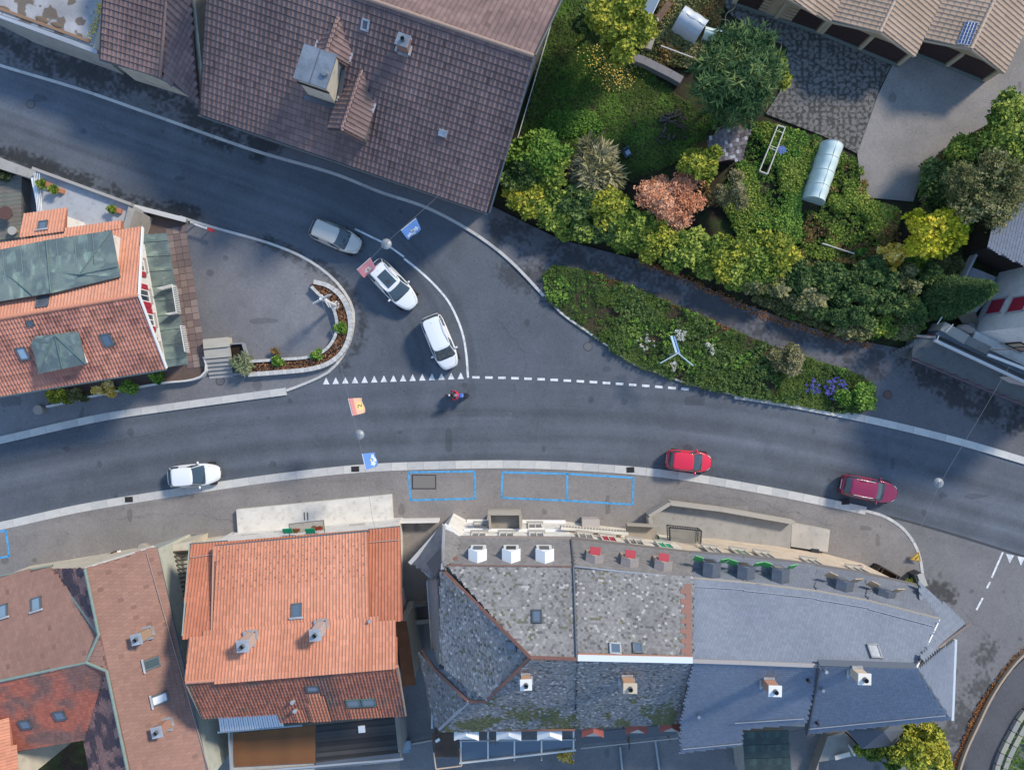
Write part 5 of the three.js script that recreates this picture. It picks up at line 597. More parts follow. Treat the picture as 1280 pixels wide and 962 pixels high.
{ // right: white house, terrace and walls
  const b = thing('white_house', 'tall white house with crimson shutters above the stepped terrace', 'house');
  const A = P(1213, 416), B = P(1251, 337), ab = B.clone().sub(A), ac = V(-ab.z, 0, ab.x).normalize(); if (ac.x < 0) ac.negate(); const Cc = A.clone().addScaledVector(ac, 9), Dd = B.clone().addScaledVector(ac, 9), y = 8.5;
  prism(b, 'wall', [A, B, Dd, Cc].map((p) => p.clone().setY(y)), 0, M(0.92, 0.92, 0.92, 0.85, { map: plasterTex }));
  const mid = (p, q) => p.clone().lerp(q, 0.5), r0 = mid(A, Cc).setY(11.2), r1 = mid(B, Dd).setY(11.2), o = ab.clone().normalize().multiplyScalar(0.5), u = (p) => p.clone().setY(y - 0.1);
  roof(b, [u(A).sub(o).addScaledVector(ac, -0.5), u(B).add(o).addScaledVector(ac, -0.5), r1.clone().add(o), r0.clone().sub(o)], STY.barn); roof(b, [r0.clone().sub(o), r1.clone().add(o), u(Dd).add(o).addScaledVector(ac, 0.5), u(Cc).sub(o).addScaledVector(ac, 0.5)], STY.barn); prism(b, 'gable', [u(A), r0.clone().setY(11), u(Cc), u(Dd), r1.clone().setY(11), u(B)], y - 0.6, whiteWall);
  const wr = Math.atan2(-ac.x, -ac.z); for (const [t, yy] of [[0.38, 1.7], [0.36, 4.15], [0.36, 6.8]]) { const p = A.clone().addScaledVector(ab, t).setY(yy).addScaledVector(ac, -0.02), f = box(b, 'closed_shutter', p, 1.15, 1.6, 0.1, redPaint, wr, 0.01); for (const [x, y2, w2, h2] of [[0, 0.86, 1.4, 0.12], [0, -0.86, 1.4, 0.12], [0.64, 0, 0.12, 1.84], [-0.64, 0, 0.12, 1.84]]) { const q = mesh(f, 'surround', rbox(w2, h2, 0.12, 0), M(0.42, 0.43, 0.46)); q.position.set(x, y2, 0); } }
  const sr = Math.atan2(-ab.x, -ab.z), sd = ab.clone().normalize(); for (const [t, yy] of [[0.3, 2.2], [0.6, 2.2]]) win(b, A.clone().lerp(Cc, t).setY(yy).addScaledVector(sd, -0.02), sr, 1.3, 1.6, { frame: timberDark, pane: M(0.5, 0.4, 0.28) });
  prism(b, 'base_course', [A.clone().addScaledVector(sd, -0.9).addScaledVector(ac, -0.2), A.clone().addScaledVector(ac, -0.2).addScaledVector(sd, -0.02), Cc.clone().addScaledVector(sd, -0.02), Cc.clone().addScaledVector(sd, -0.9)].map((p) => p.setY(1.0)), 0, whiteWall);
  const an = thing('slate_annex', 'low annex with slate roof behind the white house', 'building'); roof(an, [P(1252, 255, 3.6), P(1235, 309, 3.6), P(1262, 324, 3.8), P(1300, 340, 4.4), P(1330, 250, 4.4)], STY.slateB); prism(an, 'wall', [P(1253, 262, 3.3), P(1240, 308, 3.3), P(1300, 335, 3.6), P(1325, 255, 3.6)], 0, timberDark); beam(an, 'gutter', P(1236, 309, 3.5), P(1262, 321, 3.5), 0.12, 0.1, white);
  const tr = thing('flagged_terrace', 'small pale flagged terrace between the white house and the cypress', 'terrace'); prism(tr, 'slab', [P(1204, 356, 0.6), P(1216, 334, 0.6), P(1246, 346, 0.6), P(1232, 378, 0.6), P(1212, 400, 0.6)], 0, M(0.42, 0.45, 0.5, 0.9, { map: plasterTex })); beam(tr, 'edge_wall', P(1201, 352, 0.7), P(1222, 310, 0.7), 0.18, 0.8, M(0.45, 0.46, 0.46, 0.9)); prism(tr, 'planter', [P(1206, 352, 0.9), P(1210, 344, 0.9), P(1215, 347, 0.9), P(1210, 354, 0.9)], 0, M(0.42, 0.15, 0.04, 0.9));
  const sp = thing('outdoor_steps', 'dark slatted steps between the cypress and the white house', 'steps'); for (let i = 0; i < 7; i++) beam(sp, 'step', P(1198 + i * 1.5, 396 + i * 2.2, 1.3 - i * 0.14), P(1220 + i * 0.5, 391 + i * 2.4, 1.3 - i * 0.14), 0.16, 0.1, timberGrey);
  const bb = thing('boulder', 'pale boulder at the foot of the white house', 'boulder'); { const g = new THREE.IcosahedronGeometry(0.5, 2), a = g.attributes.position; for (let i = 0; i < a.count; i++) { const k = 0.8 + 0.4 * noise(a.getX(i) * 3 + 5, a.getZ(i) * 3 + a.getY(i) * 2); a.setXYZ(i, a.getX(i) * k * 1.6, a.getY(i) * k * 0.6, a.getZ(i) * k * 0.7); } g.computeVertexNormals(); const q = mesh(bb, 'stone', g, M(0.55, 0.45, 0.4, 0.95, { map: plasterTex })); q.position.copy(P(1207, 411, 0.9)); q.rotation.y = -0.35; const p2 = P(1207, 411, 0); cyl(bb, 'plinth', V(p2.x, 0, p2.z), 0.45, 0.4, 0.7, concreteDark, 10); }
  const tn_ = thing('retaining_terrace', 'long dark terrace with white coping and purple railing below the white house', 'terrace');
  prism(tn_, 'terrace_slab', [P(1143, 424, 1.1), P(1168, 420, 1.1), P(1300, 480, 1.1), P(1320, 520, 1.1), P(1300, 512, 1.1), P(1140, 446, 1.1)], 0, M(0.16, 0.17, 0.175, 0.9, { map: plasterTex }));
  prism(tn_, 'upper_slab', [P(1170, 417, 1.5), P(1180, 408, 1.5), P(1210, 424, 1.5), P(1300, 466, 1.5), P(1300, 478, 1.5)], 0, M(0.13, 0.16, 0.2, 0.85, { map: plasterTex })); prism(tn_, 'step_slab', [P(1176, 412, 1.7), P(1182, 402, 1.7), P(1213, 419, 1.7), P(1206, 430, 1.7)], 0, concrete); prism(tn_, 'step_slab', [P(1206, 429, 1.72), P(1212, 420, 1.72), P(1240, 433, 1.72), P(1234, 443, 1.72)], 0, concreteDark);
  beam(tn_, 'coping', P(1168, 425, 1.75), P(1300, 486, 1.75), 0.2, 0.25, M(0.62, 0.62, 0.6, 0.85)); beam(tn_, 'coping', P(1235, 443, 1.8), P(1300, 468, 1.8), 0.2, 0.2, white); beam(tn_, 'coping', P(1146, 420, 1.15), P(1170, 421, 1.15), 0.2, 0.15, concrete);
  const purple = M(0.13, 0.075, 0.12, 0.5); for (const h of [1.4, 1.75, 2.1]) beam(tn_, 'railing', P(1140, 449, h), P(1310, 519, h), 0.06, 0.06, purple); for (let i = 0; i < 12; i++) { const p = P(lerp(1140, 1310, i / 11), lerp(449, 519, i / 11), 1.1); box(tn_, 'railing_post', V(p.x, 1.6, p.z), 0.06, 1.05, 0.06, purple, 0, 0); }
  for (const [p, q] of [[[1171, 427], [1174, 419]], [[1183, 415], [1192, 405]], [[1172, 405], [1178, 396]]]) beam(tn_, 'handrail', P(...p, 2.0), P(...q, 2.0), 0.06, 0.06, white); beam(tn_, 'handrail', P(1142, 421, 2.0), P(1168, 419.5, 2.0), 0.05, 0.05, M(0.3, 0.08, 0.06)); beam(tn_, 'handrail', P(1240, 437, 2.4), P(1290, 436, 2.4), 0.06, 0.06, M(0.35, 0.14, 0.08));
  for (let i = 0; i < 6; i++) beam(tn_, 'stair_tread', P(1114 + i * 4.6, 440 - i * 1.4, 0.2 + i * 0.16), P(1134 + i * 2.2, 446 - i * 3.8, 0.2 + i * 0.16), 0.26, 0.16, M(0.12, 0.12, 0.12, 0.9));
  prism(tn_, 'plinth', [P(1250, 471, 1.2), P(1272, 470, 1.2), P(1284, 483, 1.2), P(1262, 478, 1.2)], 0.9, M(0.55, 0.42, 0.34));
}
// ---------------------------------------------------------------- planting
function clumpGeo(n, lw, ll, spread, sd) {
  const s0 = seed; seed = sd; const pos = [];
  for (let i = 0; i < n; i++) {
    const c = V(rr(-1, 1), rr(-0.7, 0.7), rr(-1, 1)).multiplyScalar(spread), a = V(rr(-1, 1), rr(-0.45, 0.6), rr(-1, 1)).normalize(), up = V(rr(-0.5, 0.5), 1, rr(-0.5, 0.5)), b = V(0, 0, 0).crossVectors(a, up).normalize().multiplyScalar(lw / 2), nn = V(0, 0, 0).crossVectors(b, a).normalize().multiplyScalar(lw * 0.18);
    const p0 = c.clone(), p1 = c.clone().addScaledVector(a, ll * 0.5).add(b).add(nn), p2 = c.clone().addScaledVector(a, ll), p3 = c.clone().addScaledVector(a, ll * 0.5).sub(b).add(nn);
    for (const p of [p0, p1, p2, p0, p2, p3]) pos.push(p.x, p.y, p.z);
  }
  seed = s0; const g = smp(pos); g.computeVertexNormals(); return g;
}
const leafG = clumpGeo(9, 0.55, 0.85, 0.55, 11), needleG = clumpGeo(12, 0.2, 1.25, 0.4, 5), fineG = clumpGeo(12, 0.3, 0.5, 0.75, 21), bladeG = (() => { const pos = []; for (let i = 0; i < 4; i++) { const x = (i - 1.5) * 0.05, a = [x - 0.022, 0, 0], b = [x + 0.022, 0, 0], c = [x * 2.4, 0.62, 0.25 + 0.05 * i], d = [x * 3.4, 0.75, 0.85]; pos.push(...a, ...b, ...c, ...b, ...d, ...c); } const g = smp(pos); g.computeVertexNormals(); return g; })();
const leafM = new THREE.MeshPhysicalMaterial({ color: 0xffffff, roughness: 0.7, specularIntensity: 0.35, side: THREE.DoubleSide });
const PAL = {
  hedge: [[0.08, 0.135, 0.022], [0.225, 0.295, 0.045], [0.42, 0.45, 0.085]], evergreen: [[0.04, 0.08, 0.024], [0.095, 0.155, 0.042], [0.18, 0.23, 0.065]], conifer: [[0.03, 0.075, 0.026], [0.075, 0.14, 0.045], [0.2, 0.26, 0.08]], gold: [[0.15, 0.19, 0.025], [0.34, 0.36, 0.045], [0.54, 0.47, 0.06]], salmon: [[0.54, 0.21, 0.1], [0.74, 0.35, 0.19], [0.8, 0.47, 0.28]], yellow: [[0.34, 0.35, 0.02], [0.58, 0.54, 0.03], [0.7, 0.56, 0.06]], olive: [[0.09, 0.1, 0.035], [0.21, 0.21, 0.075], [0.36, 0.32, 0.15]], amber: [[0.5, 0.3, 0.03], [0.74, 0.54, 0.09], [0.8, 0.64, 0.28]], fresh: [[0.06, 0.14, 0.022], [0.15, 0.27, 0.042], [0.26, 0.38, 0.065]], rust: [[0.14, 0.09, 0.035], [0.3, 0.19, 0.06], [0.42, 0.24, 0.09]], straw: [[0.16, 0.15, 0.06], [0.29, 0.26, 0.12], [0.42, 0.36, 0.2]], grey: [[0.14, 0.18, 0.09], [0.26, 0.29, 0.15], [0.36, 0.37, 0.21]], lawn: [[0.06, 0.105, 0.022], [0.115, 0.18, 0.035], [0.2, 0.26, 0.06]],
};
const pick = (c, pal, t) => t < 0.5 ? mix3(c, pal[0], pal[1], t * 2) : mix3(c, pal[1], pal[2], t * 2 - 1);
function foliage(parent, name, list, geo) { const im = new THREE.InstancedMesh(geo, leafM, list.length); im.name = name; const q = new THREE.Quaternion(), e = new THREE.Euler(), s = V(1, 1, 1); list.forEach(([p, k, c, rot], i) => { if (rot) q.copy(rot); else q.setFromEuler(e.set(rr(-0.6, 0.6), rr(0, 6.28), rr(-0.6, 0.6))); im.setMatrixAt(i, new THREE.Matrix4().compose(p, q, s.set(k, k, k))); im.setColorAt(i, c); }); im.userData.kind = 'stuff'; parent.add(im); return im; }
function crown(c, r, n, size, pal, o = {}) {
  const L = [], lobes = o.lobes || Math.max(5, Math.round(r.x * r.z * 2.4)), list = [];
  for (let i = 0; i < lobes; i++) { const a = i * 2.399 + rr(-0.4, 0.4), d = Math.sqrt((i + 0.5) / lobes) * 0.78, y = Math.sqrt(Math.max(0, 1 - d * d)) * rr(0.3, 0.78) * (rnd() < 0.25 ? -0.3 : 1), s = rr(0.3, 0.5); L.push([V(c.x + Math.cos(a) * d * r.x, c.y + y * r.y, c.z + Math.sin(a) * d * r.z), s * (1 - d * 0.35), rr(-0.22, 0.22)]); }
  const m = (r.x + r.z) / 2;
  for (let i = 0; i < n; i++) {
    const [p, s, tone] = L[Math.floor(rnd() * lobes)], th = rr(0, 6.283), y = rr(-0.55, 1), h = Math.sqrt(1 - Math.min(1, y * y)), k = rr(0.5, 1.22), q = V(p.x + Math.cos(th) * h * s * r.x * k, p.y + y * s * Math.min(r.y, m) * 1.1 * k, p.z + Math.sin(th) * h * s * r.z * k);
    q.y = Math.max(q.y, 0.12); const t = clamp(0.42 + tone + (rnd() - 0.5) * 0.85 + (noise(q.x * 1.1, q.z * 1.1) - 0.5) * 0.7); list.push([q, size * rr(0.45, 1.55), pick(new THREE.Color(), pal, t)]);
  }
  return list;
}
const bark = M(0.09, 0.065, 0.045, 0.95);
function trunkOf(parent, base, top, r, spread, name = 'trunk') { const gs = [], add = (a, b, r0, r1) => { const d = b.clone().sub(a), g = new THREE.CylinderGeometry(r1, r0, d.length(), 7, 1); g.applyQuaternion(new THREE.Quaternion().setFromUnitVectors(V(0, 1, 0), d.clone().normalize())); g.translate((a.x + b.x) / 2, (a.y + b.y) / 2, (a.z + b.z) / 2); gs.push(g); }; const fork = base.clone().lerp(top, 0.45); add(base, fork, r, r * 0.75); add(fork, top, r * 0.72, r * 0.25); for (let i = 0; i < 5; i++) { const a = i * 1.26 + rr(0, 0.5); add(fork.clone().lerp(top, 0.1 * i), top.clone().add(V(Math.cos(a) * spread.x * 0.55, rr(-0.3, 0.1) * spread.y, Math.sin(a) * spread.z * 0.55)), r * 0.45, r * 0.12); } return mesh(parent, name, mergeGeometries(gs), bark); }
// u,v: middle of the crown in the photo, h: height of the plant, rx, rz: half widths in metres
function plant(name, label, category, u, v, h, rx, rz, pal, o = {}) {
  const t = thing(name, label, category, o.group), hc = h * (o.low ? 0.45 : 0.6), c = P(u, v, hc), ry = h - hc;
  trunkOf(t, V(c.x, 0, c.z), V(c.x, hc + ry * 0.2, c.z), o.tr || 0.05 + h * 0.018, V(rx, ry, rz), o.low ? 'stem' : 'trunk');
  const n = o.n || Math.round(rx * rz * (o.dens || 150) / Math.pow((o.size || 0.3) / 0.3, 1.5));
  foliage(t, 'crown', crown(c, V(rx, ry, rz), n, o.size || 0.3, PAL[pal], o), o.geo || leafG); return t;
}
plant('deciduous_tree', 'yellowing green tree shedding leaves on the lawn beside the glass frames', 'tree', 775, 38, 6.5, 2.35, 2.5, 'gold', { size: 0.3, dens: 190 });
plant('dark_shrub', 'dark green shrub between the barn and the yellowing lawn tree', 'shrub', 737, 28, 4.2, 1.1, 1.9, 'evergreen', { size: 0.3 });
plant('conifer_tree', 'big dark green conifer beside the garage yard', 'tree', 918, 98, 7, 3.0, 3.1, 'conifer', { geo: needleG, size: 0.4, dens: 280, lobes: 40 });
plant('laburnum_shrub', 'lime yellow drooping shrub at the side of the big conifer', 'shrub', 966, 97, 4.6, 1.05, 1.8, 'gold', { size: 0.26 });
const HG = 'hedge shrubs above the footpath';
[[668, 196, 3.2, 2.3, 1.6, 'fresh', 'bright green bush against the corner of the barn'], [653, 226, 2.6, 1.5, 1.2, 'evergreen', 'dark green bush tucked under the barn eave'], [686, 218, 3.0, 1.6, 1.3, 'hedge', 'leafy green bush beside the feathery shrub'], [660, 250, 2.4, 1.8, 1.2, 'gold', 'golden hedge bush at the barn corner above the footpath'], [695, 262, 2.6, 1.8, 1.3, 'hedge', 'mid green bush below the leafy one beside the feathery shrub'], [727, 262, 2.7, 1.7, 1.5, 'evergreen', 'dark green bush directly below the feathery shrub'], [757, 262, 2.7, 1.7, 1.4, 'gold', 'golden bush between the feathery shrub and the salmon bush'], [718, 285, 2.3, 1.7, 1.0, 'hedge', 'mid green bush overhanging the footpath below the feathery shrub'], [752, 290, 2.3, 1.8, 1.1, 'evergreen', 'dark green bush overhanging the footpath between two greener bushes'], [785, 280, 2.6, 1.8, 1.5, 'hedge', 'mid green bush beside the salmon bush on its barn side'], [790, 304, 2.2, 1.8, 1.0, 'hedge', 'green bush at the path edge on the barn side of the salmon bush'], [822, 300, 2.5, 1.8, 1.4, 'gold', 'golden bush directly below the salmon pink bush'], [850, 312, 2.5, 1.8, 1.5, 'hedge', 'green bush just below the salmon bush toward the small tree'], [880, 318, 2.6, 1.9, 1.5, 'hedge', 'green hedge bush below the rusty orange shrub'], [912, 326, 2.7, 1.9, 1.7, 'gold', 'golden hedge bush below the pale grey green shrub'], [940, 334, 2.8, 1.9, 1.8, 'hedge', 'yellow tipped green bush just below the vegetable plot'], [962, 322, 2.9, 1.7, 1.7, 'gold', 'golden bush at the end of the hedge beside the vegetable plot'], [928, 350, 2.3, 1.7, 1.0, 'hedge', 'low green bush at the path edge below the golden end of the hedge'], [955, 358, 2.3, 1.5, 0.9, 'olive', 'olive brown bush at the path end of the hedge']].forEach(([u, v, h, rx, rz, pal, l]) => plant('hedge_bush', l || { hedge: 'mid green bush with yellow tips in the mixed hedge above the footpath', evergreen: 'dark green bush between paler ones in the hedge above the footpath', gold: 'golden yellow bush in the mixed hedge above the footpath', olive: 'olive brown bush at the lower end of the hedge above the footpath' }[pal], 'bush', u, v, h, rx * 1.14, rz * 1.16, pal, { low: true, size: 0.3, dens: 190, group: l || pal === 'olive' ? undefined : HG + ', ' + { hedge: 'mid green', evergreen: 'evergreen', gold: 'golden' }[pal] }));
{ // feathery shrub
  const t = plant('feathery_shrub', 'feathery grey green arching shrub in the hedge by the lawn', 'shrub', 742, 212, 2.6, 1.6, 1.7, 'straw', { low: true, geo: needleG, size: 0.62, n: 520, lobes: 9 }), c = P(742, 212, 1.2), list = [];
  for (let i = 0; i < 120; i++) { const a = rr(0, 6.28), d = rr(0.5, 1.4); list.push([V(c.x + Math.cos(a) * d, 1.2 + 0.5 * rnd(), c.z + Math.sin(a) * d), rr(0.3, 0.5), pick(new THREE.Color(), PAL.rust, rnd())]); } foliage(t, 'dead_twigs', list, needleG);
}
plant('salmon_bush', 'salmon pink autumn bush standing out of the green hedge', 'bush', 840, 248, 3.2, 2.5, 2.15, 'salmon', { low: true, geo: fineG, size: 0.3, dens: 330 });
plant('small_tree', 'small green and orange tree beside the mossy shed roof', 'tree', 872, 206, 3.6, 1.6, 1.6, 'gold', { size: 0.27 });
plant('pale_shrub', 'pale grey green shrub by the vegetable plot', 'shrub', 913, 240, 2.6, 1.25, 1.7, 'straw', { low: true, geo: fineG, size: 0.26, dens: 260 });
plant('rusty_shrub', 'rusty orange shrub between salmon bush and small tree', 'shrub', 880, 245, 2.0, 0.9, 1.0, 'rust', { low: true, size: 0.22 });
plant('yellow_tree', 'bright yellow green maple tree near the white house', 'tree', 1160, 294, 4.5, 2.1, 2.0, 'yellow', { size: 0.3, dens: 230 });
plant('amber_shrub', 'small amber leaved shrub beside the bright yellow tree', 'shrub', 1117, 318, 3, 1.35, 0.75, 'amber', { size: 0.22, dens: 170 });
plant('amber_shrub', 'tiny amber leaved shrub below its larger amber neighbour', 'shrub', 1106, 340, 2.2, 0.7, 0.45, 'amber', { size: 0.2, dens: 170 });
plant('olive_tree_crown', 'broad olive brown tree behind the slate annex', 'tree', 1222, 236, 6.5, 2.9, 2.9, 'olive', { geo: fineG, size: 0.36, dens: 240 });
plant('deciduous_tree', 'green and yellow tree at the edge of the garage driveway', 'tree', 1262, 168, 6, 2.5, 3.0, 'hedge', { size: 0.3, dens: 190 });
plant('deciduous_tree', 'green crown leaning over the driveway bend above the olive brown tree', 'tree', 1210, 196, 4.5, 2.2, 1.5, 'hedge', { size: 0.28, dens: 190 });
plant('hillside_shrub', 'dark shrub at the foot of the driveway bank', 'shrub', 1168, 236, 3, 1.5, 2.1, 'evergreen', { low: true, size: 0.28 });
plant('hillside_shrub', 'rust brown shrub on the driveway bank', 'shrub', 1177, 213, 2.2, 1.1, 1.2, 'rust', { low: true, size: 0.24 });
const HS = 'shrubs on the bank above the path';
[[990, 345, 2.2, 1.5, 1.3, 'evergreen'], [1020, 350, 2.4, 1.7, 1.4, 'evergreen'], [1050, 360, 2.6, 1.7, 1.5, 'evergreen'], [1085, 362, 2.8, 1.8, 1.5, 'evergreen'], [1010, 378, 2.2, 1.6, 1.2, 'olive'], [1042, 388, 2.2, 1.6, 1.3, 'evergreen'], [1075, 392, 2.3, 1.7, 1.3, 'evergreen'], [1108, 378, 2.4, 1.5, 1.4, 'evergreen'], [1065, 412, 1.5, 1.4, 0.8, 'olive'], [1100, 408, 1.6, 1.5, 0.9, 'hedge'], [1135, 390, 2.0, 1.2, 1.2, 'evergreen'], [1090, 340, 2.4, 1.3, 1.2, 'evergreen'], [1130, 350, 2.4, 1.3, 1.2, 'olive'], [1155, 345, 2.0, 1.0, 1.0, 'evergreen']].forEach(([u, v, h, rx, rz, pal]) => plant('bank_shrub', { evergreen: 'dark green shrub crowding the bank above the path', olive: 'olive brown shrub among the dark ones on the bank above the path', hedge: 'yellow tipped low shrub at the path edge of the bank' }[pal], 'shrub', u, v, h, rx, rz, pal, { low: true, size: 0.26, dens: 190, group: pal === 'hedge' ? undefined : HS + ', ' + pal }));
plant('island_shrub', 'brownish twiggy shrub on the planted island by the path', 'shrub', 984, 449, 1.6, 1.4, 1.2, 'straw', { low: true, geo: fineG, size: 0.28, dens: 260 });
plant('rounded_shrub', 'rounded green shrub at the tip of the planted island', 'shrub', 1068, 497, 1.2, 1.5, 1.1, 'fresh', { low: true, size: 0.24, dens: 220 });
plant('deciduous_tree', 'yellow green tree behind the blue faceted pavilion', 'tree', 1146, 932, 5, 2.6, 1.9, 'gold', { size: 0.28, dens: 190 });
plant('deciduous_tree', 'green shrub tree at the back of the dark pavilion', 'tree', 1105, 940, 3.5, 1.9, 1.0, 'hedge', { size: 0.26, dens: 190 });
plant('yellow_pot_plant', 'yellow leafed plant beside the glass pergola', 'plant', 708, 943, 1.6, 0.7, 0.45, 'amber', { low: true, size: 0.18 });
[[78, 496, 1.5, 0.85, 0.6, 'gold', 'yellowish shrub under the south eave of the orange roofed house'], [98, 494, 1.3, 0.8, 0.5, 'olive', 'olive shrub under the south eave of the orange roofed house'], [134, 486, 1.5, 0.8, 0.6, 'amber', 'golden brown shrub under the south eave of the orange roofed house'], [165, 484, 1.2, 0.8, 0.45, 'fresh', 'green shrub under the south eave by the paved apron'], [198, 473, 1.1, 0.5, 0.4, 'fresh', 'small bright green shrub at the corner of the paved apron']].forEach(([u, v, h, rx, rz, pal, l]) => plant('garden_shrub', l, 'shrub', u, v, h, rx, rz, pal, { low: true, size: 0.2, dens: 260 }));
plant('dark_shrub', 'dark overgrown shrub behind the concrete retaining wall', 'shrub', 6, 216, 2.2, 1.2, 0.6, 'olive', { low: true, size: 0.22 });
{ // cypress seen from above
  const t = thing('cypress_tree', 'dense dark green cypress beside the white house', 'tree'), b = P(1172, 374, 0), list = [], h = 6.2; trunkOf(t, b, V(b.x, 4.5, b.z), 0.14, V(0.6, 1, 0.6));
  for (let i = 0; i < 4200; i++) { const y = Math.pow(rnd(), 1.25), a = rr(0, 6.283), R = 1.75 * Math.pow(1 - y, 0.75) * Math.min(1, 0.75 + y * 3) * (0.86 + 0.2 * noise(a * 3 + 9, y * 9)), p = V(b.x + Math.cos(a) * R, 0.3 + y * h, b.z + Math.sin(a) * R * 0.95); list.push([p, rr(0.2, 0.36), pick(new THREE.Color(), PAL.conifer, clamp(0.3 + rr(-0.3, 0.4) + 0.25 * noise(a * 4, y * 14)))]); }
  foliage(t, 'crown', list, needleG);
}
// ground cover, nobody could count it
function cover(name, label, px, n, size, h, pal, o = {}) {
  const pts = px.map(([u, v]) => { const p = P(u, v, 0.1); return [p.x, p.z]; }), xs = pts.map((p) => p[0]), zs = pts.map((p) => p[1]), x0 = Math.min(...xs), x1 = Math.max(...xs), z0 = Math.min(...zs), z1 = Math.max(...zs), list = [];
  for (let tries = 0; list.length < n && tries < n * 6; tries++) { const x = rr(x0, x1), z = rr(z0, z1); if (!inPoly(x, z, pts)) continue; const g = fbm(x * 0.55 + (o.k || 0), z * 0.55 + 7, 3), d = sst(0.2, 0.55, g); if (o.gap && g < o.gap && rnd() < 0.85) continue; const pp = o.mix && noise(x * 0.5 + 40, z * 0.5 + 4) + 0.35 * noise(x * 2.1, z * 2.1 + 9) - 0.17 + (rnd() - 0.5) * 0.3 > 0.6 ? PAL[o.mix] : PAL[pal]; list.push([V(x, (o.y || 0.1) + h * d * rr(0.2, 1), z), size * rr(0.6, 1.3), pick(new THREE.Color(), pp, clamp(g * 1.3 - 0.3 + rr(-0.25, 0.3)))]); }
  const im = foliage(scene, numbered(name), list, o.geo || leafG); tag(im, label, o.cat || 'plants', null, 'stuff'); return im;
}
cover('island_ground_cover', 'rough low weeds and ground cover filling the planted traffic island', islandPx, 12000, 0.15, 0.26, 'lawn', { y: 0.12, mix: 'evergreen', gap: 0.42, geo: fineG });
cover('island_weeds', 'taller broad leaved weeds scattered over the planted traffic island', islandPx, 1700, 0.2, 0.4, 'evergreen', { y: 0.14, mix: 'fresh', gap: 0.5, k: 21 });
cover('lawn_grass', 'short autumn grass of the lawn behind the barn', [[694, 0], [650, 165], [680, 190], [790, 225], [850, 200], [900, 150], [850, 120], [800, 80], [760, 0]], 13000, 0.13, 0.06, 'lawn', { y: 0.02, geo: fineG, mix: 'fresh', cat: 'grass' });
cover('bright_weeds', 'patch of brighter green weeds on the lawn above the hedge', [[690, 138], [745, 140], [755, 162], [700, 172], [675, 160]], 420, 0.22, 0.2, 'fresh', { y: 0.04 });
cover('vegetable_plot', 'green vegetable rows and weeds between the greenhouse tunnel and yard', [[945, 152], [1025, 172], [1000, 240], [1000, 300], [985, 310], [925, 300], [900, 250], [930, 190]], 4600, 0.2, 0.4, 'fresh', { y: 0.03, mix: 'hedge', gap: 0.46 });
cover('garden_weeds', 'straggling weeds round the greenhouse tunnel', [[1050, 190], [1078, 205], [1082, 250], [1120, 262], [1130, 330], [1060, 330], [1000, 320], [1010, 262], [1035, 255]], 3400, 0.22, 0.5, 'hedge', { y: 0.03, mix: 'rust', k: 3, gap: 0.46 });
cover('bank_undergrowth', 'undergrowth on the bank above the path', [[975, 330], [1090, 310], [1200, 320], [1205, 350], [1160, 400], [1140, 425], [1060, 420], [990, 398], [940, 375]], 5200, 0.25, 0.4, 'olive', { y: 0.02, mix: 'fresh', k: 9 });
cover('upper_garden_plants', 'brownish garden plants between the polythene tents and the lawn wall', [[800, 60], [830, 0], [905, 0], [890, 60], [870, 85], [800, 78]], 1700, 0.24, 0.3, 'olive', { y: 0.02, mix: 'rust', k: 5 });
cover('bank_undergrowth', 'low plants under the trees beside the driveway', [[1150, 215], [1185, 185], [1250, 155], [1330, 120], [1330, 240], [1250, 250], [1200, 300], [1150, 270]], 3000, 0.26, 0.4, 'olive', { y: 0.02, k: 2, mix: 'fresh' });
cover('verge_grass', 'green grass verge beyond the side street path', [[1265, 985], [1240, 985], [1255, 935], [1285, 885], [1340, 850], [1340, 985]], 1500, 0.2, 0.2, 'fresh', { y: 0.1, geo: fineG, cat: 'grass' });
// fallen leaves
const litterG = (() => { const g = smp([-0.5, 0, -0.3, 0.1, 0.15, 0.5, 0.5, 0, -0.2, -0.5, 0, -0.3, -0.45, 0.2, 0.3, 0.1, 0.15, 0.5]); g.computeVertexNormals(); return g; })();
function litter(name, label, pts, w, n, y, pal) { const cv = new THREE.CatmullRomCurve3(pts.map(([u, v]) => P(u, v, y))), list = []; for (let i = 0; i < n; i++) { const p = cv.getPoint(rnd()), a = rr(0, 6.28), d = w * Math.pow(rnd(), 0.8); list.push([V(p.x + Math.cos(a) * d, y + rr(0.005, 0.03), p.z + Math.sin(a) * d), rr(0.06, 0.14), pick(new THREE.Color(), pal, rnd())]); } tag(foliage(scene, numbered(name), list, litterG), label, 'leaves', null, 'stuff'); }
const RUST = [[0.1, 0.04, 0.02], [0.26, 0.1, 0.04], [0.45, 0.2, 0.05]];
litter('fallen_leaves', 'fallen yellow leaves scattered under the lawn tree', [[735, 62], [755, 85], [775, 95], [795, 82]], 1.5, 420, 0.12, PAL.amber);
litter('fallen_leaves', 'brown leaves lining the upper edge of the footpath', [[800, 326], [860, 350], [940, 388], [1010, 412], [1090, 432]], 0.4, 1500, 0.115, RUST);
litter('fallen_leaves', 'brown leaves lining the island side of the footpath', [[735, 340], [800, 364], [870, 393], [930, 420]], 0.3, 500, 0.14, RUST);
litter('fallen_leaves', 'rusty drift of leaves along the kerb of the side street', [[1283, 812], [1260, 835], [1235, 870], [1222, 890], [1205, 930], [1190, 970]], 0.28, 1600, 0.09, RUST);
litter('fallen_leaves', 'yellow leaves in the gutter of the flat roof', [[125, 2], [120, 25], [112, 48]], 0.35, 160, 4.15, PAL.amber);
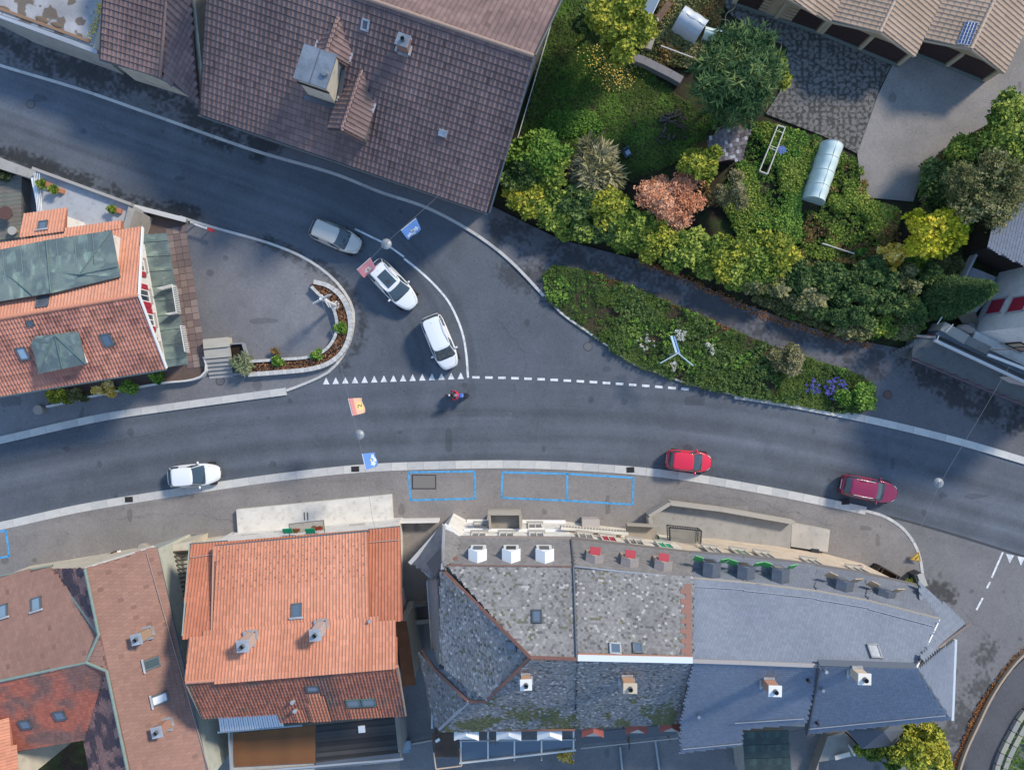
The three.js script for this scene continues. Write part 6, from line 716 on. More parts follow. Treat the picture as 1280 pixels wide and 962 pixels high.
function flowers(label, px, n, w, cols, y) { const t = thing('flower_clump', label, 'flowers'), list = [], c = P(px[0], px[1], 0.4); for (let i = 0; i < n; i++) { const a = rr(0, 6.28), d = Math.sqrt(rnd()) * w; list.push([V(c.x + Math.cos(a) * d, y + rr(0, 0.25), c.z + Math.sin(a) * d), rr(0.1, 0.2), pick(new THREE.Color(), cols, rnd())]); } foliage(t, 'blossom', list, fineG); const st = mesh(t, 'stalks', mergeGeometries(list.slice(0, 24).map(([p]) => new THREE.CylinderGeometry(0.008, 0.008, p.y - 0.12, 4).translate(p.x, 0.12 + (p.y - 0.12) / 2, p.z))), M(0.06, 0.12, 0.03)); }
const WF = [[0.6, 0.6, 0.5], [0.75, 0.74, 0.68], [0.8, 0.76, 0.6]], BF = [[0.06, 0.06, 0.4], [0.13, 0.12, 0.6], [0.25, 0.2, 0.7]];
flowers('blue violet flowers at the tip of the planted island', [1044, 486], 70, 0.9, BF, 0.5); flowers('small blue flowers beside the violet clump on the island', [1016, 483], 26, 0.6, BF, 0.45); flowers('white flowers behind the signpost on the island', [850, 418], 34, 0.45, WF, 0.5); flowers('scattered white daisies on the island west of the signpost', [808, 428], 16, 0.7, WF, 0.5); flowers('white flowers at the foot of the signpost', [842, 457], 14, 0.35, WF, 0.5); flowers('pale flowers on the island east of the signpost', [886, 436], 16, 0.5, WF, 0.5);
// ---------------------------------------------------------------- vehicles
const rubber = M(0.018, 0.018, 0.02, 0.85), alloy = M(0.5, 0.51, 0.53, 0.35, { metalness: 0.8 }), blackTrim = M(0.02, 0.02, 0.022, 0.5), carGlass = glassM(0.045, 0.07, 0.085), lampM = glassM(0.75, 0.76, 0.76), tailM = glassM(0.32, 0.01, 0.015);  // car glass: base colour lifted to stand in for the sky's reflection
const paintOf = (r, g, b, met = 0.0) => new THREE.MeshPhysicalMaterial({ color: C(r, g, b), roughness: 0.38, metalness: met, clearcoat: 1, clearcoatRoughness: 0.06, side: THREE.DoubleSide });
function gridGeo(f, nu, nv) { const pos = [], ix = []; for (let j = 0; j <= nv; j++) for (let i = 0; i <= nu; i++) pos.push(...f(i / nu, j / nv)); for (let j = 0; j < nv; j++) for (let i = 0; i < nu; i++) { const a = j * (nu + 1) + i, b = a + 1, c = a + nu + 1, d = c + 1; ix.push(a, b, d, a, d, c); } const g = smp(pos); g.setIndex(ix); g.computeVertexNormals(); return g; }
function car(name, label, a, b, o) {
  const t = new THREE.Group(); t.name = numbered(name); t.userData = { label, category: 'car' }; scene.add(t);
  const A = P(a[0], a[1], 0.8), B = P(b[0], b[1], 0.8), L = o.L, W = o.W, hw = W / 2, hl = L / 2;
  t.position.set((A.x + B.x) / 2, 0.002, (A.z + B.z) / 2); t.rotation.y = Math.atan2(-(B.z - A.z), B.x - A.x);
  const [xb0, xb1, xt0, xt1] = o.cab, belt = o.belt, nose = o.nose || 0.68, H = o.H;
  const sup = (th, n) => { const c = Math.cos(th), s = Math.sin(th); return [Math.sign(c) * Math.pow(Math.abs(c), 2 / n), Math.sign(s) * Math.pow(Math.abs(s), 2 / n)]; };
  const top = (x) => x > xb1 - 0.1 ? lerp(belt, nose, Math.pow(sst(xb1 - 0.25, hl + 0.35, x), 1.0)) : belt - 0.04 * sst(xb0 + 0.3, -hl, x);
  const rings = [[0.9, 0.92, (x) => 0.17], [0.97, 0.97, (x) => 0.26], [1, 0.99, (x) => 0.45], [1.0, 1.0, (x) => 0.62 * top(x) / 0.95 + 0.05], [0.99, 0.985, (x) => top(x) - 0.1], [0.972, 0.95, (x) => top(x) - 0.02], [0.95, 0.88, (x) => top(x) + 0.012], [0.93, 0.72, (x) => top(x) + 0.03], [0.915, 0.4, (x) => top(x) + 0.05], [0.91, 0, (x) => top(x) + 0.058]];
  const bodyF = (th, k) => { const i = Math.min(rings.length - 2, Math.floor(k)), f = k - i, fn = (r) => { const [cx, cz] = sup(th, Math.cos(th) > 0 ? o.fr || 3.1 : o.re || 4.6), x = cx * hl * r[0], z = cz * hw * r[1] * (1 - 0.05 * sst(hl * 0.3, hl, x)); return [x, r[2](x), z]; }; const p = fn(rings[i]), q = fn(rings[i + 1]); return p.map((v, m) => lerp(v, q[m], f)); };
  mesh(t, 'body', gridGeo((u, v) => bodyF(u * Math.PI * 2, v * (rings.length - 1)), 96, 27), o.paint);
  const wt = o.wt || 0.73, cab = (th, k, off = 0) => { const [cx, cz] = sup(th, 7), q = clamp(k), bow = 0.045 * Math.sin(q * Math.PI), x0 = lerp(xb0, xt0, q) - (cx < 0 ? bow : 0), x1 = lerp(xb1, xt1, q) + (cx > 0 ? bow * 1.2 : 0), w = lerp(hw * 0.93, hw * wt, q) + bow * 0.4, m = (x0 + x1) / 2, h = (x1 - x0) / 2, bowF = (1 - cz * cz) * 0.1; let X = m + cx * (h + off) + (cx > 0 ? bowF * (1 - 0.4 * q) * Math.max(0, cx) : bowF * 0.3 * cx), Z = cz * (w + off), Y = lerp(belt - 0.03, H - 0.06, q) + off * 0.6; if (k > 1) { const s = k - 1; Z *= 1 - s; X = m + (X - m) * (1 - 0.07 * Math.min(1, s * 4) * (1 - 0.2 * s)); Y += 0.06 * (1 - (1 - s) * (1 - s)) * (1 - 0.35 * Math.pow((X - m) / h, 2)); } return [X, Y, Z]; };
  const ks = [0, 0.15, 0.35, 0.55, 0.75, 0.92, 1, 1.04, 1.12, 1.3, 1.55, 1.8, 2]; mesh(t, 'cabin', gridGeo((u, v) => { const i = v * (ks.length - 1), j = Math.min(ks.length - 2, Math.floor(i)); return cab(u * Math.PI * 2, lerp(ks[j], ks[j + 1], i - j)); }, 96, ks.length - 1), o.paint);
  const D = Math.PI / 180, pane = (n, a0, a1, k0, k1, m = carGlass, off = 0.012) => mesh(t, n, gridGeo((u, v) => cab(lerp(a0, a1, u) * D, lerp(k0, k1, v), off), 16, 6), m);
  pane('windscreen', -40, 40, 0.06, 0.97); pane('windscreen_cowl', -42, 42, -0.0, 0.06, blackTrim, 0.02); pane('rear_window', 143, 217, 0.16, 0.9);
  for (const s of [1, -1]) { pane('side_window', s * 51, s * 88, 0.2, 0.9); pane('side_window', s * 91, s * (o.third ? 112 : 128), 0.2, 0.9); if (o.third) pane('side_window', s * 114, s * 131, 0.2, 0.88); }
  const patch = (n, a0, a1, k0, k1, m, off = 0.012) => mesh(t, n, gridGeo((u, v) => { const p = bodyF(lerp(a0, a1, u) * D, lerp(k0, k1, v)), l = Math.hypot(p[0], p[2]); return [p[0] * (1 + off / l), p[1] + off * 0.7, p[2] * (1 + off / l)]; }, 10, 5), m);
  for (const s of [1, -1]) { patch('headlight', s * 22, s * 43, 3.6, 5.7, lampM); patch('tail_light', s * 137, s * 152, 3.2, 5.3, tailM); }
  patch('grille', -16, 16, 2.6, 3.9, blackTrim); patch('rear_bumper', 158, 202, 1.2, 2.2, blackTrim); patch('number_plate', -6, 6, 1.8, 2.5, M(0.7, 0.7, 0.68), 0.02); patch('number_plate', 174, 186, 3.2, 3.8, M(0.7, 0.7, 0.68), 0.02); patch('bonnet_seam', -70, 70, 6.15, 6.3, M(0.05, 0.05, 0.05), 0.004);
  for (const x of [hl * 0.63, -hl * 0.6]) for (const s of [1, -1]) { const w = new THREE.Group(); w.name = 'wheel'; w.position.set(x, 0.315, s * (hw - 0.105)); t.add(w); const ty = mesh(w, 'tyre', new THREE.TorusGeometry(0.235, 0.085, 10, 26), rubber); ty.scale.z = 1.25; mesh(w, 'rim', new THREE.CylinderGeometry(0.2, 0.2, 0.15, 20).rotateX(Math.PI / 2), alloy); }
  for (const s of [1, -1]) { const m = mesh(t, 'mirror', new THREE.SphereGeometry(0.11, 12, 8), o.mirror || o.paint); m.scale.set(0.75, 0.65, 1.05); m.position.set(xb1 - 0.48, belt + 0.08, s * (hw + 0.07)); }
  if (o.rails) for (const s of [1, -1]) tube(t, 'roof_rail', [V(xt0 + 0.22, H - 0.05, s * hw * wt * 0.93), V((xt0 + xt1) / 2, H + 0.05, s * hw * wt * 0.95), V(xt1 - 0.2, H - 0.05, s * hw * wt * 0.93)], 0.024, o.rails, 6, 14);
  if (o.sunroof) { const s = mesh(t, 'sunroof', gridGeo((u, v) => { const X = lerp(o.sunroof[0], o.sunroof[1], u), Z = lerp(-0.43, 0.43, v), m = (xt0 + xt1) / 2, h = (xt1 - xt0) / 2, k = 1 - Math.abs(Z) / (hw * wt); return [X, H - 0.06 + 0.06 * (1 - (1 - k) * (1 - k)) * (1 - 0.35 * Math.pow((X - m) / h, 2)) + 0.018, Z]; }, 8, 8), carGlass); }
  for (const s of [1, -1]) tube(t, 'wiper', [V(xb1 + 0.02, belt + 0.05, s * 0.12), V(xb1 - 0.16, belt + 0.17, s * 0.12 + 0.5)], 0.012, blackTrim, 4);
  if (o.antenna) { const an = mesh(t, 'antenna', new THREE.ConeGeometry(0.05, 0.09, 8), o.paint); an.position.set(xt0 + 0.28, H + 0.03, 0); }
  return t;
}
car('parked_car', 'silver beige estate car waiting at the end of the white lane line', [391.5, 283.5], [447, 307.5], { L: 4.2, W: 1.76, H: 1.5, belt: 0.98, cab: [-1.98, 1.12, -1.62, 0.22], paint: paintOf(0.6, 0.55, 0.47, 0.1), mirror: blackTrim, rails: M(0.3, 0.3, 0.3, 0.5), re: 5.5, third: true, wt: 0.76 });
car('parked_car', 'white sport utility car with dark panoramic sunroof and silver rails', [467.5, 331.5], [515.5, 381.5], { L: 4.7, W: 1.92, H: 1.68, belt: 1.08, nose: 0.82, cab: [-2.2, 1.18, -1.72, 0.28], paint: paintOf(0.8, 0.8, 0.78), rails: M(0.5, 0.5, 0.5, 0.3, { metalness: 0.8 }), sunroof: [-1.15, 0.12], antenna: true, third: true, fr: 2.8, wt: 0.72 });
car('parked_car', 'white compact van with plain white roof at the yield line', [537.5, 396], [563.5, 459], { L: 4.45, W: 1.84, H: 1.8, belt: 1.12, nose: 0.84, cab: [-2.12, 1.35, -1.82, 0.55], paint: paintOf(0.79, 0.8, 0.81), rails: M(0.45, 0.46, 0.47, 0.4), antenna: true, third: true, fr: 3.4, re: 6, wt: 0.75 });
car('parked_car', 'white hatchback hugging the kerb of the parking strip', [209.5, 596.8], [273.8, 591.2], { L: 4.1, W: 1.78, H: 1.46, belt: 0.95, nose: 0.66, cab: [-1.9, 0.98, -1.42, 0.08], paint: paintOf(0.82, 0.82, 0.82), fr: 2.7, wt: 0.74 });
car('parked_car', 'small bright red hatchback beside the blue parking bays', [833.6, 573.6], [889.8, 578.8], { L: 3.56, W: 1.64, H: 1.5, belt: 0.98, nose: 0.72, cab: [-1.66, 0.92, -1.32, 0.12], paint: paintOf(0.7, 0.008, 0.04), fr: 3.0, re: 5, wt: 0.76 });
car('parked_car', 'crimson estate car with silver roof rails nearing the street corner', [1052.5, 604.8], [1123, 618.2], { L: 4.5, W: 1.76, H: 1.52, belt: 0.97, nose: 0.7, cab: [-2.12, 1.0, -1.72, 0.18], paint: paintOf(0.3, 0.012, 0.06, 0.25), rails: M(0.62, 0.62, 0.62, 0.3, { metalness: 0.6 }), third: true, re: 5.5, wt: 0.74 });

// ---------------------------------------------------------------- motorbike and rider (heading left)
{
  const t = new THREE.Group(); t.name = 'motorbike'; t.userData = { label: 'small black motorbike ridden along the main road', category: 'motorbike' }; scene.add(t);
  const p = P(572, 494, 0.6); t.position.set(p.x, 0.0, p.z); t.rotation.y = Math.PI - 0.02; const bk = M(0.02, 0.02, 0.024, 0.4), wine = M(0.16, 0.02, 0.04, 0.35);
  for (const x of [0.68, -0.62]) { const w = new THREE.Group(); w.name = 'wheel'; w.position.set(x, 0.3, 0); t.add(w); mesh(w, 'tyre', new THREE.TorusGeometry(0.24, 0.06, 10, 28), rubber); mesh(w, 'rim', new THREE.CylinderGeometry(0.2, 0.2, 0.06, 18).rotateX(Math.PI / 2), alloy); }
  const body = mesh(t, 'body', gridGeo((u, v) => { const x = lerp(-0.78, 0.62, v), a = u * Math.PI * 2, r = 0.6 + 0.4 * Math.sin(v * Math.PI), w = 0.15 * r + 0.02, hh = 0.2 * r; return [x, 0.58 + 0.1 * v + Math.sin(a) * hh, Math.cos(a) * w]; }, 16, 14), bk);
  const tank = mesh(t, 'tank', new THREE.SphereGeometry(0.19, 16, 10), wine); tank.scale.set(1.35, 0.75, 0.9); tank.position.set(0.28, 0.86, 0);
  const seat = mesh(t, 'seat', rbox(0.62, 0.1, 0.26, 0.04), rubber); seat.position.set(-0.2, 0.8, 0);
  const fork = [1, -1].map((s) => tube(t, 'fork', [V(0.68, 0.3, s * 0.1), V(0.5, 1.0, s * 0.09)], 0.025, alloy)); const bar = tube(t, 'handlebar', [V(0.4, 1.05, -0.34), V(0.5, 1.04, -0.15), V(0.5, 1.04, 0.15), V(0.4, 1.05, 0.34)], 0.018, bk);
  for (const s of [1, -1]) { const m = mesh(t, 'mirror', new THREE.SphereGeometry(0.06, 8, 6), bk); m.scale.x = 0.5; m.position.set(0.48, 1.2, s * 0.32); }
  const lamp = mesh(t, 'headlight', new THREE.SphereGeometry(0.1, 12, 8), lampM); lamp.position.set(0.62, 0.92, 0); const fen = mesh(t, 'front_fender', new THREE.TorusGeometry(0.32, 0.045, 6, 14, Math.PI * 0.6), wine); fen.position.set(0.68, 0.3, 0); fen.rotation.z = 0.4;
  const tc = thing('top_case', 'black top case on the tail of the motorbike', 'case'); { const q = t.localToWorld(V(-0.62, 0.95, 0)); t.updateMatrixWorld(); const w = V(-0.66, 0.96, 0).applyMatrix4(t.matrixWorld); box(tc, 'case', w, 0.36, 0.28, 0.4, bk, t.rotation.y, 0.05); }
  // rider: tapered capsules joined smoothly
  const bones = [[[-0.18, 0.92, 0], [-0.1, 1.16, 0], 0.17, 0.165, 1], [[-0.1, 1.16, 0], [0.0, 1.4, 0], 0.17, 0.18, 1], [[0.0, 1.42, -0.16], [0.0, 1.42, 0.16], 0.1, 0.1, 1], [[0.02, 1.45, 0], [0.07, 1.58, 0], 0.07, 0.065, 2], [[0.1, 1.64, 0], [0.11, 1.68, 0], 0.1, 0.1, 2]];
  for (const s of [1, -1]) bones.push([[0.0, 1.42, s * 0.19], [0.18, 1.22, s * 0.33], 0.075, 0.06, 1], [[0.18, 1.22, s * 0.33], [0.4, 1.09, s * 0.31], 0.06, 0.048, 1], [[0.4, 1.09, s * 0.31], [0.47, 1.08, s * 0.3], 0.05, 0.045, 3], [[-0.15, 0.92, s * 0.1], [0.22, 0.84, s * 0.2], 0.11, 0.085, 0], [[0.22, 0.84, s * 0.2], [0.05, 0.45, s * 0.2], 0.08, 0.055, 0], [[0.05, 0.42, s * 0.2], [0.24, 0.38, s * 0.2], 0.06, 0.05, 3], ...[-1.5, -0.5, 0.5, 1.5].map((f) => [[0.46, 1.09 + 0.0, s * 0.3 + f * 0.022], [0.5, 1.05, s * 0.3 + f * 0.022], 0.013, 0.011, 3]), [[0.44, 1.07, s * 0.26], [0.48, 1.04, s * 0.255], 0.013, 0.011, 3]);
  const res = 84, mc = new MarchingCubes(res, new THREE.MeshBasicMaterial(), false, false, 120000); mc.isolation = 0; const cen = [0.1, 1.05, 0], half = 0.72, q = V(0, 0, 0);
  const dist = (x, y, z) => { let d = 1e3, bi = 0, bd = 1e3; for (const [a, b, r0, r1, k] of bones) { const dx = b[0] - a[0], dy = b[1] - a[1], dz = b[2] - a[2], h = clamp(((x - a[0]) * dx + (y - a[1]) * dy + (z - a[2]) * dz) / (dx * dx + dy * dy + dz * dz)), e = Math.hypot(x - a[0] - h * dx, y - a[1] - h * dy, z - a[2] - h * dz) - lerp(r0, r1, h); if (e < bd) { bd = e; bi = k; } const s = r0 < 0.02 ? 0.008 : 0.045, w = Math.max(0, 1 - Math.abs(d - e) / s); d = Math.min(d, e) - w * w * s * 0.25; } return [d, bi]; };
  for (let k = 0; k < res; k++) for (let j = 0; j < res; j++) for (let i = 0; i < res; i++) mc.field[i + res * j + res * res * k] = -dist(cen[0] + (i / res * 2 - 1) * half, cen[1] + (j / res * 2 - 1) * half, cen[2] + (k / res * 2 - 1) * half)[0];
  mc.update(); const n = mc.count, pos = new Float32Array(n * 3), nor = new Float32Array(n * 3), col = new Float32Array(n * 3), PC = [[0.02, 0.022, 0.03], [0.62, 0.03, 0.06], [0.45, 0.27, 0.2], [0.03, 0.03, 0.03]];
  for (let i = 0; i < n; i++) { const x = mc.positionArray[i * 3] * half + cen[0], y = mc.positionArray[i * 3 + 1] * half + cen[1], z = mc.positionArray[i * 3 + 2] * half + cen[2], c = PC[dist(x, y, z)[1]]; pos.set([x, y, z], i * 3); nor.set([mc.normalArray[i * 3], mc.normalArray[i * 3 + 1], mc.normalArray[i * 3 + 2]], i * 3); col.set(c, i * 3); }
  const g = new THREE.BufferGeometry(); g.setAttribute('position', new THREE.BufferAttribute(pos, 3)); g.setAttribute('color', new THREE.BufferAttribute(col, 3)); g.computeVertexNormals();
  const pr = new THREE.Group(); pr.name = 'person'; pr.userData = { label: 'person in red jacket and dark trousers riding the motorbike', category: 'person' }; scene.add(pr); pr.position.copy(t.position); pr.rotation.copy(t.rotation);
  mesh(pr, 'body', g, new THREE.MeshStandardMaterial({ vertexColors: true, roughness: 0.8, side: THREE.DoubleSide }));
  const hel = mesh(pr, 'helmet', new THREE.SphereGeometry(0.145, 20, 14), M(0.2, 0.2, 0.2, 0.25)); hel.scale.set(1.12, 1.05, 0.95); hel.position.set(0.1, 1.68, 0); const vis = mesh(hel, 'visor', new THREE.SphereGeometry(0.147, 16, 8, Math.PI * 0.72, Math.PI * 0.56, 1.1, 0.7), carGlass);
  const bp = new THREE.Group(); bp.name = 'backpack'; bp.userData = { label: 'blue backpack worn by the motorbike rider', category: 'backpack' }; scene.add(bp); bp.position.copy(t.position); bp.rotation.copy(t.rotation); const bm = M(0.05, 0.14, 0.5, 0.6), bpk = mesh(bp, 'bag', rbox(0.24, 0.46, 0.34, 0.07), bm); bpk.position.set(-0.3, 1.3, 0); bpk.rotation.z = -0.35; const pk = mesh(bp, 'pocket', rbox(0.12, 0.24, 0.26, 0.04), M(0.16, 0.28, 0.62, 0.6)); pk.position.set(-0.41, 1.26, 0); pk.rotation.z = -0.35;
}
// ---------------------------------------------------------------- wires, lamps, flags
const wireM = M(0.2, 0.21, 0.22, 0.6);
const sag = (a, b, s = 0.25, n = 9) => Array.from({ length: n }, (_, i) => { const t = i / (n - 1), p = a.clone().lerp(b, t); p.y -= s * 4 * t * (1 - t); return p; });
const W1 = [P(556, 236, 6.8), P(401, 372.5, 4.6)], W2 = [P(401, 372.5, 4.5), P(466, 655, 6.4)], W3w = [P(1256, 470, 7), P(1128, 720, 7)];
function wireOf(label, pts) { const t = thing('overhead_wire', label, 'wire'); tube(t, 'wire', pts, 0.011, wireM, 5, 30); }
wireOf('thin wire from the barn to the forecourt pole over the upper road', [P(556, 236, 6.8), P(542, 250, 6.7), P(512, 277, 6.6), P(482, 304, 6.5), P(455, 331, 6.1), P(425, 355, 5.3), P(401, 372.5, 4.6)]);
wireOf('thin wire across the main road from the forecourt to the orange tiled house', [P(401, 372.5, 4.55), P(420, 432, 5.6), P(432, 482, 6.2), P(447, 543, 6.3), P(457, 590, 6.4), P(466, 650, 6.5), P(470, 664, 6.5)]);
wireOf('thin wire across the main road above the street corner', [P(1262, 458, 7.4), P(1222, 526, 7.0), P(1176, 604, 6.9), P(1147, 668, 7.0), P(1120, 724, 7.2)]);
[[482, 304, 6.5, 'round grey lamp hanging over the white lane line', 0.38], [448, 543.5, 6.3, 'round grey lamp hanging between two flags over the main road', 0.36], [1176, 604, 6.9, 'round grey lamp hanging near the crimson estate car', 0.36]].forEach(([u, v, h, label, r]) => { const t = thing('hanging_lamp', label, 'street lamp'), p = P(u, v, h), m = M(0.46, 0.49, 0.52, 0.5, { metalness: 0.2, map: metalTex }); const top = mesh(t, 'shade', new THREE.LatheGeometry([[0.02, 0.1], [0.1, 0.09], [r * 0.6, 0.05], [r * 0.93, -0.04], [r, -0.1], [r * 0.97, -0.12], [r * 0.6, -0.02]].map(([x, y]) => new THREE.Vector2(x, y)), 36), m); top.position.copy(p).add(V(0, -0.14, 0)); const bulb = mesh(t, 'globe', new THREE.SphereGeometry(r * 0.5, 18, 10), M(0.7, 0.7, 0.66, 0.3)); bulb.scale.y = 0.6; bulb.position.copy(p).add(V(0, -0.24, 0)); const cl = mesh(t, 'clamp', rbox(0.28, 0.05, 0.06, 0.01), M(0.25, 0.26, 0.28, 0.5)); cl.position.copy(p).add(V(0, -0.02, 0)); cl.rotation.y = 0.7; for (const s of [-1, 1]) { const c2 = mesh(t, 'bracket', rbox(0.03, 0.1, 0.03, 0), wireM); c2.position.copy(p).add(V(0.08 * s, -0.05, 0.05 * s)); } });
function flagTex(bg, draw) { const c = document.createElement('canvas'); c.width = 128; c.height = 128; const x = c.getContext('2d'); x.fillStyle = bg; x.fillRect(0, 0, 128, 128); draw(x); const t = new THREE.CanvasTexture(c); t.colorSpace = THREE.SRGBColorSpace; return t; }
const petal = (x, cx, cy, r, col) => { x.fillStyle = col; for (let i = 0; i < 5; i++) { x.beginPath(); x.ellipse(cx + Math.cos(i * 1.257) * r, cy + Math.sin(i * 1.257) * r, r * 0.75, r * 0.5, i * 1.257, 0, 7); x.fill(); } };
const blueFlag = flagTex('#6b99da', (x) => { petal(x, 34, 82, 13, '#eef3fb'); petal(x, 92, 70, 13, '#eef3fb'); petal(x, 64, 100, 12, '#eef3fb'); x.fillStyle = '#e6cf4a'; x.beginPath(); x.arc(62, 58, 9, 0, 7); x.fill(); }), redFlag = flagTex('#ea979b', (x) => { x.fillStyle = '#e9e4e0'; x.fillRect(48, 46, 34, 50); x.fillRect(36, 62, 58, 18); x.fillStyle = '#c9a24e'; x.fillRect(58, 56, 14, 30); }), orangeFlag = flagTex('#efc3a0', (x) => { x.fillStyle = '#e2938d'; x.fillRect(0, 0, 128, 34); x.fillStyle = '#f0d58c'; x.beginPath(); x.arc(64, 78, 34, 0, 7); x.fill(); x.strokeStyle = '#6b5a3e'; x.lineWidth = 7; x.beginPath(); x.moveTo(50, 100); x.quadraticCurveTo(84, 92, 60, 74); x.quadraticCurveTo(48, 62, 78, 54); x.stroke(); });
function flag(label, a, b, out, drop, tex, cat = 'flag') { const t = thing('hanging_flag', label, cat), d = b.clone().sub(a), n = out.clone().normalize(); const g = (k) => gridGeo((u, v) => { const p = a.clone().addScaledVector(d, u), w = Math.sin(v * 1.5), s = 0.05 * Math.sin(u * 7 + v * 3) * v, e = 1 - 0.16 * v * Math.abs(u - 0.5) * 2; p.addScaledVector(d, (0.5 - u) * (1 - e)); return [p.x + n.x * (drop * 0.72 * w + s), p.y - drop * (0.75 * v + 0.1 * v * v) + s + k, p.z + n.z * (drop * 0.72 * w + s)]; }, 14, 10); const gg = g(0), uv = []; for (let j = 0; j <= 10; j++) for (let i = 0; i <= 14; i++) uv.push(i / 14, 1 - j / 10); gg.setAttribute('uv', new THREE.BufferAttribute(new Float32Array(uv), 2)); mesh(t, 'cloth', gg, new THREE.MeshPhysicalMaterial({ map: tex, roughness: 0.9, side: THREE.DoubleSide, transmission: 0.25, thickness: 0 })); tube(t, 'hem', [a, b], 0.02, white, 5); }
flag('blue flag with white and yellow emblem hanging below the barn', P(501, 288, 6.55), P(520, 272.5, 6.6), V(0.5, 0, 0.85), 0.9, blueFlag); flag('pink red flag with pale emblem hanging beside the white sport utility car', P(446, 337, 6.0), P(463, 322, 6.3), V(0.5, 0, 0.85), 0.85, redFlag); flag('orange and yellow flag with dark emblem hanging over the main road', P(435, 498, 6.25), P(440.5, 519.5, 6.3), V(1, 0, -0.15), 1.05, orangeFlag); flag('blue flag with white emblem hanging over the kerb by the orange tiled house', P(452.5, 567, 6.35), P(457, 587, 6.4), V(1, 0, -0.15), 1.0, blueFlag);
{ // forecourt pole with sign plates
  const t = thing('sign_pole', 'white pole with edge on sign plates in the curved planter', 'signpost'), p = P(420, 382, 0); cyl(t, 'base', V(p.x, 0.3, p.z), 0.42, 0.36, 0.16, M(0.7, 0.69, 0.65, 0.7), 28); cyl(t, 'pole', V(p.x, 0.3, p.z), 0.13, 0.09, 4.3, white, 16); for (const [h, a, l] of [[4.4, 0.5, 1.3], [4.1, 0.5, 1.5], [3.2, -1.05, 1.1], [2.4, -1.05, 0.9]]) box(t, 'sign_plate', V(p.x, h, p.z), l, 0.28, 0.04, M(0.72, 0.71, 0.68, 0.6), a, 0.01);
}
{ // three armed signpost
  const t = thing('direction_signpost', 'pale blue three armed signpost on the planted island', 'signpost'), p = P(835.5, 443.5, 0); cyl(t, 'pole', V(p.x, 0.1, p.z), 0.06, 0.06, 3.2, M(0.3, 0.42, 0.42, 0.6), 12); const top = V(p.x, 3.25, p.z), m = M(0.5, 0.64, 0.68, 0.6), bl = M(0.18, 0.33, 0.6, 0.6);
  for (const [u, v] of [[825, 454], [866.5, 457]]) { const q = P(u, v, 3.2); beam(t, 'sign_arm', top.clone().add(V(0, -0.06, 0)), q.setY(3.19), 0.06, 0.3, m); } const q = P(841, 420, 3.25), s = V(0.11, 0, 0.02); beam(t, 'sign_arm', top.clone().sub(s), q.clone().sub(s), 0.16, 0.1, m); beam(t, 'sign_arm', top.clone().add(s).add(V(0, 0.02, 0)), q.clone().add(s), 0.12, 0.08, bl);
}
{ // red white barrier
  const t = thing('barrier_pole', 'short red and white barrier beam by the forecourt entrance', 'barrier'); beam(t, 'beam', P(243, 280, 0.95), P(264, 287.5, 0.95), 0.14, 0.12, M(0.68, 0.66, 0.62)); beam(t, 'red_band', P(259, 286, 0.98), P(267, 288.5, 0.98), 0.24, 0.16, M(0.6, 0.04, 0.04, 0.5)); for (const [u, v] of [[245, 281], [264, 287.5]]) { const p = P(u, v, 0); cyl(t, 'post', V(p.x, 0.1, p.z), 0.05, 0.05, 0.85, white, 10); }
}
{ // curved planter round the forecourt tip
  const t = thing('curved_planter', 'curved stone planter with bark mulch along the forecourt', 'planter'), outer = [[392, 352], [410, 357], [426, 370], [435, 388], [438, 408], [434, 428], [424, 444], [408, 455], [388, 461], [350, 465], [310, 468]], inner = [[389, 358], [400, 369], [412, 378], [419, 392], [421, 410], [417, 424], [408, 436], [396, 443], [380, 447], [350, 449], [310, 452]];
  const O = dense(outer, 44), I = dense(inner, 44);
  for (let i = 0; i < 44; i++) { for (const [ring, w, nm] of [[O, 0.34, 'coping_stone'], [I, 0.22, 'coping_stone']]) { const a = P(...ring[i], 0.5), b = P(...ring[i + 1], 0.5), d = b.clone().sub(a), o = mesh(t, nm, unit, stoneM[(i * 3 + (w > 0.3 ? 1 : 0)) % 4]); o.scale.set(d.length() - 0.01, 0.5, w); o.position.copy(a).add(b).multiplyScalar(0.5).setY(0.32 + 0.01 * (i % 3)); o.rotation.y = Math.atan2(-d.z, d.x); } }
  const bed = flat(t, 'mulch_bed', [...O, ...I.slice().reverse()].map(([u, v]) => P(u, v, 0.44)), M(0.32, 0.16, 0.08, 0.95, { map: soilTex }));
  const chips = []; for (let i = 0; i < 1500; i++) { const k = Math.floor(rnd() * 44), kf = rnd(), f = rr(0.15, 0.8), a = [lerp(O[k][0], O[k + 1][0], kf), lerp(O[k][1], O[k + 1][1], kf)], b = [lerp(I[k][0], I[k + 1][0], kf), lerp(I[k][1], I[k + 1][1], kf)], p = P(lerp(a[0], b[0], f), lerp(a[1], b[1], f), 0.45); chips.push([p.setY(0.45 + rnd() * 0.04), rr(0.07, 0.15), pick(new THREE.Color(), [[0.1, 0.05, 0.03], [0.26, 0.12, 0.06], [0.4, 0.2, 0.1]], rnd())]); } foliage(t, 'mulch_chips', chips, litterG).userData.kind = 'stuff';
  const wi = thing('planter_end', 'small square planter with mulch beside the forecourt steps', 'planter'); for (const [a, b] of [[[290, 430], [304, 429]], [[304, 429], [309, 445]], [[309, 466], [293, 468]]]) beam(wi, 'edge', P(...a, 0.45), P(...b, 0.45), 0.12, 0.6, M(0.24, 0.25, 0.27)); prism(wi, 'mulch', [P(289, 431, 0.5), P(303, 430, 0.5), P(309, 452, 0.5), P(309, 465, 0.5), P(294, 466, 0.5)], 0, M(0.3, 0.15, 0.08, 0.95, { map: soilTex }));
}
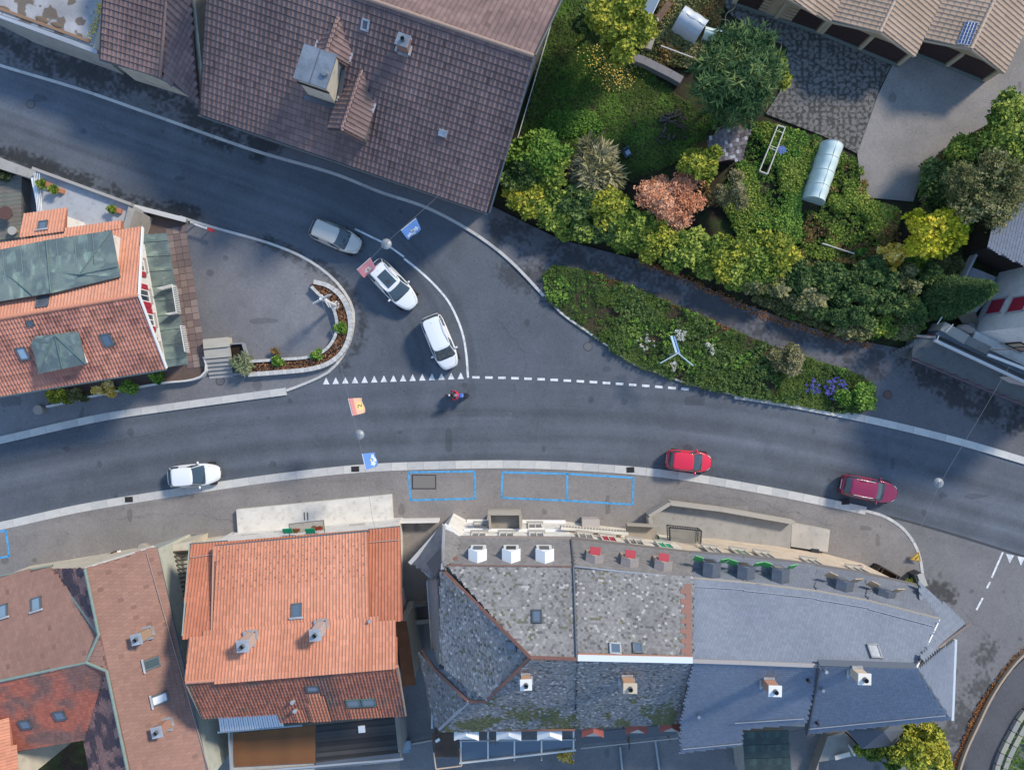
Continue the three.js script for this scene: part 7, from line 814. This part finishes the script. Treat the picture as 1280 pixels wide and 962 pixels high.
plant('planter_shrub', 'grey green spiky shrub in the square planter by the steps', 'shrub', 306, 455, 1.4, 0.75, 0.75, 'grey', { low: true, geo: needleG, size: 0.3 });
[[428, 410, 'small green plant in the curved planter below the sign pole'], [397, 443, 'leafy green plant at the southern bend of the curved planter'], [349, 452, 'green plant in the straight run of the curved planter']].forEach(([u, v, l]) => plant('planter_plant', l, 'plant', u, v, 0.95, 0.5, 0.45, 'fresh', { low: true, size: 0.16, dens: 260 }));
plant('planter_plant', 'small dark red plant beside the planter wall on the forecourt', 'plant', 344, 439, 0.7, 0.3, 0.25, 'rust', { low: true, size: 0.12, dens: 260 });
{ const t = thing('stone_steps', 'wide stone steps between the paved apron and the planter', 'steps'); box(t, 'landing', P(272, 429, 0.5), 1.95, 0.9, 0.75, M(0.56, 0.54, 0.48, 0.9, { map: plasterTex }), 0.09); box(t, 'landing', P(273, 441.5, 0.42), 1.95, 0.8, 0.75, M(0.5, 0.49, 0.46, 0.9, { map: plasterTex }), 0.09); for (let i = 0; i < 5; i++) box(t, 'step', P(274.5 + i * 0.5, 450.5 + i * 4.9, 0.36 - i * 0.07), 1.9, 0.7 - i * 0.14, 0.29, M(0.4, 0.4, 0.4, 0.9, { map: plasterTex }), 0.09); }
{ const t = thing('low_wall', 'thin white rendered wall rounding the corner of the paved apron', 'wall'); const pts = dense([[60, 508], [130, 492], [205, 478.5], [243, 474], [257, 467], [259, 455], [256, 446]], 24).map(([u, v]) => P(u, v, 0.4)); for (let i = 0; i < 24; i++) beam(t, 'wall_segment', pts[i], pts[i + 1], 0.14, 0.6, M(0.62, 0.61, 0.58, 0.85)); }
[[47, 512, 0, 'round grey bollard top beside the thin white wall'], [105, 703, 1, 'round grey stone bollard by the wooden bench'], [178, 685, 1, 'round grey stone bollard at the end of the wooden bench']].forEach(([u, v, k, l]) => { const t = thing('stone_bollard', l, 'bollard'), p = P(u, v, 0.5); cyl(t, 'drum', V(p.x, 0.1, p.z), 0.36, 0.36, 0.42, M(0.36, 0.33, 0.3, 0.9, { map: plasterTex }), 24); cyl(t, 'cap', V(p.x, 0.5, p.z), 0.39, 0.36, 0.07, M(0.42, 0.39, 0.36, 0.9, { map: plasterTex }), 24); });
{ const t = thing('wooden_bench', 'wooden bench along the front of the brown tiled house', 'bench'); const a = P(114, 700, 0.5), b = P(142, 692.5, 0.5); for (let i = 0; i < 3; i++) beam(t, 'slat', a.clone().add(V(0, 0, i * 0.14 - 0.1)).setY(0.55), b.clone().add(V(0, 0, i * 0.14 - 0.1)).setY(0.55), 0.12, 0.05, timber); for (const p of [a, b]) box(t, 'leg', V(p.x, 0.32, p.z), 0.1, 0.44, 0.4, timberDark, 0.26); const c = thing('crate', 'small orange crate with white lids beside the wooden bench', 'crate'); box(c, 'body', P(145, 692, 0.4), 0.4, 0.5, 0.3, M(0.6, 0.22, 0.05), 0.26); box(c, 'lid', P(148.5, 690, 0.72), 0.24, 0.12, 0.26, white, 0.26); box(c, 'lid', P(140, 692, 0.72), 0.2, 0.12, 0.24, darkM, 0.26); }
{ const t = thing('parking_post', 'round parking sign on a grey post at the long slate house', 'sign'), p = P(1058, 702, 0); cyl(t, 'post', V(p.x, 0.1, p.z), 0.04, 0.04, 2.2, zinc, 10); const d = mesh(t, 'disc', new THREE.CylinderGeometry(0.3, 0.3, 0.04, 28), white), r = mesh(d, 'ring', new THREE.TorusGeometry(0.26, 0.05, 8, 28).rotateX(Math.PI / 2), M(0.4, 0.02, 0.03)); const b2 = mesh(d, 'bar', rbox(0.34, 0.05, 0.07, 0), M(0.1, 0.1, 0.12)); b2.rotation.y = 0.7; d.position.set(p.x - 0.1, 2.3, p.z - 0.1); d.rotation.set(-0.9, 0, 0.5); box(t, 'cabinet', V(p.x + 0.3, 1.6, p.z), 0.34, 0.9, 0.3, M(0.68, 0.68, 0.66)); }
{ const t = thing('warning_sign', 'yellow triangular warning sign board by the rounded street corner', 'sign'); const g = new THREE.ExtrudeGeometry(new THREE.Shape([[-0.42, -0.3], [0.42, -0.3], [0, 0.46]].map(([x, y]) => new THREE.Vector2(x, y))), { depth: 0.03, bevelEnabled: true, bevelSize: 0.02, bevelThickness: 0.01, bevelSegments: 1 }).rotateX(-Math.PI / 2), o = mesh(t, 'board', g, M(0.72, 0.48, 0.06, 0.6)); const p = P(1146, 696, 0.5); o.position.copy(p); o.rotation.set(0.3, -0.15, 0); const s = mesh(o, 'symbol', new THREE.ShapeGeometry(new THREE.Shape([[-0.1, -0.2], [0.02, -0.2], [0.12, 0.1], [0.04, 0.12], [0.0, -0.02], [-0.12, -0.06]].map(([x, y]) => new THREE.Vector2(x, y)))).rotateX(-Math.PI / 2), M(0.25, 0.1, 0.03)); s.position.y = 0.05; const inn = mesh(o, 'border', mergeGeometries([[-0.38, -0.27, 0.38, -0.27], [0.38, -0.27, 0, 0.42], [0, 0.42, -0.38, -0.27]].map(([x0, y0, x1, y1]) => new THREE.BoxGeometry(Math.hypot(x1 - x0, y1 - y0), 0.01, 0.04).rotateY(Math.atan2(y1 - y0, x1 - x0)).translate((x0 + x1) / 2, 0.048, -(y0 + y1) / 2))), M(0.35, 0.16, 0.04)); for (const x of [-0.25, 0.25]) cyl(t, 'leg', V(p.x + x, 0.1, p.z + 0.12), 0.02, 0.02, 0.35, zinc, 8); }
{ const t = thing('terrace_planter', 'dark timber planter tray with rust coloured soil at the slate house corner', 'planter'); const k = [P(1087, 719, 0.8), P(1098, 706, 0.8), P(1122, 719, 0.8), P(1112, 731, 0.8)]; prism(t, 'soil', k.map((p) => p.clone().setY(0.7)), 0.1, M(0.36, 0.2, 0.08, 0.95, { map: soilTex })); k.forEach((p, i) => beam(t, 'side_board', p, k[(i + 1) % 4], 0.1, 0.9, timberDark)); beam(t, 'divider', P(1104, 710, 0.8), P(1098, 725, 0.8), 0.08, 0.2, timberGrey); const c = thing('rubbish_bin', 'dark bin with pale lid beside the rounded white kerb', 'bin'), q = P(1145, 722, 0.5); box(c, 'body', V(q.x, 0.6, q.z), 0.6, 1.0, 1.0, M(0.04, 0.045, 0.05, 0.6), 0.35); box(c, 'lid', V(q.x + 0.15, 1.14, q.z), 0.5, 0.1, 1.05, M(0.4, 0.4, 0.36, 0.6), 0.35); }
plant('corner_plant', 'bright green plant at the eastern corner of the slate house', 'plant', 1136, 727, 1.2, 0.75, 0.3, 'gold', { low: true, size: 0.16 });
plant('balcony_plant', 'green potted plant on the mossy balcony', 'plant', 816, 670, 4.4, 0.3, 0.3, 'fresh', { low: true, n: 90, size: 0.16, tr: 0.02 });
for (const [u, v, l] of [[368, 663, 'red geranium box at the western end of the balcony slab'], [397, 660, 'red geranium box at the eastern end of the balcony slab']]) { const t = thing('flower_box', l, 'flower box'), p = P(u, v, 4.2); box(t, 'box', p, 0.75, 0.2, 0.22, M(0.25, 0.1, 0.06), 0.1); const list = []; for (let i = 0; i < 60; i++) list.push([V(p.x + rr(-0.36, 0.36), p.y + rr(0.1, 0.28), p.z + rr(-0.16, 0.12)), rr(0.08, 0.14), rnd() < 0.5 ? C(0.5, 0.03, 0.03) : C(0.08, 0.16, 0.04)]); foliage(t, 'flowers', list, fineG); }
for (const [u, v, l, k] of [[56, 231, 'green plant in a terracotta trough at the west end of the terrace', 1], [71, 238, 'second leafy terracotta trough on the terrace beside the first', 1], [143, 263, 'leafy terracotta trough by the end wall of the terrace', 1]]) { const t = thing('plant_trough', l, 'planter'), p = P(u + 4, v, 2.75); box(t, 'trough', p, 0.6, 0.3, 0.34, M(0.5, 0.2, 0.11, 0.85), -0.3); const list = crown(V(p.x - 0.25, p.y + 0.25, p.z), V(0.34, 0.3, 0.34), 110, 0.14, PAL.hedge, { lobes: 5 }); foliage(t, 'foliage', list, leafG); }
// ---------------------------------------------------------------- garden things
function tunnel(label, a, b, w, h, n, m, name = 'polytunnel') { const t = thing(name, label, 'greenhouse'), d = b.clone().sub(a), s = V(-d.z, 0, d.x).normalize().multiplyScalar(w / 2); const f = (u, v) => { const th = u * Math.PI, p = a.clone().addScaledVector(d, v), k = 1 + 0.02 * Math.sin(v * n * Math.PI * 2) + 0.015 * noise(u * 6, v * 12); return [p.x + s.x * Math.cos(th) * k, 0.05 + Math.pow(Math.sin(th), 0.8) * h * k, p.z + s.z * Math.cos(th) * k]; }; mesh(t, 'film', gridGeo(f, 20, n * 4), m); for (let i = 0; i <= n; i++) tube(t, 'hoop', Array.from({ length: 11 }, (_, k) => V(...f(k / 10, i / n)).add(V(0, 0.015, 0))), 0.022, M(0.62, 0.66, 0.62, 0.5), 5, 20); for (const v of [0, 1]) { const p = a.clone().addScaledVector(d, v), pos = []; for (let k = 0; k < 20; k++) pos.push(p.x, 0.05, p.z, ...f(k / 20, v), ...f((k + 1) / 20, v)); const g = smp(pos); g.computeVertexNormals(); mesh(t, 'end_sheet', g, m); } tube(t, 'ridge_pole', [V(...f(0.5, 0)).add(V(0, 0.02, 0)), V(...f(0.5, 1)).add(V(0, 0.02, 0))], 0.022, M(0.6, 0.64, 0.6), 5); return t; }
const film = new THREE.MeshPhysicalMaterial({ color: C(0.74, 0.86, 0.79), roughness: 0.35, transmission: 0.12, thickness: 0, clearcoat: 0.8, clearcoatRoughness: 0.12, side: THREE.DoubleSide }), filmW = new THREE.MeshPhysicalMaterial({ color: C(0.74, 0.77, 0.8), roughness: 0.35, transmission: 0.25, thickness: 0, clearcoat: 0.6, clearcoatRoughness: 0.2, side: THREE.DoubleSide });
tunnel('long pale green polythene tunnel beside the garage yard', P(1042, 180, 0.8), P(1019, 250, 0.8), 1.75, 1.5, 4, film); tunnel('white polythene tent of two bays near the conifer', P(850, 20, 0.9), P(878, 38, 0.9), 2.0, 1.6, 2, filmW); tunnel('small clear polythene tent attached to the white one', P(880, 40, 0.6), P(906, 46, 0.6), 1.0, 1.0, 2, film);
{ const t = thing('glass_frame', 'glass cold frame beside the yellowing lawn tree', 'cold frame'); const k = [P(804, -8, 0.9), P(826, -4, 0.9), P(815, 19, 0.7), P(797, 12, 0.7)]; slab(t, 'pane', k, 0.03, glassM(0.25, 0.3, 0.34)); k.forEach((p, i) => beam(t, 'frame', p.clone().add(V(0, 0.02, 0)), k[(i + 1) % 4].clone().add(V(0, 0.02, 0)), 0.06, 0.06, white)); prism(t, 'base', k.map((p) => p.clone().add(V(0, -0.06, 0))), 0, timberGrey); }
{ const t = thing('garden_shed', 'small shed with mossy dark roof under the big conifer', 'shed'); roof(t, [P(884, 176, 2.4), P(890, 200, 2.0), P(928, 200, 2.0), P(940, 158, 2.4), P(905, 158, 2.6)].map((p, i) => p.setY([2.3, 2.0, 2.0, 2.3, 2.5][i])), { ...STY.brownMoss, color: (c) => { mix3(c, [0.07, 0.055, 0.055], [0.2, 0.17, 0.17], rnd()); if (rnd() < 0.15) c.setRGB(0.4, 0.38, 0.38); } }); prism(t, 'wall', [P(889, 178, 1.9), P(893, 196, 1.9), P(924, 196, 1.9), P(934, 162, 1.9), P(907, 161, 1.9)], 0, timberDark); }
{ const t = thing('garden_wall', 'grey stone wall between the lawn and the upper garden', 'wall'); const pts = [[792, 72], [806, 77], [822, 85], [838, 93], [852, 101]].map(([u, v]) => P(u, v, 0.6)); for (let i = 0; i < 4; i++) { beam(t, 'wall', pts[i].clone().setY(0.35), pts[i + 1].clone().setY(0.35), 0.5, 0.7, concreteDark); beam(t, 'coping_stone', pts[i].clone().setY(0.74), pts[i + 1].clone().setY(0.74), 0.6, 0.09, M(0.26, 0.25, 0.27, 0.9, { map: plasterTex })); } }
{ const t = thing('garden_steps', 'worn log and brick path edge between lawn tree and polythene tents', 'path edge'); beam(t, 'log', P(837, 4, 0.3), P(820, 27, 0.3), 0.5, 0.4, M(0.3, 0.2, 0.14, 0.9, { map: woodTex })); beam(t, 'stone', P(813, 48, 0.3), P(808, 62, 0.3), 0.7, 0.5, M(0.4, 0.36, 0.32, 0.9, { map: plasterTex })); const r = mesh(t, 'pot_ring', new THREE.TorusGeometry(0.16, 0.06, 8, 20).rotateX(Math.PI / 2), M(0.6, 0.52, 0.45)); r.position.copy(P(820, 25, 0.6)); }
{ const t = thing('raised_frame', 'narrow white framed vegetable bed with wooden bars', 'planter'); const k = [P(972, 157, 0.5), P(981, 160, 0.5), P(959, 218, 0.5), P(949, 214, 0.5)]; k.forEach((p, i) => beam(t, 'frame', p, k[(i + 1) % 4], 0.08, 0.3, M(0.6, 0.56, 0.48))); for (const f of [0.12, 0.45, 0.5]) beam(t, 'crossbar', k[0].clone().lerp(k[3], f).add(V(0, 0.16, 0)), k[1].clone().lerp(k[2], f).add(V(0, 0.16, 0)), 0.05, 0.05, M(0.62, 0.58, 0.5)); const c = thing('water_butt', 'small blue tub beside the white framed vegetable bed', 'tub'), p = P(975, 190, 0); cyl(c, 'tub', V(p.x, 0, p.z), 0.26, 0.34, 0.5, M(0.04, 0.1, 0.35, 0.5), 18); cyl(c, 'water', V(p.x, 0.44, p.z), 0.3, 0.3, 0.02, glassM(0.05, 0.09, 0.16), 18); }
{ const t = thing('garden_chair', 'small dark seat with grey cushion on the lawn', 'chair'), p = P(784, 191, 0.5); box(t, 'seat', V(p.x, 0.42, p.z), 0.6, 0.08, 0.6, M(0.05, 0.07, 0.09), 0.5); box(t, 'cushion', V(p.x + 0.05, 0.5, p.z - 0.03), 0.38, 0.1, 0.36, M(0.3, 0.36, 0.42), 0.5, 0.03); const bk = box(t, 'backrest', V(p.x - 0.16, 0.7, p.z - 0.27), 0.58, 0.6, 0.06, M(0.06, 0.09, 0.11), 0.5); bk.rotation.x = 0; for (const [x, z] of [[-0.24, -0.24], [0.24, -0.24], [-0.24, 0.24], [0.24, 0.24]]) box(t, 'leg', V(p.x + x, 0.2, p.z + z), 0.05, 0.4, 0.05, darkM, 0.5, 0); }
{ const t = thing('log_pile', 'heap of split logs and stones on the lawn edge', 'log pile'), c = P(838, 158, 0.2); for (let i = 0; i < 34; i++) { const o = mesh(t, 'log', new THREE.CylinderGeometry(0.06 + 0.03 * (i % 3) / 2, 0.06, 0.4 + 0.3 * (i % 4) / 3, 7), M(0.06 + 0.05 * (i % 5) / 4, 0.05 + 0.04 * (i % 5) / 4, 0.045 + 0.035 * (i % 5) / 4, 0.95)); o.position.set(c.x + rr(-1.0, 1.1), 0.1 + rr(0, 0.3), c.z + rr(-1.3, 1.3)); o.rotation.set(Math.PI / 2 + rr(-0.2, 0.2), 0, rr(0, 3.1)); } }
{ const t = thing('garden_hose', 'pale yellow hose looping beside the polythene tents', 'hose'); tube(t, 'hose', [[915, -10], [921, 3], [918, 10], [908, 18], [908, 32], [912, 36], [911, 26], [896, 25], [888, 28]].map(([u, v]) => P(u, v, 0.12)), 0.03, M(0.5, 0.42, 0.2, 0.6), 6, 60); }
{ const t = thing('plastic_sheet', 'crumpled pale blue plastic sheet on the garden earth', 'sheet'); const p = P(891, 10, 0.2), g = gridGeo((u, v) => [(u - 0.5) * 0.45, 0.1 + 0.12 * noise(u * 5, v * 5), (v - 0.5) * 0.75 + 0.1 * noise(u * 4, 2)], 10, 12), o = mesh(t, 'film', g, M(0.6, 0.75, 0.82, 0.4)); o.position.set(p.x, 0.02, p.z); o.rotation.y = 0.3; }
[[[770, 58], [840, 72], 'thin pole lying along the upper garden bed', 826, 57, 866, 72], [0, 0, 'white rail on the bank below the vegetable plot', 1028, 304, 1068, 317]].forEach(([, , l, a, b, c, d]) => { const t = thing('garden_rail', l, 'rail'); beam(t, 'rail', P(a, b, 0.6), P(c, d, 0.6), 0.09, 0.1, M(0.55, 0.52, 0.46)); for (const [u, v] of [[a, b], [c, d]]) { const p = P(u, v, 0); cyl(t, 'post', V(p.x, 0, p.z), 0.035, 0.035, 0.6, timberGrey, 8); } });
{ const t = thing('boundary_fence', 'thin pale wire fence between barn wall and lawn', 'fence'); const a = P(699, -5, 0.9), b = P(647, 172, 0.9); tube(t, 'top_wire', [a, b], 0.03, M(0.5, 0.52, 0.5), 6); tube(t, 'lower_wire', [a.clone().setY(0.5), b.clone().setY(0.5)], 0.015, M(0.5, 0.52, 0.5), 5); for (let i = 0; i <= 7; i++) { const p = a.clone().lerp(b, i / 7); cyl(t, 'post', V(p.x, 0, p.z), 0.035, 0.035, 0.95, M(0.4, 0.42, 0.4), 8); } }
{ // side street walls
  const t = thing('street_edge_wall', 'low rust stained retaining kerb wall along the side street', 'wall'); const pts = dense([[1340, 782], [1283, 814], [1262, 836], [1238, 872], [1222, 905], [1206, 940], [1192, 985]], 22).map(([u, v]) => P(u, v, 0.2)); for (let i = 0; i < 22; i++) beam(t, 'wall_stone', pts[i], pts[i + 1], 0.16, 0.4, M(0.5, 0.4, 0.3, 0.9, { map: plasterTex }));
  sheet('side_path', [[1345, 790], [1286, 818], [1264, 840], [1240, 876], [1224, 909], [1208, 944], [1196, 985], [1240, 985], [1255, 935], [1285, 885], [1345, 850]], 0.09, site(0.15, 0.145, 0.15), 'dark asphalt footway beside the side street', 0.09);
  const k = thing('stone_edging', 'row of pale stone blocks edging the grass verge', 'edging'); const q = dense([[1345, 848], [1285, 884], [1262, 920], [1248, 950], [1240, 985]], 12).map(([u, v]) => P(u, v, 0.2)); for (let i = 0; i < 12; i++) for (const s of [0, 1]) beam(k, 'edging_block', q[i].clone().add(V(s * 0.55, 0, s * 0.3)), q[i].clone().lerp(q[i + 1], 0.94).add(V(s * 0.55, 0, s * 0.3)), 0.38, 0.4, M(0.36 + 0.03 * ((i + s) % 3), 0.35 + 0.03 * ((i + s) % 3), 0.34, 0.9, { map: plasterTex }));
}
// ---------------------------------------------------------------- put each group at the thing's base
for (const g of things) {
  const bb = new THREE.Box3().setFromObject(g); if (bb.isEmpty()) continue;
  const c = V((bb.min.x + bb.max.x) / 2, bb.min.y, (bb.min.z + bb.max.z) / 2); g.position.add(c); for (const k of g.children) k.position.sub(c);
}
shadowed(scene);
renderer.render(scene, camera);
